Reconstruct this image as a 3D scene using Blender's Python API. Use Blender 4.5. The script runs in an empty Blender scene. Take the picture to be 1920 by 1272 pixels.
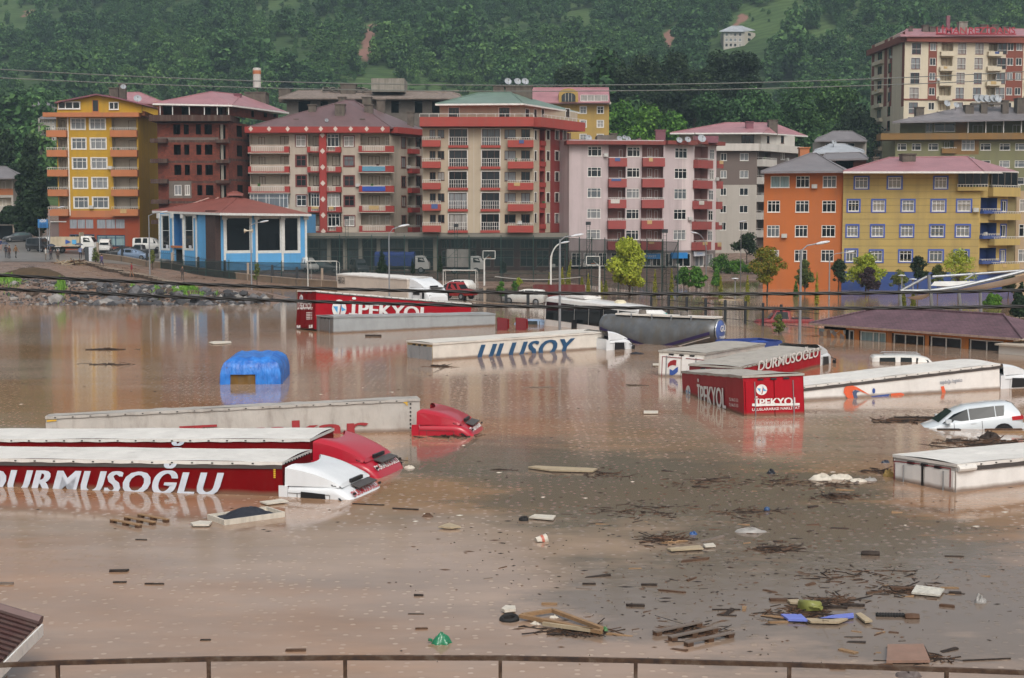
import bpy, math, random
import numpy as np
from mathutils import Vector, Matrix
random.seed(7); RNG=np.random.default_rng(11)
sc=bpy.context.scene; COL=sc.collection
R=math.radians; PI=math.pi
# ------------------------------------------------------------ camera, sky, sun, exposure
HAZE=0.00029
F=2800.0; CH=8.0; PIT=math.atan(226/F)          # focal length in photo pixels, eye height above the flood
CP,SP=math.cos(PIT),math.sin(PIT)
cam=bpy.data.cameras.new('camera'); camo=bpy.data.objects.new('camera',cam); COL.objects.link(camo)
cam.sensor_width=36; cam.lens=36*F/1920; cam.clip_end=6000; cam.clip_start=0.1
camo.location=(0,0,CH); camo.rotation_euler=(PI/2-PIT,0,0); sc.camera=camo
SUN_EL,SUN_AZ=R(48),R(166)                       # azimuth clockwise from +Y: behind the camera, to the right
w=bpy.data.worlds.new('World'); sc.world=w; w.use_nodes=True
nt=w.node_tree; nt.nodes.clear()
sk=nt.nodes.new('ShaderNodeTexSky'); sk.sky_type='NISHITA'; sk.sun_disc=False
sk.sun_elevation=SUN_EL; sk.sun_rotation=SUN_AZ; sk.air_density=1.0; sk.dust_density=6.0; sk.ozone_density=0.6
hs=nt.nodes.new('ShaderNodeHueSaturation'); hs.inputs['Saturation'].default_value=0.32
bg=nt.nodes.new('ShaderNodeBackground'); bg.inputs[1].default_value=0.15
wo=nt.nodes.new('ShaderNodeOutputWorld')
nt.links.new(sk.outputs[0],hs.inputs['Color']); nt.links.new(hs.outputs[0],bg.inputs[0]); nt.links.new(bg.outputs[0],wo.inputs[0])
sl=bpy.data.lights.new('sun','SUN'); sl.energy=0.85; sl.angle=R(28); sl.color=(1,0.95,0.88)
so=bpy.data.objects.new('sun',sl); COL.objects.link(so)
sd=Vector((math.sin(SUN_AZ)*math.cos(SUN_EL),math.cos(SUN_AZ)*math.cos(SUN_EL),math.sin(SUN_EL)))
so.rotation_euler=sd.to_track_quat('Z','Y').to_euler(); so.location=(30,-40,80)
vs=sc.view_settings; vs.view_transform='Standard'; vs.look='None'; vs.exposure=0.1; vs.gamma=1.0
sc.cycles.use_denoising=True; sc.cycles.max_bounces=6; sc.cycles.volume_bounces=0; sc.cycles.transparent_max_bounces=12
sc.cycles.caustics_reflective=False; sc.cycles.caustics_refractive=False
# ------------------------------------------------------------ geometry of the view: pixel of the photo -> place
def gz(py): b=(636-py)/F; return (-SP+b*CP)/(CP+b*SP)
def XY(px,Y): return ((px-960)/F*CP*Y, Y)
def Zat(py,Y): return CH+Y*gz(py)
def PT(px,py,Y):
    b=(636-py)/F; t=Y/(CP+b*SP); return Vector(((px-960)/F*t,Y,CH+t*(-SP+b*CP)))
def GP(px,py,z=0.0):
    b=(636-py)/F; t=(z-CH)/(-SP+b*CP); return Vector(((px-960)/F*t,t*(CP+b*SP),z))
# ------------------------------------------------------------ materials
def lin(c):
    if isinstance(c,str):
        c=c.lstrip('#'); c=[int(c[i:i+2],16)/255 for i in (0,2,4)]
        return tuple(x/12.92 if x<=0.04045 else ((x+0.055)/1.055)**2.4 for x in c)
    return tuple(c)
MATS={}
class NG:
    def __init__(s,m): s.t=m.node_tree; s.n=s.t.nodes; s.l=s.t.links
    def add(s,k,**kw):
        n=s.n.new('ShaderNode'+k)
        for a,b in kw.items():
            if a in n.inputs.keys(): n.inputs[a].default_value=b
            else: setattr(n,a,b)
        return n
    def to(s,a,b,o=0): s.l.new(a.outputs[o] if isinstance(o,int) else a.outputs[o], b)
def base(name):
    m=bpy.data.materials.new(name); m.use_nodes=True; g=NG(m); p=g.n['Principled BSDF']; return m,g,p
def coords(g,kind='Object',scale=(1,1,1)):
    tc=g.add('TexCoord'); mp=g.add('Mapping'); mp.inputs['Scale'].default_value=scale
    g.l.new(tc.outputs[kind],mp.inputs[0]); return mp
def ramp(g,stops):
    r=g.add('ValToRGB'); e=r.color_ramp.elements
    while len(e)<len(stops): e.new(0.5)
    for k,(p,c) in zip(e,stops): k.position=p; k.color=(*c,1) if len(c)==3 else c
    return r
def mixc(g,fac,a,b,mode='MIX'):
    m=g.add('Mix',data_type='RGBA',blend_type=mode)
    for i,v in ((0,fac),(6,a),(7,b)):
        if hasattr(v,'is_output') or hasattr(v,'links'): g.l.new(v,m.inputs[i])
        else: m.inputs[i].default_value=v if i==0 else ((*v,1) if len(v)==3 else v)
    return m.outputs[2]
def paint(name,col,rough=0.6,var=0.1,scale=2.0,streak=0.15,metal=0.0,bump=0.0,spec=0.4,grime=(0.13,0.115,0.09),coat=0.0,coord='Object'):
    """painted / plastered surface: soft blotches and rain streaks"""
    if name in MATS: return MATS[name]
    m,g,p=base(name); c=lin(col)
    if max(c)>0 and (max(c)-min(c))/max(c)>.45: c=tuple(x*.8 for x in c)
    mp=coords(g,coord,(scale,)*3); n=g.add('TexNoise',Scale=1.0,Detail=6.0,Roughness=0.65); g.to(mp,n.inputs[0])
    lo=tuple(x*(1-var) for x in c); hi=tuple(min(1,x*(1+var)) for x in c)
    r=ramp(g,[(0.3,lo),(0.7,hi)]); g.to(n,r.inputs[0])
    out=r.outputs[0]
    if streak>0:
        mp2=coords(g,coord,(scale*2.2,scale*2.2,scale*0.16)); n2=g.add('TexNoise',Scale=1.0,Detail=5.0,Roughness=0.6); g.to(mp2,n2.inputs[0])
        r2=ramp(g,[(0.46,(0,0,0)),(0.76,(streak*2.6,)*3)]); g.to(n2,r2.inputs[0])
        out=mixc(g,r2.outputs[0],out,grime)
    g.l.new(out,p.inputs['Base Color']); p.inputs['Roughness'].default_value=rough; p.inputs['Metallic'].default_value=metal
    p.inputs['Specular IOR Level'].default_value=spec; p.inputs['Coat Weight'].default_value=coat
    if bump>0:
        b=g.add('Bump',Strength=bump,Distance=0.02); n3=g.add('TexNoise',Scale=14.0,Detail=4.0); g.to(mp,n3.inputs[0]); g.to(n3,b.inputs['Height']); g.to(b,p.inputs['Normal'])
    MATS[name]=m; return m
def plain(name,col,rough=0.5,metal=0.0,spec=0.5,coat=0.0):
    if name in MATS: return MATS[name]
    m,g,p=base(name); c=lin(col)
    n=g.add('TexNoise',Scale=3.0,Detail=4.0); tc=g.add('TexCoord'); g.l.new(tc.outputs['Object'],n.inputs[0])
    r=ramp(g,[(0.3,tuple(x*.88 for x in c)),(0.7,tuple(min(1,x*1.08) for x in c))]); g.to(n,r.inputs[0]); g.to(r,p.inputs['Base Color'])
    p.inputs['Roughness'].default_value=rough; p.inputs['Metallic'].default_value=metal; p.inputs['Specular IOR Level'].default_value=spec; p.inputs['Coat Weight'].default_value=coat
    MATS[name]=m; return m
def glassy(name,col,curtain=None):
    """window pane: dark room behind glass, or a curtain hanging behind it"""
    if name in MATS: return MATS[name]
    m,g,p=base(name)
    if curtain:
        mp=coords(g,'Object',(9,9,0.6)); n=g.add('TexNoise',Scale=1.0,Detail=3.0); g.to(mp,n.inputs[0])
        c=lin(curtain); r=ramp(g,[(0.3,tuple(x*.55 for x in c)),(0.7,c)]); g.to(n,r.inputs[0]); g.to(r,p.inputs['Base Color'])
    else: p.inputs['Base Color'].default_value=(*lin(col),1)
    p.inputs['Roughness'].default_value=0.06 if not curtain else 0.15; p.inputs['Specular IOR Level'].default_value=0.22 if name.startswith('car') else 0.5
    MATS[name]=m; return m
# ------------------------------------------------------------ mesh building
class MB:
    def __init__(s): s.v=[]; s.f=[]; s.m=[]
    def add(s,vs,fs,mi=0):
        o=len(s.v); s.v+= [tuple(v) for v in vs]; s.f+=[tuple(i+o for i in f) for f in fs]; s.m+=[mi]*len(fs); return s
    def box(s,a,b,mi=0,M=None):
        x0,y0,z0=a; x1,y1,z1=b
        vs=[(x0,y0,z0),(x1,y0,z0),(x1,y1,z0),(x0,y1,z0),(x0,y0,z1),(x1,y0,z1),(x1,y1,z1),(x0,y1,z1)]
        if M is not None: vs=[M@Vector(v) for v in vs]
        return s.add(vs,[(0,3,2,1),(4,5,6,7),(0,1,5,4),(1,2,6,5),(2,3,7,6),(3,0,4,7)],mi)
    def quad(s,a,b,c,d,mi=0): return s.add([a,b,c,d],[(0,1,2,3)],mi)
    def poly(s,pts,mi=0): return s.add(pts,[tuple(range(len(pts)))],mi)
    def prism(s,pts,vec,mi=0):
        n=len(pts); q=[tuple(Vector(p)+Vector(vec)) for p in pts]
        return s.add(list(pts)+q,[tuple(range(n))[::-1],tuple(range(n,2*n))]+[(i,(i+1)%n,(i+1)%n+n,i+n) for i in range(n)],mi)
    def tube(s,path,r,n=6,mi=0,caps=True):
        P=[Vector(p) for p in path]; rs=r if hasattr(r,'__len__') else [r]*len(P); vs=[];fs=[]
        up=None
        for i,p in enumerate(P):
            d=(P[min(i+1,len(P)-1)]-P[max(i-1,0)]).normalized()
            a=d.orthogonal().normalized() if up is None else (up-d*up.dot(d)).normalized()
            up=a; b=d.cross(a)
            vs+=[p+(a*math.cos(2*PI*k/n)+b*math.sin(2*PI*k/n))*rs[i] for k in range(n)]
        for i in range(len(P)-1):
            fs+=[(i*n+k,i*n+(k+1)%n,(i+1)*n+(k+1)%n,(i+1)*n+k) for k in range(n)]
        if caps: fs+=[tuple(range(n))[::-1],tuple(range((len(P)-1)*n,len(P)*n))]
        return s.add(vs,fs,mi)
    def lathe(s,prof,n=16,M=None,mi=0):
        vs=[];fs=[];k=len(prof)
        for j in range(n):
            a=2*PI*j/n
            for (r,z) in prof: vs.append(Vector((r*math.cos(a),r*math.sin(a),z)))
        if M is not None: vs=[M@v for v in vs]
        for j in range(n):
            for i in range(k-1): fs.append((j*k+i,((j+1)%n)*k+i,((j+1)%n)*k+i+1,j*k+i+1))
        return s.add(vs,fs,mi)
    def grid(s,fn,nu,nv,mi=0):
        vs=[fn(i/nu,j/nv) for j in range(nv+1) for i in range(nu+1)]
        return s.add(vs,[(j*(nu+1)+i,j*(nu+1)+i+1,(j+1)*(nu+1)+i+1,(j+1)*(nu+1)+i) for j in range(nv) for i in range(nu)],mi)
    def mesh(s,name,mats,smooth=False,off=None):
        me=bpy.data.meshes.new(name); v=s.v
        if off is not None: v=[(a[0]-off[0],a[1]-off[1],a[2]-off[2]) for a in v]
        me.from_pydata(v,[],s.f)
        for m in (mats if isinstance(mats,(list,tuple)) else [mats]): me.materials.append(m)
        me.polygons.foreach_set('material_index',s.m)
        if smooth: me.polygons.foreach_set('use_smooth',[True]*len(s.f)); 
        me.update()
        if smooth:
            try: me.set_sharp_from_angle(angle=R(40))
            except Exception: pass
        return me
    def build(s,name,mats,parent=None,smooth=False,off=None,M=None):
        return link(name,s.mesh(name,mats,smooth,off),parent,M)
def link(name,me,parent=None,M=None):
    o=bpy.data.objects.new(name,me); COL.objects.link(o)
    if parent is not None: o.parent=parent
    if M is not None: o.matrix_local=M
    return o
def tag(o,label,cat,group=None,kind=None):
    if label: o['label']=label
    if cat: o['category']=cat
    if group: o['group']=group
    if kind: o['kind']=kind
    return o
def struct(o,label=None): o['kind']='structure'; 
def thing(name,label,cat,loc=(0,0,0),rot=(0,0,0),group=None):
    e=bpy.data.objects.new(name,None); COL.objects.link(e); e.location=loc; e.rotation_euler=rot; e.empty_display_size=0.3
    return tag(e,label,cat,group)
def copy_tree(o,parent=None):
    c=o.copy(); COL.objects.link(c); c.parent=parent
    for ch in o.children: copy_tree(ch,c)
    return c
def text_mesh(s,size,bold=0.0,shear=0.0,extrude=0.004,sx=1.0,align='CENTER',space=1.0):
    cu=bpy.data.curves.new('lettering','FONT'); cu.body=s; cu.size=size; cu.offset=bold; cu.shear=shear; cu.extrude=extrude
    cu.align_x=align; cu.align_y='BOTTOM_BASELINE' if False else 'BOTTOM'; cu.resolution_u=3; cu.space_character=space
    o=bpy.data.objects.new('lettering_tmp',cu)
    me=bpy.data.meshes.new_from_object(o); bpy.data.objects.remove(o); bpy.data.curves.remove(cu)
    if sx!=1.0: me.transform(Matrix.Diagonal((sx,1,1,1)))
    me.name='lettering'; return me
def lettering(parent,s,height,mat,M,width=None,bold=0.0,shear=0.0,name='lettering',space=1.0,fat=0.0):
    """flat letters lying in the XY plane of M; height = cap height, width = total width"""
    me=text_mesh(s,1.0,bold,shear,0.0,space=space)
    co=np.empty(len(me.vertices)*3); me.vertices.foreach_get('co',co); co=co.reshape(-1,3)
    # cap height measured on a plain capital
    ref=text_mesh('H',1.0,bold,0,0.0); rc=np.empty(len(ref.vertices)*3); ref.vertices.foreach_get('co',rc); rc=rc.reshape(-1,3)
    base_,cap=rc[:,1].min(),rc[:,1].max()-rc[:,1].min()
    if bpy.data.meshes.get(ref.name): bpy.data.meshes.remove(ref)
    k=height/cap; co[:,1]=(co[:,1]-co[:,1].min())*k if 'Ş' not in s else (co[:,1]-co[:,1].min())*k
    cx=(co[:,0].min()+co[:,0].max())/2; wd=co[:,0].max()-co[:,0].min()
    kx=((width-fat*height)/wd) if width else k
    co[:,0]=(co[:,0]-cx)*kx
    if fat:                      # heavier strokes: the outline repeated a hair to each side
        fs=[tuple(p.vertices) for p in me.polygons]; vs=[]; ff=[]
        for k in range(5):
            o=len(vs); dx=(k-2)/2*fat*height; vs+=[(c[0]+dx,c[1],.0015*k) for c in co]; ff+=[tuple(i+o for i in f) for f in fs]
        bpy.data.meshes.remove(me); me=bpy.data.meshes.new('lettering'); me.from_pydata(vs,[],ff); co=np.array(vs)
    me.vertices.foreach_set('co',co.ravel()); me.materials.clear(); me.materials.append(mat); me.update()
    return link(name,me,parent,M)
# ------------------------------------------------------------ ground, flood water, hills
from mathutils import noise as mnoise
def fbm(x,y,s,o=4):
    v=0;a=1;t=0
    for i in range(o):
        v+=a*mnoise.noise((x/s*2**i+13.7*i,y/s*2**i+7.1,0.37*i)); t+=a; a*=.5
    return v/t
CPTS=[]  # control points: X,Y,z
def cp(px,Y,z): CPTS.append((*XY(px,Y),z))
for px in (-300,-150,0,150,300,420):
    cp(px,125,-2.2); cp(px,137.5,-0.15)
    k={-300:2.2,-150:2.1,0:2.0,150:1.7,300:1.15,420:.75}[px]
    cp(px,146,k); cp(px,153,k*1.0)
cp(500,130,-2); cp(500,138,-.6); cp(500,146,.1); cp(480,143,.45); cp(540,145,-.5); cp(380,165,-.2); cp(470,165,-.5); cp(560,160,-1); cp(400,178,-.25); cp(480,174,-.35)
cp(250,165,.9); cp(330,165,.25); cp(150,165,1.6); cp(0,165,1.9); cp(-200,165,2.1)
cp(-300,190,2.6);cp(0,190,2.4); cp(100,185,2.2); cp(190,180,1.55); cp(250,180,1.0); cp(330,182,.5)
cp(-300,220,3.9); cp(0,212,3.4); cp(100,212,3.45); cp(200,214,3.6); cp(280,214,3.4); cp(60,240,4.6); cp(-300,250,4.8); cp(0,245,4.8)
cp(280,200,2.6); cp(180,200,2.7); cp(360,205,1.8); cp(340,196,1.6); cp(450,200,1.5); cp(570,205,1.2); cp(560,190,.9)
for px in (640,760,880,1000,1080):
    cp(px,206,1.1); cp(px,198,.7); cp(px,188,.2); cp(px,226,1.3)
for px in (700,800,900): cp(px,178,.1); 
cp(640,172,-.3);cp(800,162,-.3); cp(900,165,-.05); cp(1000,170,-.1); cp(1000,155,-.6); cp(1090,185,-.1)
cp(1150,210,1.3); cp(1250,208,1.2); cp(1330,212,1.2); cp(1150,195,.3); cp(1300,196,.2); cp(1380,240,2.4); cp(1400,205,.4); cp(1480,215,2.0); cp(1440,190,-.2)
cp(1300,180,-.9); cp(1200,175,-.9); cp(1430,176,-.7); cp(1600,172,-.6); cp(1900,165,-.6); cp(2050,165,-.6); cp(1600,200,1.5); cp(1900,200,1.5); cp(2100,200,1.5)
for px in (650,900,1150,1400,1650,1900,2150): cp(px,145,-1.5); cp(px,125,-2.4)
for px in (-300,0,300,600,900,1200,1500,1800,2100): cp(px,262,5.2 if px<500 else 3.6); cp(px,300,8 if px<500 else 7)
CA=np.array(CPTS)
def near_z(x,y):
    """inverse-distance blend of surveyed spots"""
    d2=(x[...,None]-CA[:,0])**2+(y[...,None]-CA[:,1])**2+1.2
    wt=d2**-1.9
    return (wt*CA[:,2]).sum(-1)/wt.sum(-1)
def hill_z(x,y):
    """the wooded mountain side behind the town"""
    z=np.full_like(x,8.0)+np.clip(y-300,0,160)*0.05
    t=np.clip(y-455,0,None); z=z+0.36*t*np.clip(t/90,0.25,1)-0.16*np.clip(y-900,0,None)
    # spurs and gullies running down the slope
    spur=np.sin(x/118+0.6)*0.55+np.sin(x/61+2.1+y/300)*0.3+np.sin(x/33+y/170)*0.12
    z=z+spur*np.clip((y-430)/240,0,1)*34
    z=z+19*np.exp(-(((x-48)/46)**2+((y-352)/44)**2))          # wooded knoll behind the houses
    z=z+14*np.exp(-(((x-135)/60)**2+((y-450)/70)**2))
    z=z+16*np.exp(-(((x+150)/60)**2+((y-400)/70)**2))
    return z
def ground_z(x,y):
    x=np.asarray(x,float); y=np.asarray(y,float)
    n=near_z(x,np.minimum(y,300)); h=hill_z(x,y); k=np.clip((y-262)/60,0,1); k=k*k*(3-2*k)
    return n*(1-k)+h*k
def gzz(x,y): return float(ground_z(np.array([x]),np.array([y]))[0])
def heightfield(name,xs,ys,zf,mat,attr=None):
    X,Y=np.meshgrid(xs,ys); Z=zf(X,Y); v=np.stack([X,Y,Z],-1).reshape(-1,3)
    nx,ny=len(xs),len(ys); i=np.arange(ny-1)[:,None]*nx+np.arange(nx-1)[None]; q=np.stack([i,i+1,i+nx+1,i+nx],-1).reshape(-1,4)
    me=bpy.data.meshes.new(name); me.vertices.add(len(v)); me.vertices.foreach_set('co',v.ravel().astype(np.float32))
    me.loops.add(q.size); me.loops.foreach_set('vertex_index',q.ravel().astype(np.int32)); me.polygons.add(len(q))
    me.polygons.foreach_set('loop_start',np.arange(0,q.size,4,dtype=np.int32)); me.polygons.foreach_set('use_smooth',np.ones(len(q),bool))
    me.update(calc_edges=True); me.validate(); me.materials.append(mat)
    o=link(name,me); return o
# ground material: wet gravelly mud
m,g,p=base('wet_mud'); mp=coords(g,'Object'); n1=g.add('TexNoise',Scale=0.35,Detail=8.0,Roughness=0.7); g.to(mp,n1.inputs[0])
r1=ramp(g,[(0.3,lin('#5f4a3c')),(0.5,lin('#7d6658')),(0.62,lin('#6a5a50')),(0.78,lin('#8f7a6b'))]); g.to(n1,r1.inputs[0]); g.to(r1,p.inputs['Base Color'])
r2=ramp(g,[(0.4,(.25,)*3),(0.6,(.75,)*3)]); g.to(n1,r2.inputs[0]); g.to(r2,p.inputs['Roughness'])
n2=g.add('TexNoise',Scale=3.0,Detail=8.0); g.to(mp,n2.inputs[0]); b=g.add('Bump',Strength=0.6,Distance=0.15); g.to(n2,b.inputs['Height']); g.to(b,p.inputs['Normal']); MUD=m
gr=heightfield('ground',np.linspace(-125,125,251),np.concatenate([np.linspace(118,215,130),np.linspace(217,330,40)]),lambda x,y:ground_z(x,y)+np.where(y>262,-0.02,0),MUD); struct(gr)
ASPH=paint('wet_asphalt','#77736f',.35,.15,.6,0,spec=.5)
rd=heightfield('road_surface',np.linspace(-92,-46,60),np.linspace(193,246,60),lambda x,y:ground_z(x,y)+.05,ASPH); struct(rd)
# the hill: tea terraces, grass, scars of fresh landslides
m,g,p=base('hillside'); mp=coords(g,'Object'); n1=g.add('TexNoise',Scale=0.02,Detail=10.0,Roughness=0.65); g.to(mp,n1.inputs[0])
r1=ramp(g,[(0.32,lin('#33452c')),(0.47,lin('#455a36')),(0.6,lin('#54683f')),(0.75,lin('#3e5030'))]); g.to(n1,r1.inputs[0])
wv=g.add('TexWave',Scale=0.09,Distortion=9.0,Detail=3.0); wv.bands_direction='Y'; g.to(mp,wv.inputs[0])
rw=ramp(g,[(0.35,(0.72,)*3),(0.6,(1,)*3)]); g.to(wv,rw.inputs[0]); tea=mixc(g,1.0,r1.outputs[0],rw.outputs[0],'MULTIPLY')
at=g.add('Attribute',attribute_name='scar'); n3=g.add('TexNoise',Scale=0.12,Detail=5.0); g.to(mp,n3.inputs[0]); ma=g.add('Math',operation='MULTIPLY'); g.l.new(at.outputs['Fac'],ma.inputs[0]); ma.inputs[1].default_value=1.5
mb=g.add('Math',operation='MULTIPLY'); g.to(ma,mb.inputs[0]); g.to(n3,mb.inputs[1]); rs=ramp(g,[(0.35,(0,0,0)),(0.55,(1,1,1))]); g.to(mb,rs.inputs[0])
out=mixc(g,rs.outputs[0],tea,lin('#86655a')); g.l.new(out,p.inputs['Base Color']); p.inputs['Roughness'].default_value=0.9; p.inputs['Specular IOR Level'].default_value=0.1; HILLM=m
hx=np.linspace(-560,560,281); hy=np.concatenate([np.linspace(318,960,215),np.linspace(968,1400,55)])
hill=heightfield('hill',hx,hy,lambda x,y:ground_z(x,y),HILLM); struct(hill)
def hill_hit(px,py):
    """where the sight line through a photo pixel meets the hill"""
    ys=np.linspace(300,1395,900); xs=(px-960)/F*CP*ys/1.0; zs=CH+ys*gz(py)
    d=ground_z(xs,ys)-zs; k=np.argmax(d>0)
    return (xs[k],ys[k]) if d[k]>0 else (xs[-1],ys[-1])
SCARS=[[(702,50),(700,72),(694,95),(688,110)],[(1262,60),(1248,78),(1232,96)],[(1390,30),(1382,45)],[(893,72),(896,95)],[(63,22),(60,30)],[(436,40),(440,55)]]
SCW=[4,4,2.5,2.5,3,3]
SP_=[]
for path,wd in zip(SCARS,SCW):
    hp=[hill_hit(*q) for q in path]
    for a,b_ in zip(hp[:-1],hp[1:]):
        for t in np.linspace(0,1,8): SP_.append((a[0]+(b_[0]-a[0])*t,a[1]+(b_[1]-a[1])*t,wd))
SPA=np.array(SP_)
def scar(x,y):
    d=np.sqrt((x[...,None]-SPA[:,0])**2+((y[...,None]-SPA[:,1])*0.6)**2)/SPA[:,2]; return np.clip(1.4-d.min(-1),0,1)
GR=[(545,20,60,26),(30,70,40,40),(860,70,75,16),(1450,35,90,22),(1560,75,70,20),(560,120,60,22),(20,130,30,25),(940,60,30,14)]   # tea gardens: cx,cy,rx,ry in the photo
GH=[]
for cx,cy,rx,ry in GR:
    a=hill_hit(cx,cy); b_=hill_hit(cx,cy-ry); c_=hill_hit(cx,cy+ry); GH.append((*a,rx/F*a[1],max(12,abs(b_[1]-c_[1])/2)))
def clear(x,y):
    v=np.zeros_like(x)
    for cx,cy,rx,ry in GH: v=np.maximum(v,1.25-np.sqrt(((x-cx)/rx)**2+((y-cy)/ry)**2))
    return v
me=hill.data; co=np.empty(len(me.vertices)*3,np.float32); me.vertices.foreach_get('co',co); co=co.reshape(-1,3)
at=me.attributes.new('scar','FLOAT','POINT'); at.data.foreach_set('value',scar(co[:,0],co[:,1]).astype(np.float32))
# ------------------------------------------------------------ flood water: silty, rain-pricked, with a drift of dark scum and painted-in reflections
m,g,p=base('flood_water'); geo=g.add('NewGeometry')
def noise_at(scale,detail=4.0,rough=0.55,sv=(1,1,1)):
    mp=g.add('Mapping'); mp.inputs['Scale'].default_value=sv; g.l.new(geo.outputs['Position'],mp.inputs[0])
    n=g.add('TexNoise',Scale=scale,Detail=detail,Roughness=rough); g.to(mp,n.inputs[0]); return n
big=noise_at(0.05,6.0,0.62,(0.55,1,1)); mid=noise_at(0.6,6.0,0.65,(0.35,1,1))
rb=ramp(g,[(0.3,lin('#84654a')),(0.44,lin('#9a7658')),(0.53,lin('#97806e')),(0.62,lin('#a48b76')),(0.75,lin('#ae957f'))]); g.to(big,rb.inputs[0])  # brown silt tones; greyish stops paint reflections into the colour
rm=ramp(g,[(0.3,(0.80,)*3),(0.7,(1.12,)*3)]); g.to(mid,rm.inputs[0]); silt_reflect=mixc(g,1.0,rb.outputs[0],rm.outputs[0],'MULTIPLY')
# scum slick: an irregular drift; hill and sky reflection partly painted into its colour
sep=g.add('SeparateXYZ'); g.l.new(geo.outputs['Position'],sep.inputs[0])
def blob(cx,cy,rx,ry):
    vx=g.add('Math',operation='MULTIPLY_ADD'); g.to(sep,vx.inputs[0],'X'); vx.inputs[1].default_value=1/rx; vx.inputs[2].default_value=-cx/rx
    vy=g.add('Math',operation='MULTIPLY_ADD'); g.to(sep,vy.inputs[0],'Y'); vy.inputs[1].default_value=1/ry; vy.inputs[2].default_value=-cy/ry
    x2=g.add('Math',operation='MULTIPLY'); g.to(vx,x2.inputs[0]); g.to(vx,x2.inputs[1]); y2=g.add('Math',operation='MULTIPLY_ADD'); g.to(vy,y2.inputs[0]); g.to(vy,y2.inputs[1]); g.to(x2,y2.inputs[2])
    s=g.add('Math',operation='SUBTRACT'); s.inputs[0].default_value=1.0; g.to(y2,s.inputs[1]); return s
def mx(a,b):
    s=g.add('Math',operation='MAXIMUM'); g.to(a,s.inputs[0]); g.to(b,s.inputs[1]); return s
bl=mx(mx(blob(4.5,44,7.5,8.0),blob(8.0,37,5.5,7.0)),mx(blob(7.5,31,8.5,6.0),blob(-1.0,50,4.5,5.0)))
nb=noise_at(0.45,6.0,0.65,(0.55,1,1)); sm=g.add('Math',operation='MULTIPLY_ADD'); g.to(nb,sm.inputs[0]); sm.inputs[1].default_value=2.4; sm.inputs[2].default_value=-1.25
ad=g.add('Math',operation='ADD'); g.to(bl,ad.inputs[0]); g.to(sm,ad.inputs[1]); rk=ramp(g,[(0.05,(0,0,0)),(0.55,(0.78,)*3)]); g.to(ad,rk.inputs[0])
wcol=mixc(g,rk.outputs[0],silt_reflect,lin('#62574d')); p.inputs['Roughness'].default_value=0.07; p.inputs['IOR'].default_value=1.333; p.inputs['Specular IOR Level'].default_value=0.5
# rain: every drop throws a small ring
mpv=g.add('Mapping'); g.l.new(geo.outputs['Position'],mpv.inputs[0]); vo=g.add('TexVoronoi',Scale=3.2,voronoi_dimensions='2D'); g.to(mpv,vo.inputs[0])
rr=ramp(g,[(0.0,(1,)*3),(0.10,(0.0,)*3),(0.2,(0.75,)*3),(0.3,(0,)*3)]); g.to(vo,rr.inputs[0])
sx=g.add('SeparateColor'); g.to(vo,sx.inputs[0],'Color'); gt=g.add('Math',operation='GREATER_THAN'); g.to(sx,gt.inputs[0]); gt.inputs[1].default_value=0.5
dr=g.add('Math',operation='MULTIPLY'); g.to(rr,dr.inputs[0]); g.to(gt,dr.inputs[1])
glint=ramp(g,[(0.0,(1,)*3),(0.13,(1,)*3),(0.2,(0,)*3)]); g.to(vo,glint.inputs[0]); bm1=g.add('Math',operation='MULTIPLY'); g.to(glint,bm1.inputs[0]); g.to(gt,bm1.inputs[1]); nbb=noise_at(0.12,3.0); rbb=ramp(g,[(0.36,(0.1,)*3),(0.6,(0.62,)*3)]); g.to(nbb,rbb.inputs[0]); inv=g.add('Math',operation='SUBTRACT'); inv.inputs[0].default_value=1.0; g.to(rk,inv.inputs[1]); bm3=g.add('Math',operation='MULTIPLY'); g.to(bm1,bm3.inputs[0]); g.to(inv,bm3.inputs[1]); bm2=g.add('Math',operation='MULTIPLY'); g.to(bm3,bm2.inputs[0]); g.to(rbb,bm2.inputs[1])
wcol=mixc(g,bm2.outputs[0],wcol,lin('#c9b5a4')); g.l.new(wcol,p.inputs['Base Color'])   # pale flecks: sky glints on rain rings, painted into the water colour
rip=noise_at(1.6,4.0,0.5,(0.5,1.0,1)); rp2=noise_at(9.0,3.0,0.5,(0.6,1,1))
h1=g.add('Math',operation='MULTIPLY_ADD'); g.to(dr,h1.inputs[0]); h1.inputs[1].default_value=0.035; hh=g.add('Math',operation='MULTIPLY'); g.to(rip,hh.inputs[0]); hh.inputs[1].default_value=0.07; g.to(hh,h1.inputs[2])
h2=g.add('Math',operation='MULTIPLY_ADD'); g.to(rp2,h2.inputs[0]); h2.inputs[1].default_value=0.035; g.to(h1,h2.inputs[2])
b=g.add('Bump',Strength=0.35,Distance=0.12); g.to(h2,b.inputs['Height']); g.to(b,p.inputs['Normal'])
WATER=m
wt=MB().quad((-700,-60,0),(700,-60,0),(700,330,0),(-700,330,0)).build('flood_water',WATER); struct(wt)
bd=MB().quad((-700,-60,-2.6),(700,-60,-2.6),(700,330,-2.6),(-700,330,-2.6)).build('water_bed',MUD); struct(bd)
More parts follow.
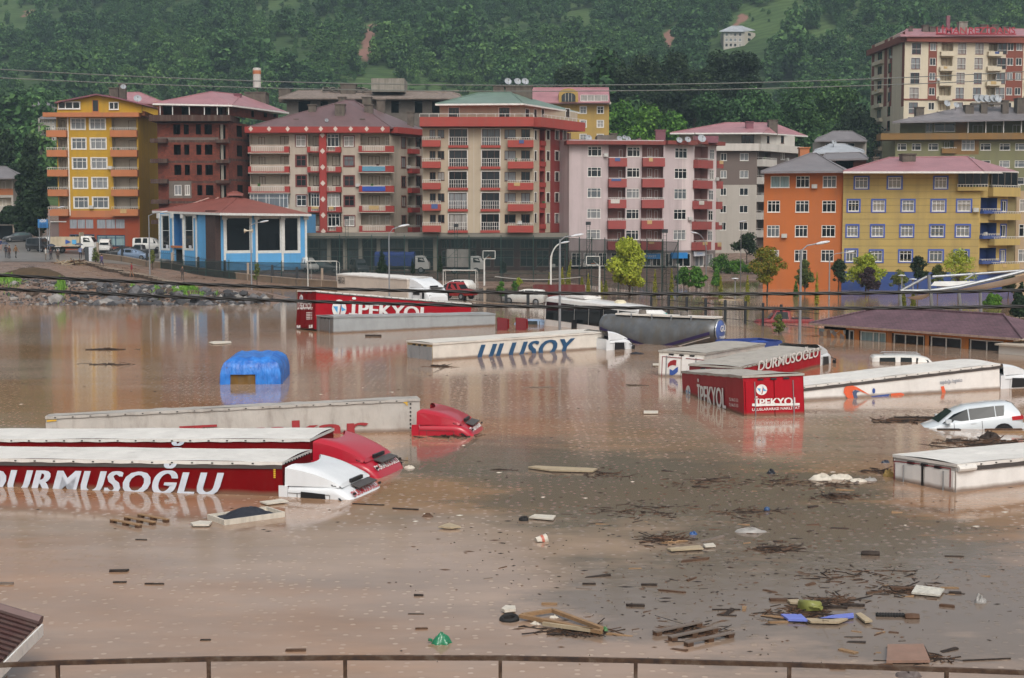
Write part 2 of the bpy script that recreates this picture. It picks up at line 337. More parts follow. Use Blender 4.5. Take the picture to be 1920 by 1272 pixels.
# ------------------------------------------------------------ town buildings
WHITE=plain('white_pvc','#d8d6d0',0.45); REDF=plain('red_brown_frame','#6a2e28',0.5); BROWNF=plain('brown_frame','#4a2a20',0.5)
RAILW=plain('white_rail','#cfccc6',0.45,0.1); BLUEF=plain('blue_trim','#3f56a0',0.6); DARKIN=plain('dark_room','#15110f',0.9,spec=0.1)
PD=[glassy('pane_dark','#14181b'),glassy('pane_dim','#272c30')]
PC=[glassy('pane_net_curtain','#000000','#8d9092'),glassy('pane_pale_curtain','#000000','#a7a39d'),glassy('pane_grey_curtain','#000000','#6c7276')]
def panes(k=0.5): return random.choice(PC) if random.random()<k else random.choice(PD)
WC={}
def win_meshes(w,h,mull,tran,fm,sur,fw):
    key=(round(w,2),round(h,2),mull,tran,fm.name,sur[0].name if sur else '',fw)
    if key in WC: return WC[key]
    b=MB(); d0,d1=0.02,0.10
    b.box((0,d0,0),(fw,d1,h)); b.box((w-fw,d0,0),(w,d1,h)); b.box((fw,d0,0),(w-fw,d1,fw)); b.box((fw,d0,h-fw),(w-fw,d1,h))
    for m_ in mull: b.box((w*m_-fw*.45,d0+.005,fw),(w*m_+fw*.45,d1-.005,h-fw))
    for t in tran:
        xs=[fw]+[w*m_ for m_ in mull]+[w-fw]
        for a,c in zip(xs[:-1],xs[1:]):
            b.box((a+fw*.5,d0+.01,h*t-fw*.4),(c-fw*.5,d1-.01,h*t+fw*.4))
    b.box((-.05,-.05,-.06),(w+.05,d0-.004,-.002))   # sill
    me=b.mesh('window',fm); pm=MB().quad((0,.085,0),(w,.085,0),(w,.085,h),(0,.085,h)).mesh('pane',PD[0])
    sm=None
    if sur:
        sw=sur[1]; s=MB(); y0,y1=-.05,-.004
        s.box((-sw,y0,-sw),(0,y1,h+sw)); s.box((w,y0,-sw),(w+sw,y1,h+sw)); s.box((0,y0,h),(w,y1,h+sw)); s.box((0,y0,-sw),(w,y1,-.07))
        sm=s.mesh('surround',sur[0])
    WC[key]=(me,pm,sm); return WC[key]
PMC={}
def pane_mesh(pm,mat):
    k=(pm.name,mat.name)
    if k not in PMC:
        c=pm.copy(); c.materials.clear(); c.materials.append(mat); PMC[k]=c
    return PMC[k]
CLR=random.Random(19); CLOTH=['#8d9aa8','#a04a48','#c4c0b8','#4a5a86','#7a6a58','#b59a6a']; OLVP=plain('pot_plant','#3d5a2c',.9); DISHW=plain('ac_white','#b5b5b0',.5)
class Bld:
    def __init__(s,name,label,cat,px,Y,z0,group=None):
        s.o=Vector((*XY(px,Y),z0)); s.root=thing(name,label,cat,s.o,group=group)
    def put(s,mb,name,mats,parent=None,smooth=False): return mb.build(name,mats,parent or s.root,smooth,off=s.o)
    def face(s,a,b,py0,py1,mat,**k): return Face(s,XY(*a),XY(*b),py0,py1,mat,**k)
class Face:
    def __init__(s,b,A,B,py0,py1,mat,z0=None,z1=None,name='wall'):
        s.b=b; s.A=Vector((*A,0)); s.B=Vector((*B,0)); s.L=(s.B-s.A).length; s.d=(s.B-s.A)/s.L; s.n=Vector((-s.d.y,s.d.x,0)); s.name=name
        s.yaw=math.atan2(s.d.y,s.d.x); s.Ym=(s.A.y+s.B.y)/2; s.mats=[mat]; s.holes=[]; s.zones=[]
        s.z0=z0 if z0 is not None else Zat(py0,s.Ym); s.z1=z1 if z1 is not None else Zat(py1,s.A.y)
    def u(s,px):
        k=(px-960)/F*CP; dx,dy=s.d.x,s.d.y; return (k*s.A.y-s.A.x)/(dx-k*dy)
    def Yu(s,u): return s.A.y+s.d.y*u
    def P(s,u,y,z): return s.A+s.d*u+s.n*y+Vector((0,0,z))
    def rect(s,x0,y0,x1,y1):
        u0,u1=s.u(x0),s.u(x1); Y=s.Yu((u0+u1)/2); return u0,Zat(y1,Y),u1,Zat(y0,Y)
    def M(s,u,y,z): return Matrix.Translation(s.P(u,y,z)-s.b.o)@Matrix.Rotation(s.yaw,4,'Z')
    def mi(s,mat):
        if mat not in s.mats: s.mats.append(mat)
        return s.mats.index(mat)
    def zone(s,px,mat): s.zones.append((*s.rect(*px),s.mi(mat)))
    def win(s,px,mull=(.5,),tran=(),fm=None,sur=None,pane=None,k=.5,fw=.07,off=0.0,hole=True,depth=.09,name='window',rect=None):
        u0,z0,u1,z1=rect or s.rect(*px); w,h=u1-u0,z1-z0
        w=round(w,1) if w>.5 else round(w,2); h=round(h,1)
        if hole: s.holes.append((u0,z0,u0+w,z0+h,depth,None))
        me,pm,sm=win_meshes(w,h,tuple(mull),tuple(tran),fm or WHITE,sur,fw)
        o=link(name,me,s.b.root,s.M(u0,off,z0)); link('pane',pane_mesh(pm,pane or panes(k)),o)
        if sm: link('surround',sm,o)
        if hole and w>1.0 and h>1.0 and CLR.random()<.09: s.slabbox(u0+w+.25,u0+w+.85,z0-.1,z0+.35,-.38,-.02,DISHW,'air_conditioner')
        return o
    def alc(s,px,depth,back,rect=None):
        r=rect or s.rect(*px); s.holes.append((*r,depth,s.mi(back))); return r
    def opening(s,px,depth=2.5,rect=None): 
        r=rect or s.rect(*px); s.holes.append((*r,depth,s.mi(DARKIN))); return r
    def balc(s,px,proj,mat,rail=0.0,slab=.16,railm=None,rect=None,inset=0.0,name='balcony',bars=.3,center=None):
        """slab with a parapet round three sides, rail on top"""
        u0,z0,u1,z1=rect or s.rect(*px); t=.12; b=MB(); P=lambda u,y,z:s.P(u,y,z)
        def bx(a0,y0,c0,a1,y1,c1,mi=0):
            vs=[P(a0,y0,c0),P(a1,y0,c0),P(a1,y1,c0),P(a0,y1,c0),P(a0,y0,c1),P(a1,y0,c1),P(a1,y1,c1),P(a0,y1,c1)]
            b.add(vs,[(0,3,2,1),(4,5,6,7),(0,1,5,4),(1,2,6,5),(2,3,7,6),(3,0,4,7)],mi)
        yb=inset-.003
        bx(u0,-proj,z0,u1,yb,z0+slab)
        if center is None: bx(u0,-proj,z0+slab,u1,-proj+t,z1)
        else:
            c0,c1=u0+(u1-u0)*center[0],u0+(u1-u0)*center[1]; bx(u0,-proj,z0+slab,c0,-proj+t,z1); bx(c1,-proj,z0+slab,u1,-proj+t,z1)
        bx(u0,-proj+t,z0+slab,u0+t,yb,z1); bx(u1-t,-proj+t,z0+slab,u1,yb,z1)
        o=s.b.put(b,name,mat)
        if u1-u0>1.2: s.clutter(u0,u1,z1,proj)
        if rail or center is not None:
            r=MB(); b=r; zt=z1+rail; rr=.022
            ua,ub=(u0,u1) if center is None else (c0,c1); zb=z1 if center is None else z0+slab
            bx(ua,-proj+.03,zt-.05,ub,-proj+.08,zt)
            n=max(2,int((ub-ua)/bars))
            for i in range(n+1):
                q=ua+.02+(ub-ua-.04)*i/n; bx(q-rr,-proj+.04,zb,q+rr,-proj+.07,zt-.05)
            if center is None:
                bx(u0+.02,-proj+.08,zt-.05,u0+.07,yb,zt); bx(u1-.07,-proj+.08,zt-.05,u1-.02,yb,zt)
            s.b.put(r,'railing',railm or RAILW,o)
        return o
    def clutter(s,u0,u1,z1,proj):
        """washing, pots and boxes left on a balcony"""
        k=CLR.random()
        if k<.28:
            a=u0+(u1-u0)*CLR.uniform(.1,.5); w=min(u1-a-.1,CLR.uniform(.5,1.4)); h=CLR.uniform(.3,.6)
            s.slabbox(a,a+w,z1-h,z1+.02,-proj-.04,-proj-.012,plain('washing'+str(CLR.randrange(5)),CLR.choice(CLOTH),.9),'washing')
        elif k<.45:
            a=u0+(u1-u0)*CLR.uniform(.15,.8); s.slabbox(a,a+.35,z1,z1+CLR.uniform(.25,.5),-proj+.14,-proj+.4,CLR.choice((BROWNF,OLVP,DISHW)),'pot')
    def slabbox(s,u0,u1,z0,z1,y0,y1,mat,name,parent=None):
        b=MB(); P=s.P
        vs=[P(u0,y0,z0),P(u1,y0,z0),P(u1,y1,z0),P(u0,y1,z0),P(u0,y0,z1),P(u1,y0,z1),P(u1,y1,z1),P(u0,y1,z1)]
        b.add(vs,[(0,3,2,1),(4,5,6,7),(0,1,5,4),(1,2,6,5),(2,3,7,6),(3,0,4,7)]); return s.b.put(b,name,mat,parent)
    def done(s):
        us=sorted({0.0,s.L,*[min(max(v,0),s.L) for h in s.holes+s.zones for v in (h[0],h[2])]}); zs=sorted({s.z0,s.z1,*[min(max(v,s.z0),s.z1) for h in s.holes+s.zones for v in (h[1],h[3])]})
        b=MB()
        for a,c in zip(us[:-1],us[1:]):
            if c-a<1e-4: continue
            for e,f_ in zip(zs[:-1],zs[1:]):
                if f_-e<1e-4: continue
                cu,cz=(a+c)/2,(e+f_)/2
                if any(h[0]<cu<h[2] and h[1]<cz<h[3] for h in s.holes): continue
                mi=0
                for z in s.zones:
                    if z[0]<cu<z[2] and z[1]<cz<z[3]: mi=z[4]
                b.quad(s.P(a,0,e),s.P(c,0,e),s.P(c,0,f_),s.P(a,0,f_),mi)
        for (u0,z0,u1,z1,d,bm) in s.holes:
            q=0 if bm is None else bm; P=s.P
            u0,u1=max(u0,0),min(u1,s.L); z0,z1=max(z0,s.z0),min(z1,s.z1)
            b.quad(P(u0,0,z0),P(u0,0,z1),P(u0,d,z1),P(u0,d,z0),q); b.quad(P(u1,0,z0),P(u1,d,z0),P(u1,d,z1),P(u1,0,z1),q)
            b.quad(P(u0,0,z1),P(u1,0,z1),P(u1,d,z1),P(u0,d,z1),q); b.quad(P(u0,0,z0),P(u0,d,z0),P(u1,d,z0),P(u1,0,z0),q)
            if bm is not None: b.quad(P(u0,d,z0),P(u1,d,z0),P(u1,d,z1),P(u0,d,z1),bm)
        return s.b.put(b,s.name,s.mats)
def V3(px,py,Y): return PT(px,py,Y)
def hip(b,c4,ridge,mat,fascia=None,th=.22,name='roof',soff=None):
    """c4 eave corners front-left, front-right, back-right, back-left; ridge two points left, right"""
    c=[Vector(q) for q in c4]; r=[Vector(q) for q in ridge]; m=MB()
    m.poly([c[0],c[1],r[1],r[0]]); m.poly([c[1],c[2],r[1]]); m.poly([c[2],c[3],r[0],r[1]]); m.poly([c[3],c[0],r[0]])
    dn=Vector((0,0,-th)); lo=[q+dn for q in c]
    for i in range(4): m.quad(lo[i],lo[(i+1)%4],c[(i+1)%4],c[i],1)
    m.poly(lo[::-1],1)
    o=b.put(m,name,[mat,fascia or mat])
    # ridge and hip caps
    for a,q in ((c[0],r[0]),(c[1],r[1]),(r[0],r[1])):
        if (a-q).length>.3: b.put(MB().tube([a+Vector((0,0,.03)),q+Vector((0,0,.05))],.07,5),'ridge_cap',mat,o)
    return o
def rmetal(name,col,axis='X',scale=2.2):
    if name in MATS: return MATS[name]
    m,g,p=base(name); c=lin(col); mp=coords(g,'Object'); w_=g.add('TexWave',Scale=scale,Distortion=0.0); w_.bands_direction=axis; g.to(mp,w_.inputs[0])
    n=g.add('TexNoise',Scale=0.5,Detail=7.0,Roughness=0.7); g.to(mp,n.inputs[0]); r=ramp(g,[(0.3,tuple(x*.78 for x in c)),(0.7,tuple(min(1,x*1.12) for x in c))]); g.to(n,r.inputs[0]); g.to(r,p.inputs['Base Color'])
    b=g.add('Bump',Strength=0.5,Distance=0.05); g.to(w_,b.inputs['Height']); g.to(b,p.inputs['Normal']); p.inputs['Roughness'].default_value=0.42; p.inputs['Specular IOR Level'].default_value=0.5
    MATS[name]=m; return m
PINKR=rmetal('pink_metal_roof','#a5757a'); GREENR=rmetal('green_metal_roof','#6f8478'); GREYR=rmetal('grey_sheet_roof','#7c7779'); PURPR=rmetal('purple_brown_roof','#6d5657'); MAROON=rmetal('maroon_roof','#80505a'); TILER=rmetal('brick_red_tile_roof','#8a5148','Z',3.0); PALER=rmetal('pale_sheet_roof','#a9adb2'); BRTILE=rmetal('brown_tile_roof','#83656b')
CONC=paint('raw_concrete','#8b857b',.9,.2,1.2,.35,bump=.5); CONCD=paint('sooty_concrete','#67605a',.9,.25,1.2,.4,bump=.5)
SOOT=paint('sooty_render','#5a514a',.95,.35,1.5,.5,bump=.6)
def chimney(b,px0,py0,px1,py1,Y,mat=None,cap=True,dp=None,name='chimney'):
    a=V3(px0,py1,Y); c=V3(px1,py0,Y); dpt=dp or max(.5,(c.x-a.x)); mat=mat or SOOT; mat=SOOT if mat is CONCD else mat; m=MB().box((a.x,Y-dpt/2,a.z-1.2),(c.x,Y+dpt/2,c.z))
    o=b.put(m,name,mat or CONC)
    if cap: b.put(MB().box((a.x-.1,Y-dpt/2-.1,c.z+.002),(c.x+.1,Y+dpt/2+.1,c.z+.14)),'cap',mat or CONC,o)
    return o
DISH=plain('dish_white','#9ea3a8',.5)
def dish(b,px,py,Y,r=.55,tilt=.5,az=.3):
    r=r*.8
    c=V3(px,py,Y); M=Matrix.Translation(c)@Matrix.Rotation(az,4,'Z')@Matrix.Rotation(R(62),4,'X')
    m=MB().lathe([(0,.0),(r*.4,.03),(r*.75,.1),(r,.2)],14,M); m.lathe([(r,.205),(r*.75,.105),(r*.4,.035),(0,.005)],14,M)
    o=b.put(m,'satellite_dish',DISH,smooth=True)
    k=MB().tube([c+Vector((0,.1,0)),c+Vector((0,.15,-r*1.6))],.035,5); k.tube([M@Vector((0,-r*.8,.12)),M@Vector((0,0,r*.9))],.02,4); k.box((-.06,-.06,r*.8),(.06,.06,r*1.0),M=M); b.put(k,'dish_mount',CONCD,o); return o
def back_body(b,front,depth,z0,z1,mat,name='rear_wall'):
    """sides and back of a block behind its front corner points (list of XY left to right)"""
    L,Rr=Vector((*front[0],0)),Vector((*front[-1],0)); d=(Rr-L).normalized(); n=Vector((-d.y,d.x,0))
    bl,br=L+n*depth,Rr+n*depth; up=lambda p,z:Vector((p.x,p.y,z)); m=MB()
    for p,q in ((bl,L),(Rr,br),(br,bl)): m.quad(up(p,z0),up(q,z0),up(q,z1),up(p,z1))
    m.poly([up(Vector((*q,0)),z1) for q in front]+[up(br,z1),up(bl,z1)])
    return b.put(m,name,mat)

# ---- yellow block with orange balconies
YEL=paint('yellow_plaster','#c39a2c',.8,.07,.5,.10); ORB=paint('terracotta_orange_plaster','#c0794f',.8,.07,.5,.10); BEI=paint('beige_plaster','#b5ac9e',.8,.06,.6,.12); REDW=paint('rust_red_wall','#9a4526',.8,.1,.6,.15); SHOPG=glassy('shop_glass_pale','#000000','#9aa0a6'); TEALG=glassy('shop_glass_teal','#000000','#8fa8aa'); BLUEDK=plain('dark_blue_paint','#27435c')
B=Bld('apartment_block','yellow apartment block with orange balconies and gabled attic','apartment block',180,216,3.6)
f=B.face((110,216),(262,216),None,212,YEL,z0=3.4)
f.zone((110,395,262,407.5),ORB); f.zone((110,407.5,262,480),REDW)
for i in range(5):
    y=222.6+i*36.9
    for x0,x1 in ((137.5,163.5),(172.5,200.5)): f.win((x0+i*.6,y,x1+i*.6,y+20),(.3,.7),(.68,),k=.85,sur=(WHITE,.12))
    f.alc((213+i*.4,y-1,259,y+22),1.3,BEI); f.win((240,y+2,256,y+21),(.5,),(),fm=BROWNF,off=1.28,hole=False,k=.6)
    f.balc((212.5,y+22.5,262,y+35),.9,ORB,.35)
    f.balc((94,y+22.5,131,y+35),.9,ORB,.35); f.alc((112,y-1,129.5,y+22),1.2,BEI)
    f.win((114,y+2,121,y+21),(),(),fm=BROWNF,off=1.18,hole=False,k=.3)
f.slabbox(f.u(130.5),f.u(132.8),Zat(405,216),Zat(213,216),-.12,-.004,WHITE,'pilaster')
for a,c_ in ((129,176),(180,234)):
    f.win((a,410,c_,430),(.33,.66),(),fm=REDW,pane=SHOPG,fw=.1); 
f.win((129.5,440,176,462),(.25,.5,.75),(),fm=BLUEDK,k=0,fw=.12); f.win((180.5,441,234,462),(.33,.66),(.75,),fm=BLUEDK,pane=TEALG,fw=.12)
f.done()
sd_=B.face((262,216),(292,230),None,222,YEL,z0=3.4); sd_.zone((262,407,300,480),REDW)
for i in range(5):
    y=225+i*36.3; sd_.win((267,y,274.5,y+20),(.5,),(),k=.8,sur=(WHITE,.1))
sd_.done()
at=B.face((107,215.4),(266,215.4),212,176,YEL); zt=Zat(212,215.4)
# gabled attic wall
pts=[V3(107,212,215.4),V3(266,212,215.4),V3(266,197,215.4),V3(214,183,215.4),V3(180,177.5,215.4),V3(107,190,215.4)]
aw=B.put(MB().prism([tuple(p) for p in pts],(0,.3,0)),'attic_wall',YEL)
at.win((114,190,156,205),(.33,.66),(),off=-.11,hole=False,k=.1,fw=.14); at.win((209,192,227,206),(.5,),(),off=-.11,hole=False,k=.1,fw=.12); at.win((178,187,190,210),(),(),fm=ORB,off=-.11,hole=False,k=0)
rf=MB(); rp=[(102,191.5),(180,176),(216,182),(286,199)]
for (a,b_) in zip(rp[:-1],rp[1:]):
    p0,p1=V3(*a,214.6),V3(*b_,214.6); rf.prism([tuple(p0),tuple(p1),tuple(p1+Vector((0,0,-.18))),tuple(p0+Vector((0,0,-.18)))],(0,15,0))
B.put(rf,'roof',MAROON)
f.slabbox(f.u(90),f.u(268),Zat(220.5,216),Zat(212.3,216),-1.3,-.002,ORB,'cornice')
sd_.slabbox(0.02,sd_.L,Zat(222,222),Zat(214,222),-1.0,-.002,ORB,'cornice')
chimney(B,207,167,224,186,220); chimney(B,225,160,236,186,219); dish(B,231,164,217.5,.5); dish(B,258,186,216,.7); chimney(B,196,178,205,186,218,cap=False)
back_body(B,[XY(110,216),XY(262,216)],14,3.4,Zat(212,216),YEL); 
# side pavilion left of the shop
B2=Bld('roller_shutter_garage','low brown garage with roller shutter beside the yellow block','garage',109,217,3.6)
g2=B2.face((95,216.2),(125,216.2),None,416,paint('brown_sheet','#6d5f5c',.7,.1,.8,.2),z0=3.3); g2.done(); back_body(B2,[XY(95,216.2),XY(125,216.2)],5,3.3,Zat(416,216.2),MATS['brown_sheet'])
B2.put(MB().box((*(Vector((*XY(95,216),0)).xy),0),(0,0,0)),'lintel',WHITE) if False else None
g2.slabbox(0,g2.L,Zat(417,216),Zat(415,216),-.25,-.004,WHITE,'gutter')
sh=MB(); z0_=3.5
for i in range(10): g2.slabbox(.25,g2.L-.25,z0_+i*.27,z0_+i*.27+.24,-.03-.004*(i%2),-.002,MATS['brown_sheet'],'slat')
# ---- pink roofed house behind the yellow block
B=Bld('house','low house with pink metal roof between yellow block and brick shell','house',270,240,5)
f=B.face((236,240),(300,240),None,190,YEL,z0=5); f.done(); back_body(B,[XY(236,240),XY(300,240)],9,5,Zat(190,240),YEL)
hip(B,[V3(228,192,239),V3(312,194,239),V3(312,193,251),V3(228,191,251)],[V3(237,174,245),V3(262,174,245)],PINKR)
# ---- unfinished brick block
m,g,p=base('bare_brick'); mp=coords(g,'Object',(1,1,1)); bt=g.add('TexBrick',Scale=1.0); bt.inputs['Color1'].default_value=(*lin('#7d3c2a'),1); bt.inputs['Color2'].default_value=(*lin('#633024'),1); bt.inputs['Mortar'].default_value=(*lin('#5b3a30'),1); bt.inputs['Brick Width'].default_value=.4; bt.inputs['Row Height'].default_value=.22; bt.inputs['Mortar Size'].default_value=.02
sx=g.add('SeparateXYZ'); g.to(mp,sx.inputs[0]); cx=g.add('CombineXYZ'); aa=g.add('Math',operation='ADD'); g.to(sx,aa.inputs[0],'X'); g.to(sx,aa.inputs[1],'Y'); g.to(aa,cx.inputs[0]); g.to(sx,cx.inputs[1],'Z'); g.to(cx,bt.inputs[0])
n=g.add('TexNoise',Scale=0.6,Detail=8.0,Roughness=.75); g.to(mp,n.inputs[0]); r=ramp(g,[(.35,(.55,.5,.48)),(.65,(1.1,1.05,1)) ]); g.to(n,r.inputs[0]); g.l.new(mixc(g,1.0,bt.outputs[0],r.outputs[0],'MULTIPLY'),p.inputs['Base Color']); p.inputs['Roughness'].default_value=.9; BRICK=m; MATS['bare_brick']=m
B=Bld('brick_building_shell','unfinished bare red brick apartment block with empty window openings','apartment block',365,210,3)
BROWNC=paint('dark_stained_concrete','#4c322b',.9,.2,1.0,.3,bump=.4)
f=B.face((298,210),(430,210),None,231,BRICK,z0=3)
f.zone((298,258,412,263),CONCD)
for i in range(5):
    y=233.5+i*38; f.zone((298,y+30,430,y+34),BROWNC)
    for x0,x1 in ((328,341),(347.5,357),(370,379.5),(386,400)):
        if i==3 and x0<360: f.win((x0,y,x1,y+18.5),(.5,),(),k=.5)
        else: f.opening((x0+i*.3,y,x1+i*.3,y+19),2.2)
    f.opening((431.5-2.5-15,y+1,425,y+27),2.5); 
    f.slabbox(f.u(416),f.u(421),Zat(y+30,210),Zat(y,210),-.05,-.002,CONC,'column')
    f.slabbox(f.u(287),f.u(318),Zat(y+35,210),Zat(y+27,210),-1.1,-.002,BROWNC,'balcony_slab'); f.slabbox(f.u(408),f.u(434),Zat(y+35,210),Zat(y+29,210),-1.0,-.002,BROWNC,'balcony_slab')
f.zone((318,340,360,372),CONCD)
f.done()
s2=B.face((430,210),(524,226),None,229,BRICK,z0=3)
for i in range(5):
    y=236+i*37
    for x0,x1 in ((446,456),(466,472)) if i else ((446,456),(466,472),(498,504)): s2.opening((x0,y,x1,y+21),2.0)
    s2.zone((430,y+28,524,y+32),BROWNC)
s2.done()
# open top floor: recessed brick, posts, overhanging slab
f.slabbox(f.u(287),f.u(438),Zat(228.5,210),Zat(217,210),-1.4,6,BROWNC,'roof_slab')
t=B.face((300,211.4),(428,211.4),217,194,BRICK)
for x0,x1 in ((310,327),(344,358),(385,398),(412,420)): t.opening((x0,198,x1,217),2)
t.done(); t2=B.face((430,209.6),(524,225.6),None,200,BRICK,z0=Zat(217,210))
for x0,x1 in ((474,479),(497,503),(515,521)): t2.opening((x0,207,x1,220),2)
t2.done()
PST=MB()
for x in (308,331,362,390,414,435): f.slabbox(f.u(x)-.05,f.u(x)+.05,Zat(216.9,210),Zat(196,210),-1.3,-1.2,WHITE,'post')
hip(B,[V3(286,194,208.4),V3(436,197,208.4),V3(542,211,226),V3(420,208,235)],[V3(397,172.5,216),V3(452,178,222)],PINKR,WHITE)
chimney(B,462,176,501,192,226,CONCD); chimney(B,440,178,452,186,219,MAROON)
back_body(B,[XY(298,210),XY(430,210)],13,3,Zat(229,210),BRICK)
tk=MB().lathe([(0,0),(.62,0),(.62,2.9),(.55,3.0),(0,3.05)],14,Matrix.Translation(V3(482,165,232))); TKW=plain('tank_white','#b9b4ad'); tank=B.put(tk,'water_tank',TKW,smooth=False); B.put(MB().lathe([(0,3.06),(.64,3.06),(.64,3.6),(.5,3.75),(0,3.8)],14,Matrix.Translation(V3(482,165,232)).__matmul__(Matrix.Translation((0,0,-1.0)))),'rusty_lid',ORB,tank); B.put(MB().tube([V3(482,165,232),V3(482,190,232)],.08,6),'tank_post',CONC,tank)
# ---- diamond block
CRM=paint('pale_cream_plaster','#afa394',.85,.06,.5,.13); DRED=paint('brick_red_plaster','#a33b35',.8,.07,.5,.08); GLZ=[PD[0],PC[0]]
WRED=paint('white_metal_panel','#c2c4c4',.5,.05,1,.1); TEALB=plain('teal_balcony_cloth','#5b8ba0',.8); BLUEB=plain('blue_balcony_cloth','#2f4fa0',.8)
B=Bld('apartment_block','cream apartment block with red pilaster of white diamonds and dark hipped roof','apartment block',600,213,1.2)
f=B.face((470,213),(732,213),436.5,250,CRM)
rows=[254.5+37.3*i for i in range(5)]
for i,y in enumerate(rows):
    f.win((556.5,y,574.5,y+20),(.5,),(.62,),sur=(REDF,.14),fm=WHITE if i in(0,3,4) else REDF,k=.4); f.win((646,y+1,664,y+20),(.5,),(.62,),sur=(REDF,.14),fm=WHITE if i in (0,4) else REDF,k=.6)
    f.alc((471,y-3,543,y+17),1.3,BEI); 
    f.win((484,y+1,496,y+17.5),(.5,),(),off=1.26,hole=False,fm=BROWNF,k=.3); f.win((525,y,541,y+17.5),(.5,),(),off=1.26,hole=False,fm=BROWNF,k=.3)
    if i==3: f.win((471,y-2,542,y+24),(.1,.2,.42,.5,.78,.88),(.7,),off=-.8,hole=False,k=.5)
    f.balc((468.5,y+21 if i!=3 else y+26,545,y+32.5),.95,DRED,center=(.08,.88))
    f.slabbox(f.u(468),f.u(545.5),Zat(y+34,213),Zat(y+32.7,213),-1.0,-.002,BEI,'slab_edge')
    f.alc((579,y-3,600,y+20),1.2,BEI); f.alc((614,y-3,640,y+20),1.2,BEI)
    f.win((586,y,598,y+19),(.5,),(),off=1.17,hole=False,fm=BROWNF,k=.3)
    if i in (0,3,4): f.win((615,y-3,638,y+21),(.33,.66),(.72,),off=-.3,hole=False,k=.4)
    else: f.win((622,y,636,y+19),(.5,),(),off=1.17,hole=False,fm=BROWNF,k=.3)
    if i==3: f.win((584,y-3,600,y+21),(.33,.66),(.72,),off=-.3,hole=False,k=.4)
    f.balc((578.5,y+21.5,600,y+32),.8,DRED,center=(.3,.99)); f.balc((614.5,y+21.5,641.5,y+32),.8,DRED,center=(.02,.6))
    f.alc((677,y-3,731,y+18),1.3,BEI); f.win((690,y+1,711,y+19),(.33,.66),(),off=1.26,hole=False,fm=WHITE if i==4 else BROWNF,k=.3); f.win((721.5,y+1,731,y+20),(.5,),(.6,),off=1.26,hole=False,k=.5)
    o=f.balc((674.5,y+20,740,y+31.5),.95,DRED,center=(.1,.75)); f.slabbox(f.u(674),f.u(740.5),Zat(y+33,213),Zat(y+31.7,213),-1.0,-.002,BEI,'slab_edge')
    if i in (1,2): f.slabbox(f.u(681),f.u(724),Zat(y+30,213),Zat(y+21,213),-1.0,-.96,TEALB if i==1 else BLUEB,'balcony_cloth')
f.done()
f.slabbox(f.u(600.5),f.u(614),Zat(436.4,213),Zat(250,213),-.6,-.002,DRED,'pilaster')
DIA=plain('diamond_white','#c9b9ad',.7)
def diamond(fc,px,py,y,r=.42):
    u=fc.u(px); z=Zat(py,fc.Yu(u)); P=fc.P; q=[P(u-r*.85,y,z),P(u,y,z-r),P(u+r*.85,y,z),P(u,y,z+r)]; fc.b.put(MB().prism([tuple(v) for v in q],tuple(fc.n*.03)),'diamond',DIA)
for i in range(7): diamond(f,607,254+30*i,-.64)
s3=B.face((732,213),(800,222),None,254,CRM,z0=Zat(436.5,213))
for i in range(5):
    y=258+i*36.6; s3.win((753.5,y,761,y+20),(.5,),(),fm=BROWNF,sur=(REDF,.12),k=.3); s3.win((781,y,789.5,y+20),(.5,),(),fm=BROWNF,sur=(REDF,.12),k=.3); s3.alc((765,y,778,y+19),1,BEI); s3.balc((764.5,y+22,780,y+31),.7,DRED,.3)
s3.done()
zf0,zf1=Zat(250,213),Zat(238.8,213)
fa=f.slabbox(f.u(464),f.u(733),zf0,zf1,-1.3,3,DRED,'fascia')
s3.slabbox(0.01,s3.L+.6,zf0,zf1,-1.3,3,DRED,'fascia')
for x in (475.5,509.5,544,578.5,605.5,632.5,661,690.5,720): diamond(f,x,243,-1.34,.38)
hip(B,[V3(464,238.5,212),V3(733,238.8,212),V3(803,246,223),V3(530,237,228)],[V3(648,189,220),V3(664,189,221)],PURPR)
for x0,y0,x1,y1,Y in ((579,198.5,593,222,217),(629,197.5,647,224,216),(635,184,648.5,199,221),(680,184,697,199,222),(684,198,699.5,223,217),(707,189,722,211,222),(552.5,225,559,237,214.5),(676.5,225,683.5,237,214.5),(764,212,776,227,221)): chimney(B,x0,y0,x1,y1,Y)
dish(B,612,227,213.5,.35)
back_body(B,[XY(470,213),XY(732,213)],13,1,Zat(239,213),CRM)
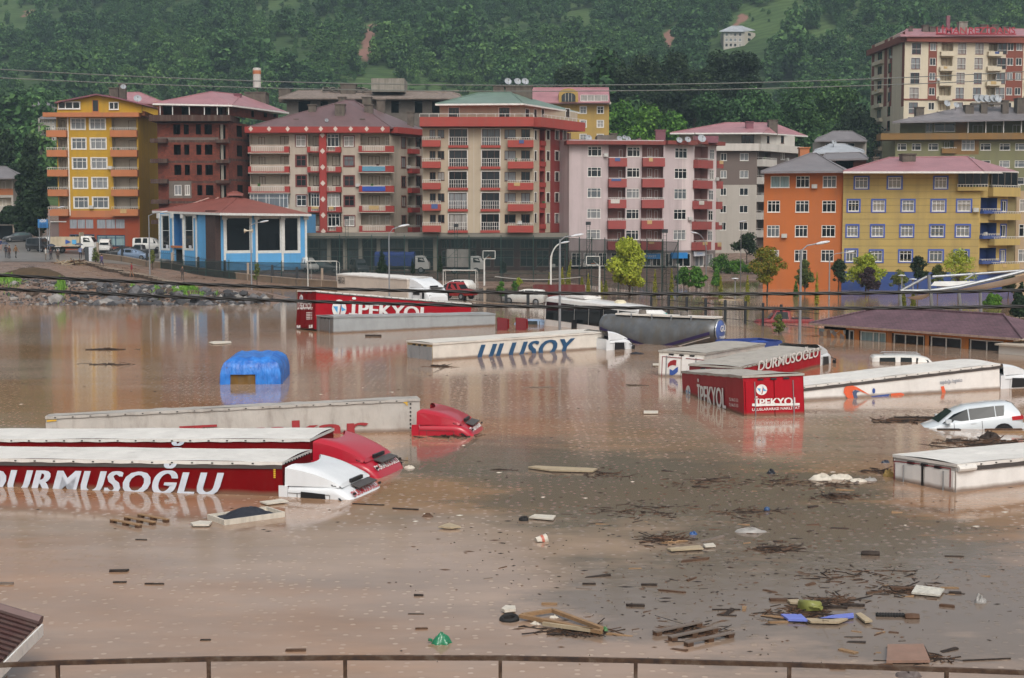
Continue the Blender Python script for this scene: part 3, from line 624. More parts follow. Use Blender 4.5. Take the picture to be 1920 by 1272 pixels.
# ---- cream and red block with green roof
CRM2=paint('cream_panel','#aea08b',.8,.05,.5,.08); SAL=paint('coral_red_plaster','#ab4a41',.8,.06,.5,.07); DRD2=paint('deep_red_plaster','#8b3835',.8,.08,.5,.1)
B=Bld('apartment_block','cream apartment block with coral red bands and green hipped roof','apartment block',890,201,1.1)
f=B.face((793,201),(999,201),437,240,CRM2)
for i in range(5):
    y=242+i*39.8
    for x0,x1 in ((843,877),(904,937)):
        f.win((x0-.4*i,y,x1-.4*i,y+30),(.3,.7),(),fm=BROWNF,k=.55,sur=(WHITE,.1)); f.slabbox(f.u(x0-.4*i)-.12,f.u(x1-.4*i)+.12,Zat(y+35.5,201),Zat(y+31,201),-.35,-.002,SAL,'sill_box')
        u0,u1=f.u(x0-.4*i),f.u(x1-.4*i); r_=MB()
        for q in range(9): r_.box((u0+(u1-u0)*q/8-.025,0,0),(u0+(u1-u0)*q/8+.025,.03,1.05))
        r_.box((u0,-.01,1.06),(u1,.04,1.11)); r_.box((u0,-.01,.5),(u1,-.004,.54)); rl=r_.mesh('guard_rail',RAILW); link('guard_rail',rl,B.root,f.M(0,-.3,Zat(y+31,201)))
    f.win((806,y+2,817,y+17),(.5,),(),fm=BROWNF,k=.3); f.win((821,y+1,834,y+17),(.5,),(),fm=BROWNF,k=.4)
    f.balc((793,y+22,827,y+34),1.2,SAL,.45)
    f.win((946,y+1,967.5,y+18),(.35,),(),fm=BROWNF,k=.6); f.win((977,y+1,994,y+19),(.5,),(),fm=BROWNF,k=.5)
    f.balc((952,y+22,1000,y+35),1.2,SAL,.35)
f.slabbox(f.u(888),f.u(889.2),Zat(437,201),Zat(240,201),-.05,-.002,BEI,'rain_pipe')
f.done()
s4=B.face((999,201),(1070,211),None,242,CRM2,z0=Zat(437,201))
s4.zone((1011,236,1022,440),DRED); s4.zone((1031.5,236,1066,440),DRD2)
for i in range(5):
    y=244.5+i*39
    for x0,x1 in ((1002,1006),(1024.5,1030),(1040.5,1047.5),(1055,1061.5)): s4.win((x0,y,x1,y+17),(.5,) if x1-x0>5 else (),(),fm=BROWNF,sur=(WHITE,.1),k=.4)
    s4.alc((1012,y-1,1021,y+28),.8,DRD2); s4.balc((1011.5,y+20,1021.5,y+29),.2,DRED,.0)
s4.done()
f.slabbox(f.u(789),f.u(1000),Zat(238.5,201),Zat(221,201),-1.5,2,SAL,'parapet'); s4.slabbox(-.4,s4.L+1.5,Zat(238.5,201),Zat(221,201),-1.5,2,SAL,'parapet')
rr=MB()
zt=Zat(221,201)
for a,b_,fc in ((f.u(789),f.u(1000),f),(0.2,s4.L+1.4,s4)):
    fc.slabbox(a,b_,zt+.38,zt+.44,-1.45,-1.4,RAILW,'terrace_rail')
    n_=int((b_-a)/1.2)
    for i in range(n_+1): fc.slabbox(a+(b_-a)*i/n_-.03,a+(b_-a)*i/n_+.03,zt,zt+.379,-1.45,-1.4,RAILW,'rail_post')
t=B.face((825,203),(976,203),None,194,CRM2,z0=zt)
for x0,x1 in ((842,862),(936,956)): t.win((x0,202,x1,219),(.33,.66),(),fm=BROWNF,k=.2,sur=(WHITE,.1))
t.done(); t2=B.face((976,203),(1082,219),None,196,CRM2,z0=zt)
for x0,x1 in ((985,992),(1001,1006),(1015,1020),(1060,1067)): t2.win((x0,205,x1,219),(.5,),(),fm=BROWNF,k=.2,sur=(WHITE,.08))
t2.done()
hip(B,[V3(816,195,201.5),V3(982,194,201.5),V3(1088,211,221),V3(940,206,226)],[V3(898,175,209),V3(958,174,211)],GREENR,WHITE)
chimney(B,925,163,945,173,212,CONCD); chimney(B,948,165,998,184,214,CONCD)
for x,y in ((952,154),(970,154),(984,154)): dish(B,x,y,213,.65)
back_body(B,[XY(793,201),XY(999,201)],13,1,Zat(222,201),CRM2)
# ---- long shop plinth under the two blocks
PLG=paint('grey_green_fascia','#77736a',.8,.1,.6,.2); SHOPD=paint('dark_shop_wall','#2a2726',.8,.15,.6,.1)  # shop wall: one even, very dark base colour
B=Bld('shop_terrace','long low shop front with grey canopy under the cream blocks','shop row',820,204,1.0)
f=B.face((560,204),(1066,202.5),None,446,SHOPD,z0=.4)
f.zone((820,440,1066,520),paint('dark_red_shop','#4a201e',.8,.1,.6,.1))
for x0,x1,pm in ((572,597,PD[1]),(600,614,PC[2]),(620,645,PD[1]),(650,674,PC[2]),(680,708,PD[1]),(712,760,PC[2]),(764,812,PD[1]),(828,842,PD[0]),(845,868,PD[1]),(872,893,PD[0]),(902,920,PD[1]),(926,964,PD[1]),(975,1000,PD[0]),(1006,1030,PD[0]),(1036,1060,PD[0])):
    f.win((x0,450,x1,466),(.33,.66),(),fm=CONCD,pane=pm); 
    f.win((x0,470,x1,500),(.5,),(.7,),fm=CONCD,pane=pm)
for x in (617,647,676,710,762,816): f.slabbox(f.u(x)-.25,f.u(x)+.25,.4,Zat(447,204),-.5,-.004,BEI,'column')
f.done(); f.slabbox(0,f.L,Zat(447,204),Zat(437,204),-2.2,.5,PLG,'canopy')
# ---- pink block
PNK=paint('dusty_pink_plaster','#b8aaaa',.85,.05,.5,.12); PNKLIT=paint('lit_pink_plaster','#cdbfbd',.85,.04,.5,.1); RSE=paint('rose_red_plaster','#a5504c',.8,.06,.5,.1); RSB=paint('faded_rose_recess','#a9827d',.85,.06,.5,.1); CORN=paint('brown_red_cornice','#8c463f',.8,.08,.6,.15)  # pinkish white copy: light on right-facing walls, put into the pink
B=Bld('apartment_block','dusty pink apartment block with rose red balconies and roof dishes','apartment block',1160,205,1.3)
f=B.face((1067,205),(1244,206.5),500,262,PNK)
zs0=Zat(468,205)
for i in range(5):
    y=275+i*38.9
    f.win((1101.8-i*.4,y,1126.8-i*.4,y+18),(.28,.72),(.7,),k=.6); f.win((1175-i*.4,y+1,1199-i*.4,y+19),(.45,.75),(.7,),k=.5)
    f.alc((1140.5-i*.4,y-5,1173-i*.4,y+20),1.2,RSB); f.win((1163-i*.5,y+5,1169.5-i*.5,y+20),(),(),off=1.17,hole=False,k=.3)
    f.balc((1140-i*.5,y+22,1173-i*.5,y+38),.9,RSE,.12 if i<2 else .3)
    f.alc((1203-i*.4,y-5,1243-i*.4,y+20),1.2,RSB); f.win((1216,y+2,1225,y+18),(.5,),(),off=1.17,hole=False,k=.4); f.win((1230,y+4,1237,y+20),(),(),off=1.17,hole=False,k=.2)
    f.balc((1202.5-i*.5,y+22,1243.5-i*.5,y+38),.9,RSE,.12 if i<2 else .3)
f.zone((1067,470,1244,500),paint('grey_shopfront','#7d7472',.8,.1,.6,.2))
for x0,x1 in ((1072,1090),(1095,1118),(1122,1138),(1146,1168),(1172,1196),(1204,1222),(1224,1240)): f.win((x0,474,x1,499),(.5,),(.75,),k=.3)
f.done()
s5=B.face((1244,206.5),(1300,209),None,265,PNK,z0=Zat(500,206)); s5.zone((1278,240,1301,470),PNKLIT); s5.zone((1244,470,1301,500),MATS['grey_shopfront'])
s6=B.face((1300,209),(1342,214),None,269,PNKLIT,z0=Zat(500,206)); s6.zone((1300,470,1345,505),MATS['grey_shopfront'])
for i in range(5):
    y=278+i*38.3
    s5.win((1264.5-i*.4,y,1288-i*.4,y+19),(.33,.66),(.7,),k=.7); s6.win((1330-i*.5,y+3,1338.5-i*.5,y+21),(.5,),(.7,),k=.7)
    s6.alc((1301,y-3,1326,y+24),1.1,RSB); s6.win((1304,y+4,1311,y+24),(),(),off=1.07,hole=False,k=.3); s6.balc((1299-i*.5,y+23,1327-i*.5,y+38),.8,RSE,.25)
    s6.balc((1343-i*.5,y+24,1352-i*.5,y+38),.3,RSE,0)
for fc,xs in ((s5,((1248,1262),(1268,1296))),(s6,((1304,1320),(1324,1338)))):
    for x0,x1 in xs: fc.win((x0,476,x1,500),(.5,),(),k=.3)
s5.done(); s6.done()
for fc in (f,s5,s6): fc.slabbox(-.5 if fc is f else 0,fc.L+(.8 if fc is s6 else -.01),Zat(272,fc.Ym),Zat(265,fc.Ym),-1.0,3,CORN,'cornice')
SIGNB=plain('blue_sign','#2f7fc0',.4); SIGNW=plain('white_sign','#c9ccd2',.4)
for x0,y0,x1,y1,mt in ((1200,476,1238,486,SIGNB),(1258,474,1288,485,SIGNB)): 
    fc=f if x0<1240 else s5; o=fc.slabbox(fc.u(x0),fc.u(x1),Zat(y1,fc.Ym),Zat(y0,fc.Ym),-.25,-.01,mt,'shop_sign'); 
s6.slabbox(s6.u(1298),s6.u(1317),Zat(480,211),Zat(471,211),-.5,-.3,SIGNW,'shop_sign'); lettering(B.root,'ECZANE',.25,SIGNB,s6.M(s6.u(1307),-.52,Zat(477,211))@Matrix.Rotation(PI/2,4,'X'))
lettering(B.root,'MARKET',.3,WHITE,f.M(f.u(1219),-.27,Zat(483,206))@Matrix.Rotation(PI/2,4,'X'))
chimney(B,1229,246,1247,266,211,MAROON); chimney(B,1145,252,1157,266,212,CONCD)
for x,y,r_ in ((1103,260,.6),(1161,261,.5),(1177,262,.5),(1273,264,.55),(1289,263,.55),(1315,261,.75),(1170,259,.4)): dish(B,x,y,206.5,r_)
B.put(MB().prism([tuple(V3(1183,266,209)),tuple(V3(1202,258,209)),tuple(V3(1202,266,209))],(0,5,0)),'roof_shed',PURPR); B.put(MB().box(tuple(V3(1120,266,208)),tuple(V3(1146,258,214))),'roof_shed',CONCD); B.put(MB().box(tuple(V3(1300,268,210)),tuple(V3(1340,258,214))),'roof_shed',MAROON)
B.put(MB().tube([V3(1303,264,209),V3(1303,248,209)],.05,5),'aerial_mast',CONCD)
back_body(B,[XY(1067,205),XY(1342,214)],12,1,Zat(264,209),PNK)
# ---- brown and grey block with pink roof
BRN=paint('brown_plaster','#6b5f59',.85,.06,.5,.08); GRB=paint('grey_beige_plaster','#aaa49b',.85,.05,.5,.08); OFW=paint('off_white_plaster','#bfbab2',.85,.04,.5,.1)
B=Bld('apartment_block','brown and grey apartment block with pink roof behind the pink block','apartment block',1390,243,2.2)
f=B.face((1262,243),(1418,243),480,270,GRB); f.zone((1262,283,1418,347),BRN)
for i in range(5):
    y=287+i*32.6; f.win((1386,y,1402,y+14.5),(.5,),(),k=.4); f.win((1350,y,1362,y+14.5),(.5,),(),k=.4)
f.done(); s=B.face((1418,243),(1492,254),None,270,BRN,z0=2)
for i in range(5):
    y=300+i*33
    s.balc((1418,y,1445,y+13),1.0,OFW,.3); s.alc((1420,y-17,1443,y),1.0,BRN); s.win((1424,y-15,1431,y),(),(),off=.97,hole=False,k=.4); s.win((1462,y-14,1470,y),(.5,),(),k=.4)
s.done()
f.slabbox(f.u(1258),f.u(1419),Zat(283.5,243),Zat(270,243),-1.1,2,OFW,'terrace_parapet'); s.slabbox(-.6,s.L+.5,Zat(283.5,243),Zat(270,243),-1.1,2,OFW,'terrace_parapet')
t=B.face((1272,244),(1425,244),270,248,GRB)
for x0,x1 in ((1388,1412),(1300,1320)): t.win((x0,254,x1,270),(.33,.66),(),fm=BROWNF,k=.1)
t.done(); t2=B.face((1425,244),(1488,252),None,250,OFW,z0=Zat(270,243))
for x0,x1 in ((1436,1441),(1462,1468)): t2.win((x0,255,x1,269),(),(),fm=BROWNF,k=.2)
t2.done()
hip(B,[V3(1256,249.5,241.5),V3(1432,249,241.5),V3(1515,255,258),V3(1330,252,262)],[V3(1362,230.5,250),V3(1452,231,251)],PINKR,WHITE)
chimney(B,1440,227,1457,240,247,CONCD); chimney(B,1398,230,1412,243,246,MAROON); back_body(B,[XY(1262,243),XY(1418,243)],12,2,Zat(270,243),GRB)
# ---- orange block
ORG=paint('orange_plaster','#c46f38',.85,.05,.4,.07)
B=Bld('apartment_block','bright orange plain apartment block with grey hipped roof','apartment block',1506,170,-.4)
f=B.face((1432,170),(1579.5,168),None,323,ORG,z0=-1.5)
for i in range(4):
    y=330+i*46.2; cols=((1439,1463),(1491.5,1516.5),(1541.5,1567))
    for j,(x0,x1) in enumerate(cols):
        if i==0 and j==0: f.win((1444,y-.5,1479,y+22),(.5,),(),pane=TEALG)
        else: f.win((x0-.3*i,y,x1-.6*i,y+22),(.35,.65),(.72,),k=.4)
f.done(); hip(B,[V3(1426,322,168.5),V3(1585,320.5,166.5),V3(1592,319,181),V3(1440,321,183)],[V3(1520,288,175),V3(1530,288,175)],GREYR)
chimney(B,1498,279,1516,297,176,ORB); back_body(B,[XY(1432,170),XY(1579.5,168)],13,-1.5,Zat(322,169),ORG)
# ---- mustard block with blue trim
MUS=paint('mustard_panel','#bda463',.8,.06,.5,.12); BLU=paint('royal_blue_plaster','#3a5290',.8,.07,.5,.1); OLV=paint('olive_plaster','#8d8058',.85,.07,.5,.1)
B=Bld('apartment_block','mustard apartment block with blue window trim, blue plinth and pink roof','apartment block',1700,168,-.4)
f=B.face((1580,167.6),(1836,165),None,322,MUS,z0=-1.5); f.zone((1580,510,1837,620),BLU)
for j in range(14):
    f.slabbox(.02,f.L,Zat(322,166)-.75*(j+1),Zat(322,166)-.75*(j+1)+.035,-.012,-.002,OLV,'panel_joint')
for i in range(4):
    if i==0:
        for x0,x1 in ((1602,1626),(1664,1688),(1751,1774)): f.win((x0,332,x1,353),(.35,.65),(.72,),k=.6,sur=(BLUEF,.17))
    else:
        y=328+i*47.2
        for j,(x0,x1) in enumerate(((1591,1611),(1637,1659),(1692,1714),(1748,1772),(1796,1820))): f.win((x0-1.3*i,y,x1-1.3*i,y+21),(.35,.65),(.72,),k=.75,sur=(BLUEF,.17))
f.win((1794,324,1850,352),(.25,.5,.75),(),off=-.35,hole=False,fm=CONCD,k=.1); f.balc((1793,351,1850,358),.5,MUS,.3)
f.done()
s=B.face((1836,165),(1904,169),None,322,MUS,z0=-1.5); s.zone((1836,510,1905,620),BLU); s.zone((1889,340,1905,512),OLV)
s.win((1851,324,1900,352),(.25,.5,.75),(),off=-.5,hole=False,fm=CONCD,k=.1)
s.balc((1851,352,1902,369),.7,MUS,.25)
for i in range(3):
    y=371+i*47; s.alc((1838,y,1869,y+29),1.3,BLU); s.win((1843,y+3,1853,y+29),(.5,),(.7,),off=1.27,hole=False,k=.7); s.win((1877,y+5,1886,y+26),(.5,),(),sur=(BLUEF,.15),k=.6); s.balc((1853,y+30,1901,y+42),.9,MUS,.25); s.balc((1837,y+24,1869,y+30),.5,BLU,.2)
s.done()
hip(B,[V3(1581,321.5,165.5),V3(1845,321.5,163),V3(1910,322,170),V3(1600,320,182)],[V3(1668,296,174),V3(1815,294.5,172)],PINKR,WHITE)
chimney(B,1689,291,1714,308,171,CONCD); chimney(B,1637,297,1647,306,173,CONCD); back_body(B,[XY(1580,167.6),XY(1836,165)],13,-1.5,Zat(322,166),MUS)
B=Bld('apartment_block','pale peach apartment block cut by the frame beside the mustard block','apartment block',1950,170,-.4)
PEA=paint('peach_plaster','#c0a888',.85,.05,.5,.1); f=B.face((1905,170),(1990,170),None,358,PEA,z0=-1.5)
for i in range(3): f.win((1911,374+i*47,1930,397+i*47),(.5,),(.7,),k=.6); f.win((1945,374+i*47,1970,397+i*47),(.5,),(.7,),k=.6)
f.done(); back_body(B,[XY(1905,170),XY(1990,170)],10,-1.5,Zat(358,170),PEA)
# ---- olive block with ochre balconies
OCH=paint('ochre_plaster','#8d6c3e',.85,.08,.5,.15); OLG=paint('grey_green_plaster','#83825f',.85,.06,.5,.12)
B=Bld('apartment_block','olive green apartment block with ochre balconies and grey sheet roof','apartment block',1800,250,3)
f=B.face((1676,250),(2010,248),None,264,OLG,z0=3)
f.zone((1783,255,1832,290),OCH)
for i in range(3):
    y=269+i*32
    for x0,x1 in ((1680,1697.5),(1707,1724.5),(1738,1756.5),(1800,1824),(1835,1855),(1871,1891),(1900,1919),(1935,1955),(1970,1990)): f.win((x0,y-(6 if x0==1800 else 0),x1,y+13),(.33,) if x0!=1800 else (.33,.66),(.65,),k=.5)
    f.alc((1765,y-4,1785,y+10),1,OLG); f.win((1770,y-3,1780,y+9),(.5,),(),off=.97,hole=False,k=.2); f.balc((1762,y+10,1789,y+19),.5,OCH,.2)
f.done()
f.slabbox(f.u(1646),f.L+.5,Zat(263,250),Zat(251,250),-1.3,3,OCH,'terrace_parapet')
t=B.face((1684,251),(2010,249),251,226,OLG); t.zone((1788,220,1808,252),OCH)
t.win((1748,231,1787,247),(.5,),(),k=.1); t.win((1732,232,1744,248),(.5,),(),k=.1)
t.alc((1810,224,1990,249),2,OLG)
for x0,x1 in ((1825,1845),(1862,1880),(1900,1915),(1940,1960)): t.win((x0,233,x1,249),(.5,),(),off=1.97,hole=False,k=.2)
t.done()
for x in (1808,1841,1874,1907): f.slabbox(f.u(x)-.06,f.u(x)+.06,Zat(251,250),Zat(226,250),-1.2,-1.1,WHITE,'post')
hip(B,[V3(1673,229,247.5),V3(2020,222,246),V3(2010,216,262),V3(1700,224,264)],[V3(1812,200,254),V3(1990,205,254)],GREYR)
for x0,y0,x1,y1 in ((1716,203,1731,214),(1808,199,1824,210),(1838,194,1850,206),(1878,190,1890,204),(1904,186,1925,208)): chimney(B,x0,y0,x1,y1,252,CONCD)
dish(B,1775,195,250,.75); dish(B,1792,198,250,.65)
for x in (1832,1842,1851,1862,1870): dish(B,x,186,252,.9)
B.put(MB().box(tuple(V3(1822,196,251.5)),tuple(V3(1884,193.5,252.5))),'dish_platform',CONCD)
back_body(B,[XY(1676,250),XY(2010,248)],12,3,Zat(251,250),OLG)
# ---- tower block
TCR=paint('tower_cream','#c8bda6',.8,.05,.4,.06); TBR=paint('tower_brown','#8a4b3b',.8,.06,.4,.06)
B=Bld('tower_block','tall cream and brown residential tower with red roof sign','apartment tower',1780,290,4)
f=B.face((1690,288),(2030,292),None,76,TCR,z0=4)
cols=[]
for k in range(2):
    off=k*160
    for x0,x1,t_ in ((1703,1720,'f'),(1734,1750,'b'),(1755,1780,'a'),(1789,1804,'f'),(1821,1836,'f'),(1843,1869,'a'),(1878,1894,'b')): cols.append((x0+off,x1+off,t_))
for x0,x1,t_ in cols:
    if t_=='b': f.zone((x0,70,x1,188),TBR)
for i in range(8):
    y=81+i*27.8
    for x0,x1,t_ in cols:
        if x1>2025: continue
        d=-.9*i
        if t_=='f':
            f.win((x0+d,y,x1+d,y+21),(.5,),(),fm=PD[1] if False else REDF,k=.6,sur=(WHITE,.06)); u0,u1=f.u(x0+d),f.u(x1+d); z_=Zat(y+21,290); f.slabbox(u0,u1,z_+.75,z_+.82,-.12,-.06,RAILW,'guard_rail')
        elif t_=='b': f.win((x0+3+d*.3,y,x1-2+d*.3,y+14),(.5,),(),k=.7)
        else:
            f.alc((x0+3+d,y-1,x1+d,y+15),1.4,TCR); f.win((x0+6+d,y,x1-6+d,y+15),(.5,),(),fm=REDF,off=1.37,hole=False,k=.6); f.balc((x0+d,y+17,x1+d,y+25),.8,TCR,0)
f.slabbox(0,f.L,Zat(189.5,290),Zat(187,290),-.15,-.004,TBR,'string_course')
f.done()
s=B.face((1628,312),(1690,288),None,86,TCR,z0=4)
for x0,x1 in ((1629,1634),(1652,1658),(1662,1667)): s.zone((x0,60,x1,200),TBR)
s.zone((1685,50,1690,200),TBR)
for i in range(9):
    y=98+i*27
    s.win((1640,y,1648,y+16),(.5,),(),fm=REDF,k=.2); s.win((1659.5,y-6,1665,y+12),(),(),fm=REDF,k=.4); s.balc((1636,y+17,1651,y+24),.7,TCR,0)
s.done()
for fc in (f,s): 
    fc.slabbox(-.6 if fc is s else 0,fc.L,Zat(79,288),Zat(68,288),-.9,3,TBR,'fascia')
hip(B,[V3(1688,67,286.5),V3(2040,66,291),V3(2040,70,309),V3(1650,80,318)],[V3(1700,55,296),V3(1980,55,300)],PINKR)
for x0,y0,x1,y1 in ((1704,51,1711,62),(1729,49,1740,58),(1742,52,1752,62),(1755,51,1762,58),(1796,43,1812,60),(1838,48,1848,56),(1858,48,1870,56),(1877,52,1888,60)): chimney(B,x0,y0,x1,y1,293,CONCD if x0!=1796 else CONC)
chimney(B,1774,30,1781,56,294,MAROON,cap=False)
SGR=plain('sign_red','#9c1f30',.5)
sgn=B.put(MB().box(tuple(V3(1755,65.5,287.4)),tuple(V3(1813,63.5,287.6))),'roof_sign',SGR); B.put(MB().box(tuple(V3(1815,65.5,287.4)),tuple(V3(1905,63.5,287.6))),'roof_sign',SGR)
for tx,xc,wd in (('LİMAN',1784,56),('REZİDANS',1860,86)):
    c=V3(xc,64,287.3); lettering(B.root,tx,1.25,SGR,Matrix.Translation(c-B.o)@Matrix.Rotation(PI/2,4,'X'),width=wd/F*288,bold=.02)
back_body(B,[XY(1712,291),XY(2030,293)],17,4,Zat(76,289),TCR)
# ---- grey ruin behind
B=Bld('ruined_building','long derelict grey building with collapsed slate roof behind the cream blocks','ruin',690,262,5)
f=B.face((540,262),(870,262),None,186,CONCD,z0=5)
for x0,x1 in ((562,584),(603,617),(735,749),(779,793),(811,826),(850,862)): f.opening((x0,190,x1,212),2.5)
f.done(); hip(B,[V3(522,184,260),V3(868,184,260),V3(862,176,276),V3(545,176,276)],[V3(560,170,268),V3(850,172,268)],paint('broken_slate','#7d7068',.9,.35,1.5,.2,bump=.8))
rng=random.Random(5); TIM=plain('grey_timber','#8c7d70',.9)
rt=[(rng.uniform(600,860),rng.uniform(170,184)) for _ in range(70)]
for i,(x,y) in enumerate(rt):
    c=V3(x,y,262+ (184-y)*.4); d=Vector((rng.uniform(-1.6,1.6),rng.uniform(-.3,.3),rng.uniform(-.35,.35))); B.put(MB().tube([c-d*.5,c+d*.5],.09,4),'roof_timber',TIM)
B.put(MB().box(tuple(V3(696,172,262)),tuple(V3(764,155,270))),'stair_head',CONC)
for x0,x1,y in ((640,668,168),(524,545,176)): chimney(B,x0,y-8,x1,y+4,266,CONCD)
for i in range(40):
    c=V3(rng.uniform(605,690),rng.uniform(165,171),266); B.put(MB().box((c.x-.4,c.y-.3,c.z-.15),(c.x+.4,c.y+.3,c.z+.15)),'broken_slab',CONC)
back_body(B,[XY(540,262),XY(870,262)],14,5,Zat(184,262),CONCD)
# ---- ochre house with arched dormer behind
B=Bld('apartment_block','ochre apartment house with pink roof and arched dormer window','apartment block',1080,268,5)
OCY=paint('ochre_yellow_plaster','#b99a55',.85,.06,.5,.1); f=B.face((1000,268),(1141,268),None,193,OCY,z0=5)
for x0,x1 in ((1087,1099),(1119,1131),(1020,1032)):
    for y in (200,226,252): f.win((x0,y,x1,y+13),(.5,),(.6,),k=.5,sur=(WHITE,.1))
f.done(); f.slabbox(-.3,f.L+.3,Zat(196,268),Zat(192,268),-.6,1,OFW,'cornice')
hip(B,[V3(990,192,266.5),V3(1143,191,266.5),V3(1143,186,280),V3(990,186,280)],[V3(992,165,273),V3(1141,165,273)],PINKR)
c=V3(1066,180,266.8); ar=[(1048,192),(1084,192),(1084,176)]+[(1066+18*math.cos(a),176-10*math.sin(a)) for a in np.linspace(.3,PI-.3,7)]+[(1048,176)]
B.put(MB().prism([tuple(V3(x,y,266.4)) for x,y in ar],(0,4,0)),'dormer',OCY)
ar2=[(1053,191),(1079,191),(1079,181)]+[(1066+13*math.cos(a),181-7*math.sin(a)) for a in np.linspace(.3,PI-.3,7)]+[(1053,181)]
o=B.put(MB().prism([tuple(V3(x,y,266.3)) for x,y in ar2],(0,.08,0)),'arched_window',PD[1]); 
for x in (1060,1066,1072): B.put(MB().box(tuple(V3(x-.4,191,266.26)),tuple(V3(x+.4,175,266.3))),'mullion',BEI,o)
f.win((1087,179,1138,191),(.25,.5,.75),(),off=-1.2,hole=False,k=.2)
back_body(B,[XY(1000,268),XY(1141,268)],12,5,Zat(192,268),OCY)
# ---- small houses on the right
B=Bld('house','small grey house with hipped roof beside the tower','house',1577,270,5)
f=B.face((1538,270),(1622,270),None,264,GRB,z0=4); f.win((1545,268,1600,280),(.25,.5,.75),(),k=.2); f.done(); back_body(B,[XY(1538,270),XY(1622,270)],8,4,Zat(264,270),GRB)
hip(B,[V3(1527,264,268),V3(1626,264,268),V3(1622,258,280),V3(1532,258,280)],[V3(1562,246.5,274),V3(1598,246.5,274)],GREYR)
B=Bld('house','low house with pale sheet metal roof below the grey house','house',1570,235,3)
f=B.face((1530,235),(1618,235),None,286,GRB,z0=2); f.done(); back_body(B,[XY(1530,235),XY(1618,235)],8,2,Zat(286,235),GRB)
hip(B,[V3(1524,287,233.5),V3(1622,285,233.5),V3(1618,280,244),V3(1528,280,244)],[V3(1556,270.5,239),V3(1584,270.5,239)],PALER); dish(B,1563,268,237,.5)
B=Bld('shed','grey shed with brick gable between the orange and mustard blocks','shed',1588,200,2)
f=B.face((1545,200),(1622,200),None,300,BRICK,z0=1); f.opening((1565,302,1598,318)); f.done(); back_body(B,[XY(1545,200),XY(1622,200)],7,1,Zat(300,200),BRICK)
hip(B,[V3(1540,299,198.5),V3(1628,297,198.5),V3(1624,290,208),V3(1546,290,208)],[V3(1548,288,203),V3(1612,286.5,203)],GREYR)
# ---- left edge houses
B=Bld('house','two storey house with grey roof among trees at the frame edge','house',15,250,5)
f=B.face((-40,250),(26,250),None,334,GRB,z0=4); f.zone((-40,354,27,366),ORB)
for y in (338,371): f.alc((-20,y,22,y+16),1,BEI); f.win((-5,y+2,8,y+16),(.5,),(),off=.97,hole=False,k=.3)
f.done(); back_body(B,[XY(-40,250),XY(26,250)],9,4,Zat(334,250),GRB); hip(B,[V3(-50,335,248),V3(42,333,248),V3(38,325,261),V3(-40,325,261)],[V3(-20,312,254),V3(12,313,254)],GREYR)
for i,(x0,x1,y0,y1,Y,lb) in enumerate(((76,108,222,290,330,'hazy pale grey apartment block in the trees, tallest by the yellow block'),(60,96,198,240,380,'hazy pale apartment block upslope, roof domed, left of the yellow block'),(28,44,198,222,400,'tiny hazy white house on the slope near the frame edge'))):
    B=Bld('distant_house',lb,'house',(x0+x1)/2,Y,Zat(y1,Y)); f=B.face((x0,Y),(x1,Y),y1,y0,GRB)
    n_=max(2,int((x1-x0)/8))
    for r_ in range(max(1,int((y1-y0)/12))):
        for c_ in range(n_): xx=x0+(x1-x0)*(c_+.25)/n_; f.win((xx,y0+3+r_*11,xx+3.6,y0+9+r_*11),(),(),k=.4)
    f.done(); back_body(B,[XY(x0,Y),XY(x1,Y)],8,Zat(y1,Y),Zat(y0,Y),GRB); hip(B,[V3(x0-2,y0,Y-1),V3(x1+2,y0,Y-1),V3(x1+2,y0-2,Y+9),V3(x0-2,y0-2,Y+9)],[V3((x0*2+x1)/3,y0-7,Y+4),V3((x0+x1*2)/3,y0-7,Y+4)],GREYR)
# ---- house on the hillside
hp=hill_hit(1384,88); Yh=min(hp[1],640); B=Bld('hillside_house','pale concrete house standing alone high on the wooded hillside','house',1384,Yh,Zat(92,Yh))
f=B.face((1353,Yh),(1392,Yh),98,58,GRB)
for y in (62,72,82):
    for x in (1356,1364,1372,1381): f.win((x,y,x+5,y+6),(),(),k=.4)
f.done(); s=B.face((1392,Yh),(1412,Yh+8),98,58,BEI,z0=f.z0); 
for y in (62,72,82): s.win((1398,y,1404,y+6),(),(),k=.3)
s.done(); hip(B,[V3(1349,59,Yh-1),V3(1395,59,Yh-1),V3(1416,57,Yh+9),V3(1360,56,Yh+12)],[V3(1372,49,Yh+5),V3(1392,49,Yh+6)],PALER)
back_body(B,[XY(1353,Yh),XY(1392,Yh)],9,f.z0,f.z1,GRB); back_body(B,[XY(1392,Yh),XY(1412,Yh+8)],6,f.z0,f.z1,GRB)
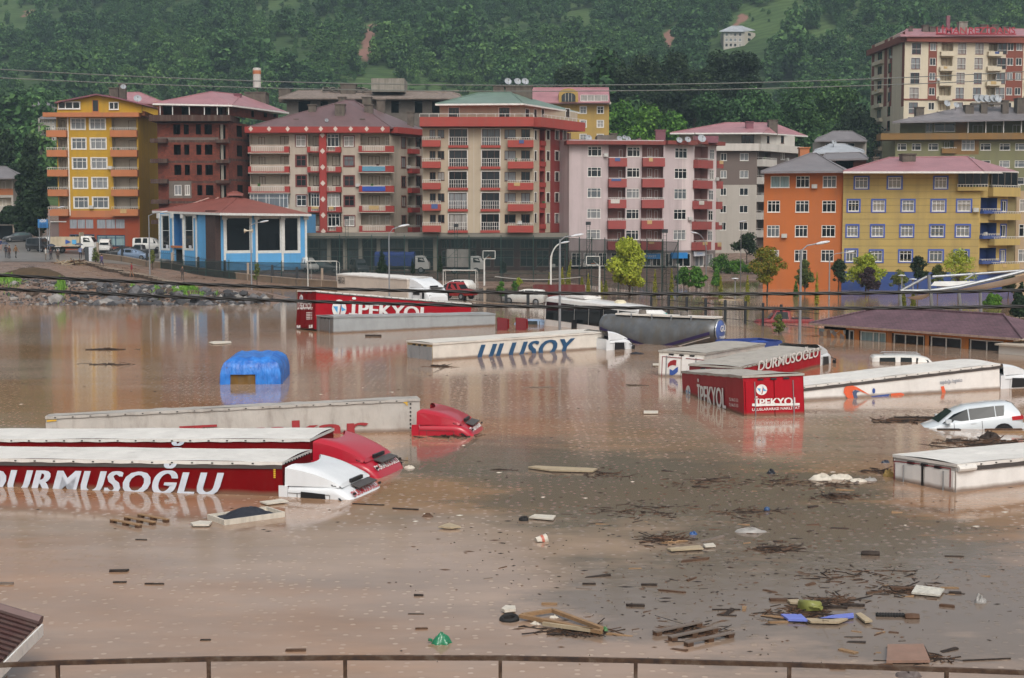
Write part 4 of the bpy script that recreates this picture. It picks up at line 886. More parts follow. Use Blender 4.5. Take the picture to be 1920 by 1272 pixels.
# ------------------------------------------------------------ drowned lorries
RX=Matrix.Rotation(PI/2,4,'X')
def pose(x,y,z,yaw,pit=0,roll=0): return Matrix.Translation((x,y,z))@Matrix.Rotation(R(yaw),4,'Z')@Matrix.Rotation(R(-pit),4,'Y')@Matrix.Rotation(R(roll),4,'X')
def tarp(name,col,amp=.5,rough=.55,dirt=.25):
    if name in MATS: return MATS[name]
    m,g,p=base(name); c=lin(col); mp=coords(g,'Object'); n=g.add('TexNoise',Scale=0.9,Detail=7.0,Roughness=.68); g.to(mp,n.inputs[0])
    r=ramp(g,[(.3,tuple(x*.84 for x in c)),(.7,tuple(min(1,x*1.06) for x in c))]); g.to(n,r.inputs[0])
    mp2=coords(g,'Object',(2.2,2.2,.5)); n2=g.add('TexNoise',Scale=1.0,Detail=6.0,Roughness=.7); g.to(mp2,n2.inputs[0]); r2=ramp(g,[(.5,(0,0,0)),(.8,(dirt*2,)*3)]); g.to(n2,r2.inputs[0])
    o=mixc(g,r2.outputs[0],r.outputs[0],(.12,.09,.07))
    sp=g.add('SeparateXYZ'); geo=g.add('NewGeometry'); g.l.new(geo.outputs['Position'],sp.inputs[0])   # silt line left by the flood
    n4=g.add('TexNoise',Scale=2.0,Detail=4.0); g.l.new(geo.outputs['Position'],n4.inputs[0]); ad=g.add('Math',operation='MULTIPLY_ADD'); g.to(n4,ad.inputs[0]); ad.inputs[1].default_value=-.09; g.to(sp,ad.inputs[2],'Z')
    rl=ramp(g,[(0.0,(.85,)*3),(0.04,(.6,)*3),(0.12,(0,0,0))]); g.to(ad,rl.inputs[0]); o=mixc(g,rl.outputs[0],o,(.16,.1,.065))
    g.l.new(o,p.inputs['Base Color']); p.inputs['Roughness'].default_value=rough; p.inputs['Specular IOR Level'].default_value=.14 if 'red' in name else .4
    mp3=coords(g,'Object',(1.5,1.5,.8)); n3=g.add('TexNoise',Scale=1.3,Detail=4.0); g.to(mp3,n3.inputs[0]); b=g.add('Bump',Strength=amp,Distance=.08); g.to(n3,b.inputs['Height']); g.to(b,p.inputs['Normal'])
    MATS[name]=m; return m
TRED=tarp('red_curtain','#700207',.3,.55,.06); TREDLIT=tarp('lit_red_curtain','#a01020',.25,.5,.06); TRED2=tarp('dull_red_panel','#9a2f35',.2,.5,.1); TWHT=tarp('white_tarpaulin','#dad7d1',.5,.55,.12); TGRY=tarp('grey_white_curtain','#aea9a2',1.0,.6,.3); TCRM=tarp('cream_white_panel','#d6d0c6',.15,.5,.1); TDRT=tarp('dirty_roof_sheet','#aaa49b',.4,.6,.3); TSIL=tarp('grey_box_panel','#9ba0a2',.15,.45,.1); TPUR=tarp('clean_white_panel','#e0deda',.12,.45,.06)  # brighter red copy: light on curtains facing it, put into the colour
GBAND=plain('grey_rail','#4f4a48',.5,.2); BLACK=plain('black_plastic','#17171a',.4); DOORG=plain('grey_door','#8e8f90',.5); REDEDGE=plain('red_edging','#7d1a22',.5); LETW=plain('letter_white','#c3cbd6',.6); LETP=plain('letter_pure_white','#d9d6d2',.6); LETB=plain('letter_navy','#1f4a6e',.6); LETR=plain('letter_dark_red','#8e1c22',.6); LETO=plain('logo_orange','#d9603a',.6); LETN=plain('logo_blue','#2f4f96',.6); RUBBER=plain('rubber','#1a1919',.8); CHROME=plain('galvanised','#9a9da0',.35,.6); YELM=plain('reflective_yellow','#caa02a',.5); RINGB=plain('ring_blue','#4d9ac9',.6)
class Trailer:
    def __init__(s,name,label,P,L,W,side,roof,H=2.75,rear=None,front=None,band=GBAND,group=None,skirt=.1,curtain=True,bandh=.1,clips=True,rframe=None,cat='trailer',rwave=.02):
        s.L,s.W,s.H=L,W,H; s.T=P@Matrix.Translation((0,0,-H)); s.root=thing(name,label,cat,group=group); s.root.matrix_world=s.T; s.Ti=s.T.inverted(); hw=W/2; rnd=random.Random(name+label)
        rear=rear or side; front=front or side
        ph=rnd.uniform(0,9)
        def cur(sy):
            b=MB(); nx=56 if curtain else 2
            def fn(u,v):
                x=u*L; z=v*(H-.02); wv=0
                if curtain: wv=.012*math.sin(x*5.2+ph+math.sin(z*2+x)*.6)*(1-abs(2*v-1)**3)+.02*math.sin(x*1.1+ph)*(v*(1-v)*4)
                return (x,sy*(hw+wv),z)
            b.grid(fn,nx,5 if curtain else 1)
            if sy>0: b.f=[f[::-1] for f in b.f]
            return b.build('curtain_side' if curtain else 'side_panel',side,s.root,smooth=curtain)
        s.right=cur(-1); s.left=cur(1)
        if band:
            for sy in (-1,1):
                y0,y1=(hw+.022,hw+.04); MB().box((0,min(sy*y0,sy*y1),H-skirt-bandh),(L,max(sy*y0,sy*y1),H-skirt+.005)).build('roof_rail',band,s.root)
        b=MB()
        b.grid(lambda u,v:(-.02+u*(L+.04),-(hw+.045)+v*(W+.09),H+.012+rwave*math.sin(u*L*5.1)*math.sin(v*PI)+.03*math.sin(v*PI)+rwave*.8*math.sin(u*17+v*5)),60,6)
        for sy in (-1,1): b.grid(lambda u,v:(-.02+u*(L+.04),sy*(hw+.05),H+.012-v*(skirt+.01*math.sin(u*L*6))),60,1)
        for xx in (-.02,L+.02): b.grid(lambda u,v:(xx,-(hw+.045)+u*(W+.09),H+.012-v*skirt*.9),6,1)
        s.roof=b.build('roof_sheet',roof,s.root,smooth=True)
        if clips:
            b=MB(); n=int(L/.62)
            for sy in (-1,1):
                for i in range(n): b.box((.3+i*.62,sy*(hw+.062)-.012,H-.06),(.36+i*.62,sy*(hw+.062)+.012,H-.03))
            b.build('roof_buckles',BLACK,s.roof)
        MB().quad((L,-hw,0),(L,hw,0),(L,hw,H-.01),(L,-hw,H-.01)).build('front_wall',front,s.root)
        MB().quad((.03,hw,0),(.03,-hw,0),(.03,-hw,H-.01),(.03,hw,H-.01)).build('rear_frame',rframe or side,s.root)
        s.doors=[]
        for sy in (-1,1):
            a,c=(.03,hw-.08) if sy>0 else (-hw+.08,-.03)
            d=MB().box((-.03,a,.1),(.02,c,H-.22)).build('rear_door',rear,s.root); s.doors.append(d)
            MB().tube([(-.06,(a+c)/2+sy*.2,.15),(-.06,(a+c)/2+sy*.2,H-.25)],.02,5).build('lock_bar',CHROME if rear is not TRED else TRED,d)
        for yy in (-.55,0,.55): MB().box((-.05,yy-.12,H-.2),(.02,yy+.12,H-.13)).build('hinge_lamp',BLACK,s.root)
        MB().box((.3,-hw+.2,-.25),(L-.3,hw-.2,-.02)).build('chassis',BLACK,s.root)
        for ax in (.18*L,.27*L,.36*L):
            for sy in (-1,1): MB().lathe([(.05,-.15),(.5,-.15),(.5,.15),(.05,.15)],14,Matrix.Translation((ax,sy*(hw-.2),-.45))@RX).build('wheel',RUBBER,s.root)
    def side(s,px,py,which='right'):
        """local x,z where the sight line meets a side"""
        b=(636-py)/F; d=Vector(((px-960)/F,CP+b*SP,-SP+b*CP)); o=Vector((0,0,CH)); ol=s.Ti@o; dl=s.Ti.to_3x3()@d
        if which=='rear': t=(0-ol.x)/dl.x; q=ol+dl*t; return -q.y,q.z
        yy=-s.W/2 if which=='right' else s.W/2; t=(yy-ol.y)/dl.y; q=ol+dl*t; return q.x,q.z
    def frame(s,which,x,z,off=.035):
        if which=='right': return Matrix.Translation((x,-s.W/2-off,z))@RX
        if which=='left': return Matrix(((-1,0,0,x),(0,0,1,s.W/2+off),(0,1,0,z),(0,0,0,1)))
        return Matrix(((0,0,-1,-off),(-1,0,0,-x),(0,1,0,z),(0,0,0,1)))
    def write(s,which,txt,px0,px1,pyt,cap,mat,bold=.02,shear=0,parent=None,off=.05,space=1.0,fat=0.0):
        """letters spanning photo columns px0..px1 with cap tops on photo row pyt"""
        x0,zt=s.side(px0,pyt,which); x1,zt1=s.side(px1,pyt,which); zt=(zt+zt1)/2
        par=parent or (s.right if which=='right' else s.left if which=='left' else s.root)
        return lettering(par,txt,cap,mat,s.frame(which,(x0+x1)/2,zt-cap,off),width=abs(x1-x0),bold=bold,shear=shear,space=space,fat=fat)
    def shape(s,which,pts,mat,name,off=.036,parent=None):
        par=parent or (s.right if which=='right' else s.left if which=='left' else s.root)
        M=s.frame(which,0,0,off); q=[]
        for px,py in pts:
            x,z=s.side(px,py,which); q.append((x if which!='left' else -x,z,0) if which!='left' else (-x,z,0))
        if which=='left': M=s.frame('left',0,0,off)
        return MB().poly(q).build(name,mat,par,M=M)
def disc(cx,cy,rx,ry,n=20,a0=0,a1=2*PI): return [(cx+rx*math.cos(a),cy+ry*math.sin(a)) for a in np.linspace(a0,a1,n,endpoint=(a1-a0)<6.2)]
CABW=paint('cab_white','#d5d8da',.28,.03,1,.04,coat=.4); CABR=paint('cab_red','#bb1f34',.28,.04,1,.03,coat=.4)
CABN=0
def cab(label,rr,yaw,top,mat,brow=None,browm=None,win=True,dh=.55,tilt=(0,0),dlen=1.55,kind='truck_tractor',group=None):
    """upper part of a flooded tractor unit; rr = rear right corner on the water; top = roof height above water"""
    M=Matrix.Translation(rr)@Matrix.Rotation(R(yaw),4,'Z')@Matrix.Rotation(R(-tilt[0]),4,'Y')@Matrix.Rotation(R(tilt[1]),4,'X')@Matrix.Translation((0,1.22,-2.2))
    t=thing(kind,label,'truck',group=group); t.matrix_world=M; o=2.2; W=2.44; Lc=2.15; hw=W/2
    # shell: rounded loft front to back
    def zt_(x): return o+top-(0 if x<1.25 else .95*(1-math.sqrt(max(0,1-((x-1.25)/.94)**2))))
    def ring(x):
        k=max(0,(x-1.5)/.68); w=hw-.2*k*k; z=zt_(x); r=.2; L_=[(x,-w,.6),(x,-w,max(.7,z-.7)),(x,-w+.01,z-r)]
        L_+=[(x,-w+r-r*math.cos(a),z-r+r*math.sin(a)) for a in (R(22),R(45),R(68),R(90))]+[(x,-w*.45,z+.03)]
        return L_+[(x,-q[1],q[2]) for q in L_[::-1]]
    xs_=[0,.04,.3,.7,1.1,1.25,1.4,1.55,1.7,1.82,1.92,2.0,2.07,2.12,2.16,2.18]; rs=[ring(x) for x in xs_]; n=len(rs[0]); b=MB()
    b.add([p for r_ in rs for p in r_],[(i*n+k,i*n+k+1,(i+1)*n+k+1,(i+1)*n+k) for i in range(len(rs)-1) for k in range(n-1)]); b.poly(rs[0][::-1]); b.poly(rs[-1])
    b.f=[f[::-1] for f in b.f]
    body=b.build('cab_shell',mat,t,smooth=True)
    # wind deflector: dished wedge
    xf=dlen; z0=o+top+.03
    def fn(u,v):
        tt=2*v-1; xr=-.1+.42*(1-tt*tt); x=xf+(xr-xf)*u; w=(hw-.16)+.12*u; e=max(0,abs(tt)-.72)/.28
        z=z0+.05+dh*(u**.85)*(1-.2*(1-tt*tt)*u)-e*e*.09*(.5+u)+.05*math.sin(u*PI)
        return (x,tt*w,z)
    d=MB().grid(fn,14,24)
    for v in (0,1):
        a=[fn(i/14,v) for i in range(15)]; lo=[(p[0],p[1]*1.03,z0-.05) for p in a]
        for i in range(14): d.quad(*( (a[i],a[i+1],lo[i+1],lo[i]) if v else (lo[i],lo[i+1],a[i+1],a[i])))
    a=[fn(0,j/24) for j in range(25)]; lo=[(p[0]+.06,p[1],z0-.06) for p in a]
    for i in range(24): d.quad(a[i],a[i+1],lo[i+1],lo[i])
    df=d.build('wind_deflector',mat,t,smooth=True)
    MB().box((.1,-hw+.12,z0-.02),(xf-.2,hw-.12,z0+.03)).build('deflector_shadow_gap',BLACK,df)
    MB().box((xf+.02,-.42,z0-.005),(xf+.1,.42,z0+.1)).build('roof_lamp_bar',BLACK,t)
    MB().prism([(xf+.12,-.55,z0-.06),(xf+.42,-.55,z0-.13),(xf+.42,.75,z0-.13),(xf+.12,.75,z0-.06)],(0,0,.035)).build('roof_hatch',GBAND,t)
    # side faring behind the door, window, side windows
    for sy in (-1,1):
        MB().box((-.28,sy*hw-.03 if sy<0 else hw-.03,.6),(-.01,sy*hw+.03 if sy<0 else hw+.03,o+top-.02)).build('side_fairing',mat,t)
        if win:
            y=sy*(hw+.006); pts=[(.38,y,o+top-.62),(1.22,y,o+top-.62),(1.16,y,o+top-.2),(.42,y,o+top-.16)]
            MB().prism(pts if sy>0 else pts[::-1],(0,sy*.02,0)).build('side_window',BLACK,t)
        MB().tube([(1.6,sy*(hw+.02),o+top-.3),(1.85,sy*(hw+.22),o+top-.4)],.025,5).build('mirror_arm',BLACK,t)
        MB().box((1.75,sy*(hw+.14)-.09,o+top-1.1),(1.85,sy*(hw+.14)+.09,o+top-.42)).build('mirror',BLACK,t)
        MB().box((1.93,sy*.95-.05,o+top-.22),(1.99,sy*.95+.05,o+top-.16)).build('marker_lamp',RUBBER,t)
    for sy in (-1,1):
        MB().tube([(-.0,sy*(hw+.004),o+top-.22),(1.3,sy*(hw+.004),o+top-.22)],.008,4).build('gutter_seam',GBAND,t); MB().box((.28,sy*(hw+.003)-.004,.7),(.295,sy*(hw+.003)+.004,o+top-.23)).build('door_seam',GBAND,t); MB().box((1.3,sy*(hw+.003)-.004,.7),(1.315,sy*(hw+.003)+.004,o+top-.23)).build('door_seam',GBAND,t)
        MB().box((-.05,sy*(hw-.13)-.012,z0-.02),(xf-.1,sy*(hw-.13)+.012,z0+.0)).build('deflector_foot',BLACK,df)
    MB().box((1.4,-1.1,.0),(2.1,1.1,.6)).build('bumper',BLACK,t)
    # windscreen just under the brow
    MB().quad((2.135,-hw+.25,o+top-.62),(2.135,hw-.25,o+top-.62),(2.185,hw-.2,o+top-1.2),(2.185,-hw+.2,o+top-1.2)).build('windscreen',PD[0],t)
    if brow:
        a=Vector((1.74,0,zt_(1.74)+.03)); c=Vector((1.96,0,zt_(1.96)+.03)); up=(a-c).normalized(); xx=Vector((0,1,0)); nn=xx.cross(up)
        Mb=Matrix((( xx.x,up.x,nn.x,c.x+nn.x*.02),(xx.y,up.y,nn.y,c.y+nn.y*.02),(xx.z,up.z,nn.z,c.z+nn.z*.02),(0,0,0,1)))
        lettering(body,brow,.2,browm,Mb,width=1.85,bold=.02)
    return t
# ---- the three lorries in the near left corner
T1=Trailer('semi_trailer','red curtain trailer nearest the camera, white letters half under water',pose(-19.76,46.41,.72,-10.5,1.06,-1.2),13.6,2.62,TRED,TWHT)
T1.write('right','DURMUSOĞLU',-36,420,884,.66,LETW,.004,.3,space=1.1,fat=.07)
for k in range(4): T1.shape('right',[(499+k*5,875),(503+k*5,875),(503+k*5,878.5),(499+k*5,878.5)],YELM,'reflector')
for k in range(5): T1.shape('right',[(513.5,879+k*3.6),(517.5,879+k*3.6),(517.5,882+k*3.6),(513.5,882+k*3.6)],YELM,'reflector')
b=MB(); 
for k in range(10): b.box((13.63,-1.15+k*.24,2.66),(13.66,-1.1+k*.24,2.71))
b.build('eyelets',BLACK,T1.root)
cab('white truck cab with red lettering on its brow, nearest the camera',GP(540,932),-17,.34,CABW,'DURMUSOĞLU',plain('letter_red','#b3303a',.6))
T2=Trailer('semi_trailer','red curtain trailer with white roof squeezed between two other trailers',pose(-19.53,50.36,.69,-10.3,1.56,-.39),13.6,2.5,TRED,TWHT,band=None)
T2.write('right','DURMUSOĞLU',-36,440,842,.6,LETW,.004,.25,space=1.1,fat=.07)
cab('red truck cab with white lettering on its brow beside the white cab',GP(592,893),-17,.5,CABR,'DURMUSOĞLU',LETP,dh=.62)
T3=Trailer('semi_trailer','dirty grey white curtain trailer tilted away, large dark red letters',pose(-17.1,55.0,.72,9,1.7,-5),13.6,2.5,TGRY,TGRY,band=None,rframe=TGRY)
T3.write('right','Tamkar',337,690,791,.62,LETR,.004,0,fat=.06)
for k in range(7): T3.shape('right',[(768,756+k*7.5),(771,756+k*7.5),(771,759+k*7.5),(768,759+k*7.5)],BLACK,'buckle')
T3.shape('right',[(753,753),(764,753),(764,762),(760,757)],YELM,'reflector')
T3.shape('right',[(88,788),(106,787),(106,790),(88,791)],YELM,'reflector')
cab('red truck cab with low roof beside the grey white trailer',GP(786,817),-9,.42,CABR,'Tamkar',LETP,win=False,dh=.5,dlen=1.5)
# ---- middle distance
T5=Trailer('semi_trailer','cream white trailer with large navy slanted letters mid water',pose(-5.29,85.14,.95,37.8,.3,-.5),12.9,2.6,TCRM,TCRM,band=None,rear=DOORG,rframe=plain('ochre_frame','#a58a5c',.6),curtain=False,clips=False)
T5.write('right','ULUSOY',895,1077,641,.95,LETB,.004,.35,space=1.12,fat=.07)
cab('white truck cab at the head of the navy lettered trailer',GP(1143,657),37,.62,CABW,dh=.5)
T6=Trailer('semi_trailer','tall red trailer with white and blue round emblem, tail raised high',pose(-14.76,107.47,2.82,39.6,-5.76,-2),14.1,2.5,TREDLIT,TWHT,rframe=TRED,rear=TRED,bandh=.06)
T6.write('right','İPEKYOL',655,805,572,.95,LETP,.006,fat=.06)
def globe(T,which,cx,cy,rx,ry,sub=None):
    o=T.shape(which,disc(cx,cy,rx,ry),LETP,'emblem'); 
    T.shape(which,[(cx-rx*.85,cy-ry*.25),(cx-rx*.2,cy-ry*.25),(cx-rx*.25,cy+ry*.5)],RINGB,'emblem_star',.042); T.shape(which,[(cx+rx*.2,cy-ry*.1),(cx+rx*.15,cy-ry*.75),(cx+rx*.45,cy-ry*.15),(cx+rx*.95,cy+ry*.15),(cx+rx*.35,cy+ry*.3)],RINGB,'emblem_star',.042)
    T.shape(which,[(cx-rx*.05,cy+ry*.85),(cx+rx*.18,cy-ry*.4),(cx+rx*.32,cy-ry*.4),(cx+rx*.1,cy+ry*.85)],LETR,'emblem_stroke',.046)
globe(T6,'right',635.5,579,13.5,17); globe(T6,'rear',565.5,559,3.4,6)
T6.write('rear','İPEKYOL',559,587,568,.5,LETP,.01); T6.shape('rear',[(559,577),(587,576),(587,578.5),(559,579.5)],LETP,'letter_bar'); T6.shape('rear',[(557,610),(564,610),(564,615),(557,615)],LETP,'number_plate'); T6.shape('rear',[(580,610),(587,609),(587,615),(580,616)],LETP,'number_plate')
for k in range(5): T6.shape('rear',[(575,586+k*3),(586,585.6+k*3),(586,587+k*3),(575,587.4+k*3)],LETP,'small_print')
T6b=Trailer('box_trailer','plain low grey box trailer in front of the tall red trailer',pose(-13.18,105.03,1.16,34.5,-1.2,-.8),13.6,2.55,TSIL,TSIL,band=None,curtain=False,clips=False,rear=tarp('dark_grey_panel','#6f6b69',.2,.5,.2),rframe=MATS['dark_grey_panel'])
T7=Trailer('box_truck_body','white box body of a lorry standing by the park wall',pose(-14.3,131.3,3.2,-46.4,-.9,1.5),9.6,2.7,tarp('warm_white_panel','#c4b9ad',.15,.5,.08),TWHT,band=None,curtain=False,clips=False)
T7.write('right','GEFCO',634,647,520,.35,BLACK,.01); T7.write('right','TEKNO',634,647,527,.25,BLACK,.01)
c7=T7.T@Vector((9.8,-1.25,0)); cab('white truck cab with dark windscreen at the head of the white box lorry',Vector((c7.x,c7.y,0)),-46,2.35,CABW,dh=.75,win=True)
T10=Trailer('box_trailer','white trailer with red white and blue swirl on its rear door',pose(8.6,75.3,1.27,66,-2.0,1.5),12.0,2.4,TCRM,TDRT,band=None,curtain=False,clips=False,rear=TPUR,rframe=TCRM)
for pts in ([(1242,668),(1279,671),(1279,672.4),(1242,669.4)],[(1286.5,671.6),(1322,675),(1322,676.4),(1286.5,673)],[(1242,668),(1243.3,668),(1241.8,706),(1240.5,706)]): T10.shape('rear',pts,REDEDGE,'red_edging',.05)
def wavep(x0,x1,yt,yb,amp,sh): return [(x0+(x1-x0)*t,yt+amp*math.sin(t*PI*2+sh)) for t in np.linspace(0,1,9)]+[(x0+(x1-x0)*t,yb+amp*math.sin(t*PI*2+sh)) for t in np.linspace(1,0,9)]
T10.shape('rear',[(1252.5,690),(1253,682),(1258,677),(1264,675),(1269,675.5),(1268,686),(1262,684.5),(1257,686)],LETR,'swirl',.052); T10.shape('rear',[(1256,703),(1256,692),(1262,695),(1268,690),(1272,688),(1271.5,697),(1266,702),(1261,704)],LETN,'swirl',.052)
T11=Trailer('semi_trailer','red curtain trailer with dirty white roof and white letters, tail to camera',pose(9.65,71.0,.99,60.2,-.1,.6),12.1,2.55,TREDLIT,TDRT,band=None,rear=plain('dark_red_door','#6e1a22',.6),rframe=MATS['dark_red_door'],rwave=.03)
T11.write('right','DURMUSOĞLU',1420,1533,664,.5,LETP,.006,.1,fat=.05)
a=T11.T@Vector((12.3,-1.25,0)); cab('white truck cab ahead of the dirty roofed red trailer',Vector((a.x,a.y,0)),58,.62,CABW,dh=.5)
T12=Trailer('box_truck_body','red box body with round emblem and white lettering on its rear doors',pose(10.63,60.46,1.66,100,-4.5,-1.2),8.7,2.57,TRED2,TDRT,band=None,curtain=False,clips=False,rear=TREDLIT,rframe=TREDLIT)
globe(T12,'rear',1427.5,731,10.3,10); T12.write('rear','İPEKYOL',1414,1496,747,.3,LETP,.006,fat=.04,off=.05); T12.shape('rear',[(1409.5,757),(1498.5,756),(1498.5,760.5),(1409.5,761.8)],LETP,'letter_bar',.05); T12.write('rear','ULUSLARARASI NAKLİYAT',1409.5,1499,764,.11,LETP,.008,off=.05); T12.write('rear','0 466 351 51 51',1472,1500,779,.07,LETP,.02,off=.05)
T12.write('left','İPEKYOL',1309,1362,726,.85,LETP,.006,fat=.05); globe(T12,'left',1291.5,735,4.4,12)
for k in range(2): T12.write('left','TEL: 0466 351 5151',1369,1386,747+k*10,.13,LETP,.01)
T13=Trailer('semi_trailer','long white trailer with orange and blue emblem, lower side submerged',pose(12.0,66.37,.62,24,2.9,-.4),11.35,2.6,TPUR,TWHT,bandh=.12)
T13.shape('right',[(1581,736),(1582,728),(1587,723),(1595,722),(1606,726),(1618,733),(1630,741),(1618,736),(1606,731),(1599,732),(1597,737),(1600,747),(1592,750),(1586,744)],LETO,'emblem'); T13.shape('right',[(1597,735),(1602,731.5),(1612,734),(1606,736),(1605,740),(1608,748),(1601,750)],plain('logo_slate','#4a5878',.6),'emblem',.042)
T13.shape('right',disc(1637.5,733,2.8,5),LETN,'emblem_dot'); T13.shape('right',[(1633,743),(1667,739),(1664,744),(1667,749.5),(1633,753)],LETN,'emblem_bar'); T13.shape('right',[(1670,738),(1688,736.5),(1694,739),(1696,743),(1690,748),(1669,750)],LETO,'emblem_bar')
T13.write('right','topdoğu logistics',1761,1803,713.5,.17,plain('letter_slate','#6a7486',.6),.005); T13.shape('right',[(1763,725),(1769,724),(1773,739),(1766,740)],LETO,'emblem_stroke')
a=T13.T@Vector((11.6,-1.27,0)); cab('white truck cab cut by the frame ahead of the long white trailer',Vector((a.x,a.y,0)),22,.66,CABW,dh=.45)
T16=Trailer('semi_trailer','white trailer in the corner with red edged rear doors and curled roof tarp',pose(12.37,44.34,.80,29.5,-.6,-1.5),13.6,2.55,TPUR,TWHT,rear=TPUR,rframe=plain('pale_frame','#b7b3ad',.5),bandh=.12)
for pts in ([(1679,864),(1727,869),(1727,871),(1679,866)],[(1736,871.5),(1784,877.5),(1784,879.5),(1736,873.5)],[(1783,878),(1785,878),(1784.5,914),(1782.5,914)],[(1678,864),(1679.7,864),(1679.5,900),(1678,900)]): T16.shape('rear',pts,REDEDGE,'red_edging',.05)
T16.shape('rear',[(1729.5,868),(1733.5,869),(1733,911),(1729,910)],BLACK,'door_gap',.045)
b=MB().lathe([(0,-.35),(.09,-.35),(.1,0),(.09,.35),(0,.35)],8,Matrix.Translation((.35,-1.33,2.62))@Matrix.Rotation(PI/2,4,'Y')); b.build('rolled_tarp',TWHT,T16.roof,smooth=True)
# ---- blue tarpaulin load
m,g,p=base('blue_tarpaulin'); c=lin('#1f5fb0'); mp=coords(g,'Object'); n=g.add('TexNoise',Scale=2.0,Detail=6.0); g.to(mp,n.inputs[0]); r=ramp(g,[(.3,lin('#1753a4')),(.7,lin('#2f82d8'))]); g.to(n,r.inputs[0]); g.to(r,p.inputs['Base Color']); p.inputs['Roughness'].default_value=.38
w_=g.add('TexNoise',Scale=6.0,Detail=3.0); mp2=coords(g,'Object',(1,1,.25)); g.to(mp2,w_.inputs[0]); b=g.add('Bump',Strength=.6,Distance=.15); g.to(w_,b.inputs['Height']); g.to(b,p.inputs['Normal']); BTARP=m
t=thing('covered_truck','lorry bed wrapped in bright blue tarpaulin showing an ochre tailboard','truck'); t.matrix_world=pose(-14.1,71.7,-1.2,4)
Wt,Lt,Ht=2.95,4.8,2.4
b=MB(); prof=[(0,0),(0,.55),(.02,.8),(.12,.95),(.3,1.0)]
NU=64; ringp=[]
def perim(u):
    s_=u*2*(Wt+Lt)
    if s_<Wt: return (s_,0,0,-1)
    if s_<Wt+Lt: return (Wt,s_-Wt,1,0)
    if s_<2*Wt+Lt: return (Wt-(s_-Wt-Lt),Lt,0,1)
    return (0,Lt-(s_-2*Wt-Lt),-1,0)
lv=[(0,-.06),(.45,0.0),(.7,.03),(.82,.12),(.92,.3),(.98,.6),(1.03,1.1)]
vs_=[];
for (h_,ins) in lv:
    for k in range(NU):
        x,y,nx,ny=perim(k/NU); cx,cy=Wt/2,Lt/2
        rr_=1-ins/1.4; x2=cx+(x-cx)*(1-ins*.55/ (Wt/2)); y2=cy+(y-cy)*(1-ins*.55/(Lt/2)); wv=.05*math.sin(k*2.4+h_*3)*(1-h_*.6)+.03*math.sin(k*5.1)
        vs_.append((x2+nx*wv,y2+ny*wv,h_*Ht+ (.03*math.sin(k*1.3) if h_>.9 else 0)))
fs_=[(i*NU+k,i*NU+(k+1)%NU,(i+1)*NU+(k+1)%NU,(i+1)*NU+k) for i in range(len(lv)-1) for k in range(NU)]
o_=int(NU*(Wt/(2*(Wt+Lt)))*.24); o2=int(NU*(Wt/(2*(Wt+Lt)))*.62)
fs_=[f for j,f in enumerate(fs_) if not (j//NU<2 and o_<=j%NU<o2)]
b.add(vs_,fs_); top=[tuple(vs_[(len(lv)-1)*NU+k]) for k in range(NU)]; cxy=(Wt/2,Lt/2,Ht+.05); b.add(top+[cxy],[(k,(k+1)%NU,NU) for k in range(NU)])
b.build('tarpaulin',BTARP,t,smooth=True); MB().box((.2,.12,.2),(Wt-.2,Lt-.2,Ht*.84)).build('load_bed',paint('ochre_board','#7a5a26',.8,.3,3,.3),t)
# ---- coach
CW=paint('coach_white','#dcdad6',.25,.03,.8,.05,coat=.5); t=thing('coach','white touring coach with black window band and raised roof hatch','bus'); BM=pose(3.35,112.4,2.25,-52.3,-2.0,.5)@Matrix.Translation((0,0,-3.4)); t.matrix_world=BM
Lb,hwb=11.2,1.25
def cring(x,w,zt,r=.22): return [(x,-w,.3),(x,-w-.02,1.6),(x,-w+.03,2.7),(x,-w+.12,zt-r*.7),(x,-w+.35,zt-.06),(x,-w*.3,zt),(x,w*.3,zt),(x,w-.35,zt-.06),(x,w-.12,zt-r*.7),(x,w-.03,2.7),(x,w+.02,1.6),(x,w,.3)]
stn=[(0,1.12,3.2),(.12,1.2,3.36),(.5,1.25,3.42),(4,1.25,3.42),(8.5,1.25,3.4),(10.2,1.25,3.3),(10.9,1.2,3.05),(11.2,1.1,2.75)]
rs=[cring(*q) for q in stn]; n=12; b=MB(); b.add([p_ for r_ in rs for p_ in r_],[((i+1)*n+k,(i+1)*n+k+1,i*n+k+1,i*n+k) for i in range(len(rs)-1) for k in range(n-1)]); b.poly(rs[0]); b.poly(rs[-1][::-1]); b.build('body',CW,t,smooth=True)
for sy in (-1,1):
    y=lambda z:sy*(hwb-.02+(.03 if z<2 else -.04)+.03)
    b=MB(); 
    def gq(x0,x1,z0,z1,mi=0): 
        q=[(x0,sy*(hwb+.035),z0),(x1,sy*(hwb+.035),z0),(x1,sy*(hwb-.005),z1),(x0,sy*(hwb-.005),z1)]; return q if sy<0 else q[::-1]
    for x0,x1 in ((.35,1.95),(2.0,3.6),(3.65,5.2),(5.25,6.8),(6.85,8.3),(8.45,10.2)):
        MB().poly(gq(x0,x1,1.68,3.0)).build('side_window',PD[0],t)
    MB().poly(gq(5.0,5.9,.5,1.66)).build('door_recess',BLACK,t)
    MB().prism([(3.9,sy*(hwb+.03),.5),(3.95,sy*(hwb+.55),.5),(3.95,sy*(hwb+.55),1.95),(3.9,sy*(hwb+.03),1.95)],(.05,0,0)).build('open_door',BLACK,t)
MB().poly([(10.97,-1.0,2.95),(10.97,1.0,2.95),(11.26,.95,1.7),(11.26,-.95,1.7)][::-1]).build('windscreen',glassy('teal_windscreen','#2e8a86'),t)
